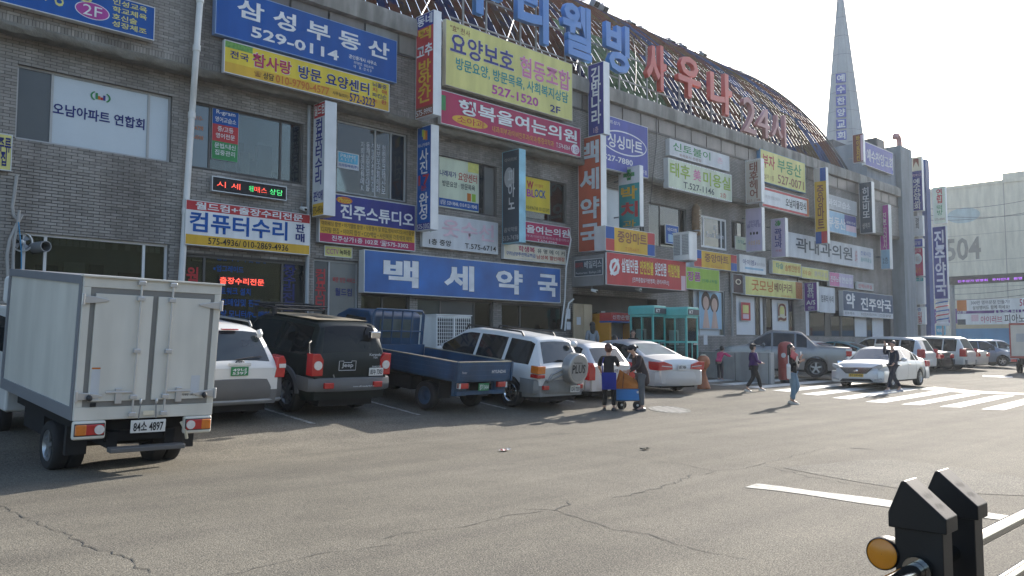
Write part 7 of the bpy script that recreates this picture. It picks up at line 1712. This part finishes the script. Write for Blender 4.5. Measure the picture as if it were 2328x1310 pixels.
MB().box((-.36, -.13, 0), (.38, .17, .26)).build('box_body', M('blue_box', (.015, .16, .42), rough=.5), bxm, bevel=.02); MB().box((-.365, -.135, .245), (.385, .175, .275)).build('box_lid', M('blue_box', (.015, .16, .42)), bxm, bevel=.01); MB().cyl((.22, -.14, .2), (.22, -.132, .2), .03, n=12).build('lock', ALU, bxm)
ob = thing('tote_bag', 'orange-brown bag slumped on top of the blue box', 'bag', tuple(pt + VV((0, 0, .51))), radians(-45))
OBM = cloth('orange_bag', (.42, .14, .025)); mb = MB(); rows = []
for i in range(9):
    u = i / 8; x = -.30 + .62 * u; hh = .46 - .34 * max(0, u - .12) / .88 if u > .12 else .20 + .26 * (u / .12); wv = .02 * sin(i * 2.3)
    rows.append([(x, -.12 + wv, 0), (x + .01, -.14, hh * .5), (x + .03, -.04, hh), (x + .03, .04, hh), (x + .01, .12, hh * .5), (x, .1, 0)])
mb.grid(rows); mb.face(rows[0]); mb.face(rows[-1][::-1]); mb.build('bag_body', OBM, ob, smooth=60); MB().box((-.16, -.147, .0), (-.14, -.13, .36), rot=Matrix.Rotation(.1, 3, 'Y')).build('seam', M('bag_seam', (.16, .05, .015), rough=.9), ob)

# woman in a purple jacket and visor walking right
t, D, s = person('woman in a purple jacket and dark visor cap striding along the crosswalk', (1714, 890), 783, 128,
                 dict(hiL=(-.08, .02, .86), hiR=(.08, -.02, .86), knL=(-.09, .20, .50), anL=(-.09, .30, .09), toL=(-.10, .43, .045), knR=(.09, -.05, .48), anR=(.09, -.30, .13), toR=(.10, -.18, .03), elL=(-.24, -.02, 1.08), wrL=(-.14, .20, 1.0), elR=(.23, .02, 1.08), wrR=(.12, .24, 1.0)),
                 cloth('purple', (.055, .02, .11)), cloth('black_trousers', (.016, .016, .017)), M('shoe_cream', (.5, .46, .38), rough=.6), 'bob', HAIRB, coat=.10, build=1.12)
hd = D['sku']; MB().ell(hd + VV((0, 0, .055)), (.112, .118, .05), 10).build('visor_band', cloth('dark_cap', (.03, .03, .034)), t, smooth=True)
MB().prism([(-.09, .05), (.09, .05), (.075, .20), (0, .225), (-.075, .20)], .045, .06, 'z').build('visor', M('visor_white', (.5, .5, .5), rough=.4), t, loc=hd)
MB().ell(D['che'].lerp(D['bel'], .5) + VV((0, .09, -.02)), (.07, .075, .22), 8).build('shirt', cloth('white_shirt', (.5, .48, .5)), t, smooth=True)

# young woman in jeans with papers and a white tote
t, D, s = person('young woman in a black jacket and pale jeans walking with papers and a phone', (1803, 919), 784, 172,
                 dict(hiL=(-.08, 0, .86), hiR=(.08, 0, .86), knL=(-.07, .12, .47), anL=(-.06, -.08, .14), toL=(-.06, .02, .04), knR=(.06, .04, .47), anR=(.05, .02, .085), toR=(.06, .15, .03), elL=(-.22, .10, 1.10), wrL=(-.10, .20, 1.28), elR=(.22, .06, 1.08), wrR=(.06, .24, 1.18)),
                 cloth('black', (.012, .012, .014)), cloth('jeans', (.16, .24, .30)), M('shoe_cream', (.5, .46, .38)), 'long', HAIRB, coat=.08, build=.92)
def carried(name, a, b, th, mat, local, rot, label, cat):
    o = MB().box((-a, -th, -b), (a, th, b)).build(name, mat, None, bevel=min(.01, th * .6))
    o.matrix_basis = t.matrix_basis @ Matrix.Translation(VV(local) * s) @ rot
    return tag(o, label, cat)
carried('folder', .15, .11, .012, M('red_folder', (.45, .05, .06), rough=.5), (.19, .13, 1.34), Matrix.Rotation(-.5, 4, 'Y') @ Matrix.Rotation(-.3, 4, 'Z'), 'red folder held up by the young woman in jeans', 'folder')
carried('magazine', .14, .10, .01, M('printed_paper', (.48, .42, .36), rough=.5, var=.5, vscale=14), (.13, .20, 1.18), Matrix.Rotation(-.7, 4, 'Y'), 'printed magazine held under the red folder', 'magazine')
carried('phone', .035, .07, .006, M('phone_white', (.6, .6, .6), rough=.3), (-.09, .22, 1.38), Matrix.Rotation(.2, 4, 'Y'), 'white phone held by the young woman in jeans', 'phone')
tb = thing('tote_bag', 'large white tote bag hanging from the shoulder of the young woman in jeans', 'bag')
WB = M('white_tote', (.62, .61, .60), rough=.6)
MB().prism([(-.2, 0), (.2, 0), (.16, .36), (-.16, .36)], -.05, .05, 'y').build('bag_body', WB, tb, bevel=.03, seg=3); MB().tube([(-.12, 0, .35), (-.06, 0, .60), (.06, 0, .60), (.12, 0, .35)], .012, 6).build('strap', WB, tb)
tb.matrix_basis = t.matrix_basis @ Matrix.Translation(VV((.30, .0, .74)) * s) @ Matrix.Rotation(radians(20), 4, 'Z') @ Matrix.Rotation(.2, 4, 'Y')
MB().prism([(-.05, .08), (.05, .08), (.05, .105), (-.05, .105)], -.035, -.005, 'z').build('glasses', BLACKP, t, loc=D['sku'])

# man in navy walking left past the taxi
t, D, s = person('man in a navy tracksuit shading his eyes as he walks past the silver taxi', (2032, 891), 776, -62,
                 dict(hiL=(-.08, 0, .88), hiR=(.08, 0, .88), knL=(-.09, .17, .50), anL=(-.09, .30, .10), toL=(-.10, .43, .05), knR=(.09, -.08, .48), anR=(.09, -.34, .13), toR=(.10, -.22, .03), elL=(-.25, .02, 1.07), wrL=(-.24, .18, .92), elR=(.27, .10, 1.24), wrR=(.10, .20, 1.53)),
                 cloth('navy', (.012, .016, .032)), cloth('navy_trousers', (.012, .015, .028)), M('shoe_grey', (.3, .3, .32), rough=.6), 'short', HAIRB, coat=.06, build=1.05)
MB().tube([D['che'] + VV((0, .135, .05)), D['bel'] + VV((0, .14, 0)), D['pel'] + VV((0, .15, .0))], .008, 5).build('zip', K('grey'), t)
MB().prism([(-.07, .08), (.07, .08), (.06, .17), (-.06, .17)], .04, .05, 'z').build('cap_visor', cloth('pink_cap', (.40, .16, .16)), t, loc=D['sku'])

# people at the entrance
p = on_y(1346, 770, -1.2); person('woman with long dark hair and grey hooded top at the entrance, seen from behind', VV((p.x, -1.2, .855)), 0, 30, None, cloth('grey_hoodie', (.22, .24, .26)), cloth('jeans', (.16, .24, .30)), M('shoe_black', (.02, .02, .02)), 'long', HAIRB, h=1.62)
p = on_y(1383, 770, -2.6); person('short-haired woman half hidden between the cars by the entrance', VV((p.x, -2.9, ground(p.x, -2.9))), 0, 110, None, cloth('grey_hoodie', (.22, .24, .26)), cloth('black_trousers', (.016, .016, .017)), M('shoe_black', (.02, .02, .02)), 'bob', HAIRB, h=1.56)
p = on_y(1434, 760, -2.0); person('long-haired woman in black facing the road beside the cash machine', VV((p.x, -2.1, .70)), 0, 215, None, cloth('black', (.012, .012, .014)), cloth('black_trousers', (.016, .016, .017)), M('shoe_black', (.02, .02, .02)), 'long', HAIRB, h=1.5)
# child in pink leaning on the ramp wall
pk = VV((27.0, -3.6, 0)); pk.z = ground(pk.x, pk.y)
person('child in a bright pink jacket leaning over the concrete ramp wall', pk, 0, 95, dict(pel=(0, -.12, .86), bel=(0, -.04, 1.02), che=(0, .08, 1.20), nec=(0, .15, 1.34), jaw=(0, .19, 1.40), sku=(0, .20, 1.47), top=(0, .2, 1.535), shL=(-.165, .1, 1.28), shR=(.165, .1, 1.28), elL=(-.25, .28, 1.14), wrL=(-.22, .46, 1.12), elR=(.25, .28, 1.14), wrR=(.24, .46, 1.12)),
       cloth('pink', (.50, .05, .14)), cloth('dark_leggings', (.05, .045, .05)), M('shoe_grey', (.3, .3, .32)), 'bob', HAIRB, h=1.32)
o = MB().box((-.14, -.006, -.2), (.14, .006, .2)).build('notice', K('palegrey'), None, loc=on_y(1604, 773, -1.0)); tag(o, 'white notice sheet stuck up behind the child in pink', 'notice')

# thin haze volume added in place of veiling lens flare
hz = MB().box((-12, -60, -1.6), (150, 60, 48)).build('haze', [], None)
hm_ = bpy.data.materials.new('flare_haze'); hm_.use_nodes = True
n_, l_ = hm_.node_tree.nodes, hm_.node_tree.links; n_.remove(n_['Principled BSDF'])
pv = n_.new('ShaderNodeVolumePrincipled'); pv.inputs['Color'].default_value = (.86, .92, 1.0, 1); pv.inputs['Density'].default_value = .0004; pv.inputs['Anisotropy'].default_value = .5
l_.new(pv.outputs[0], n_['Material Output'].inputs['Volume']); hz.data.materials.append(hm_)
tag(hz, kind='stuff', label='thin bright haze added over the street in place of lens flare')

fit_texts()
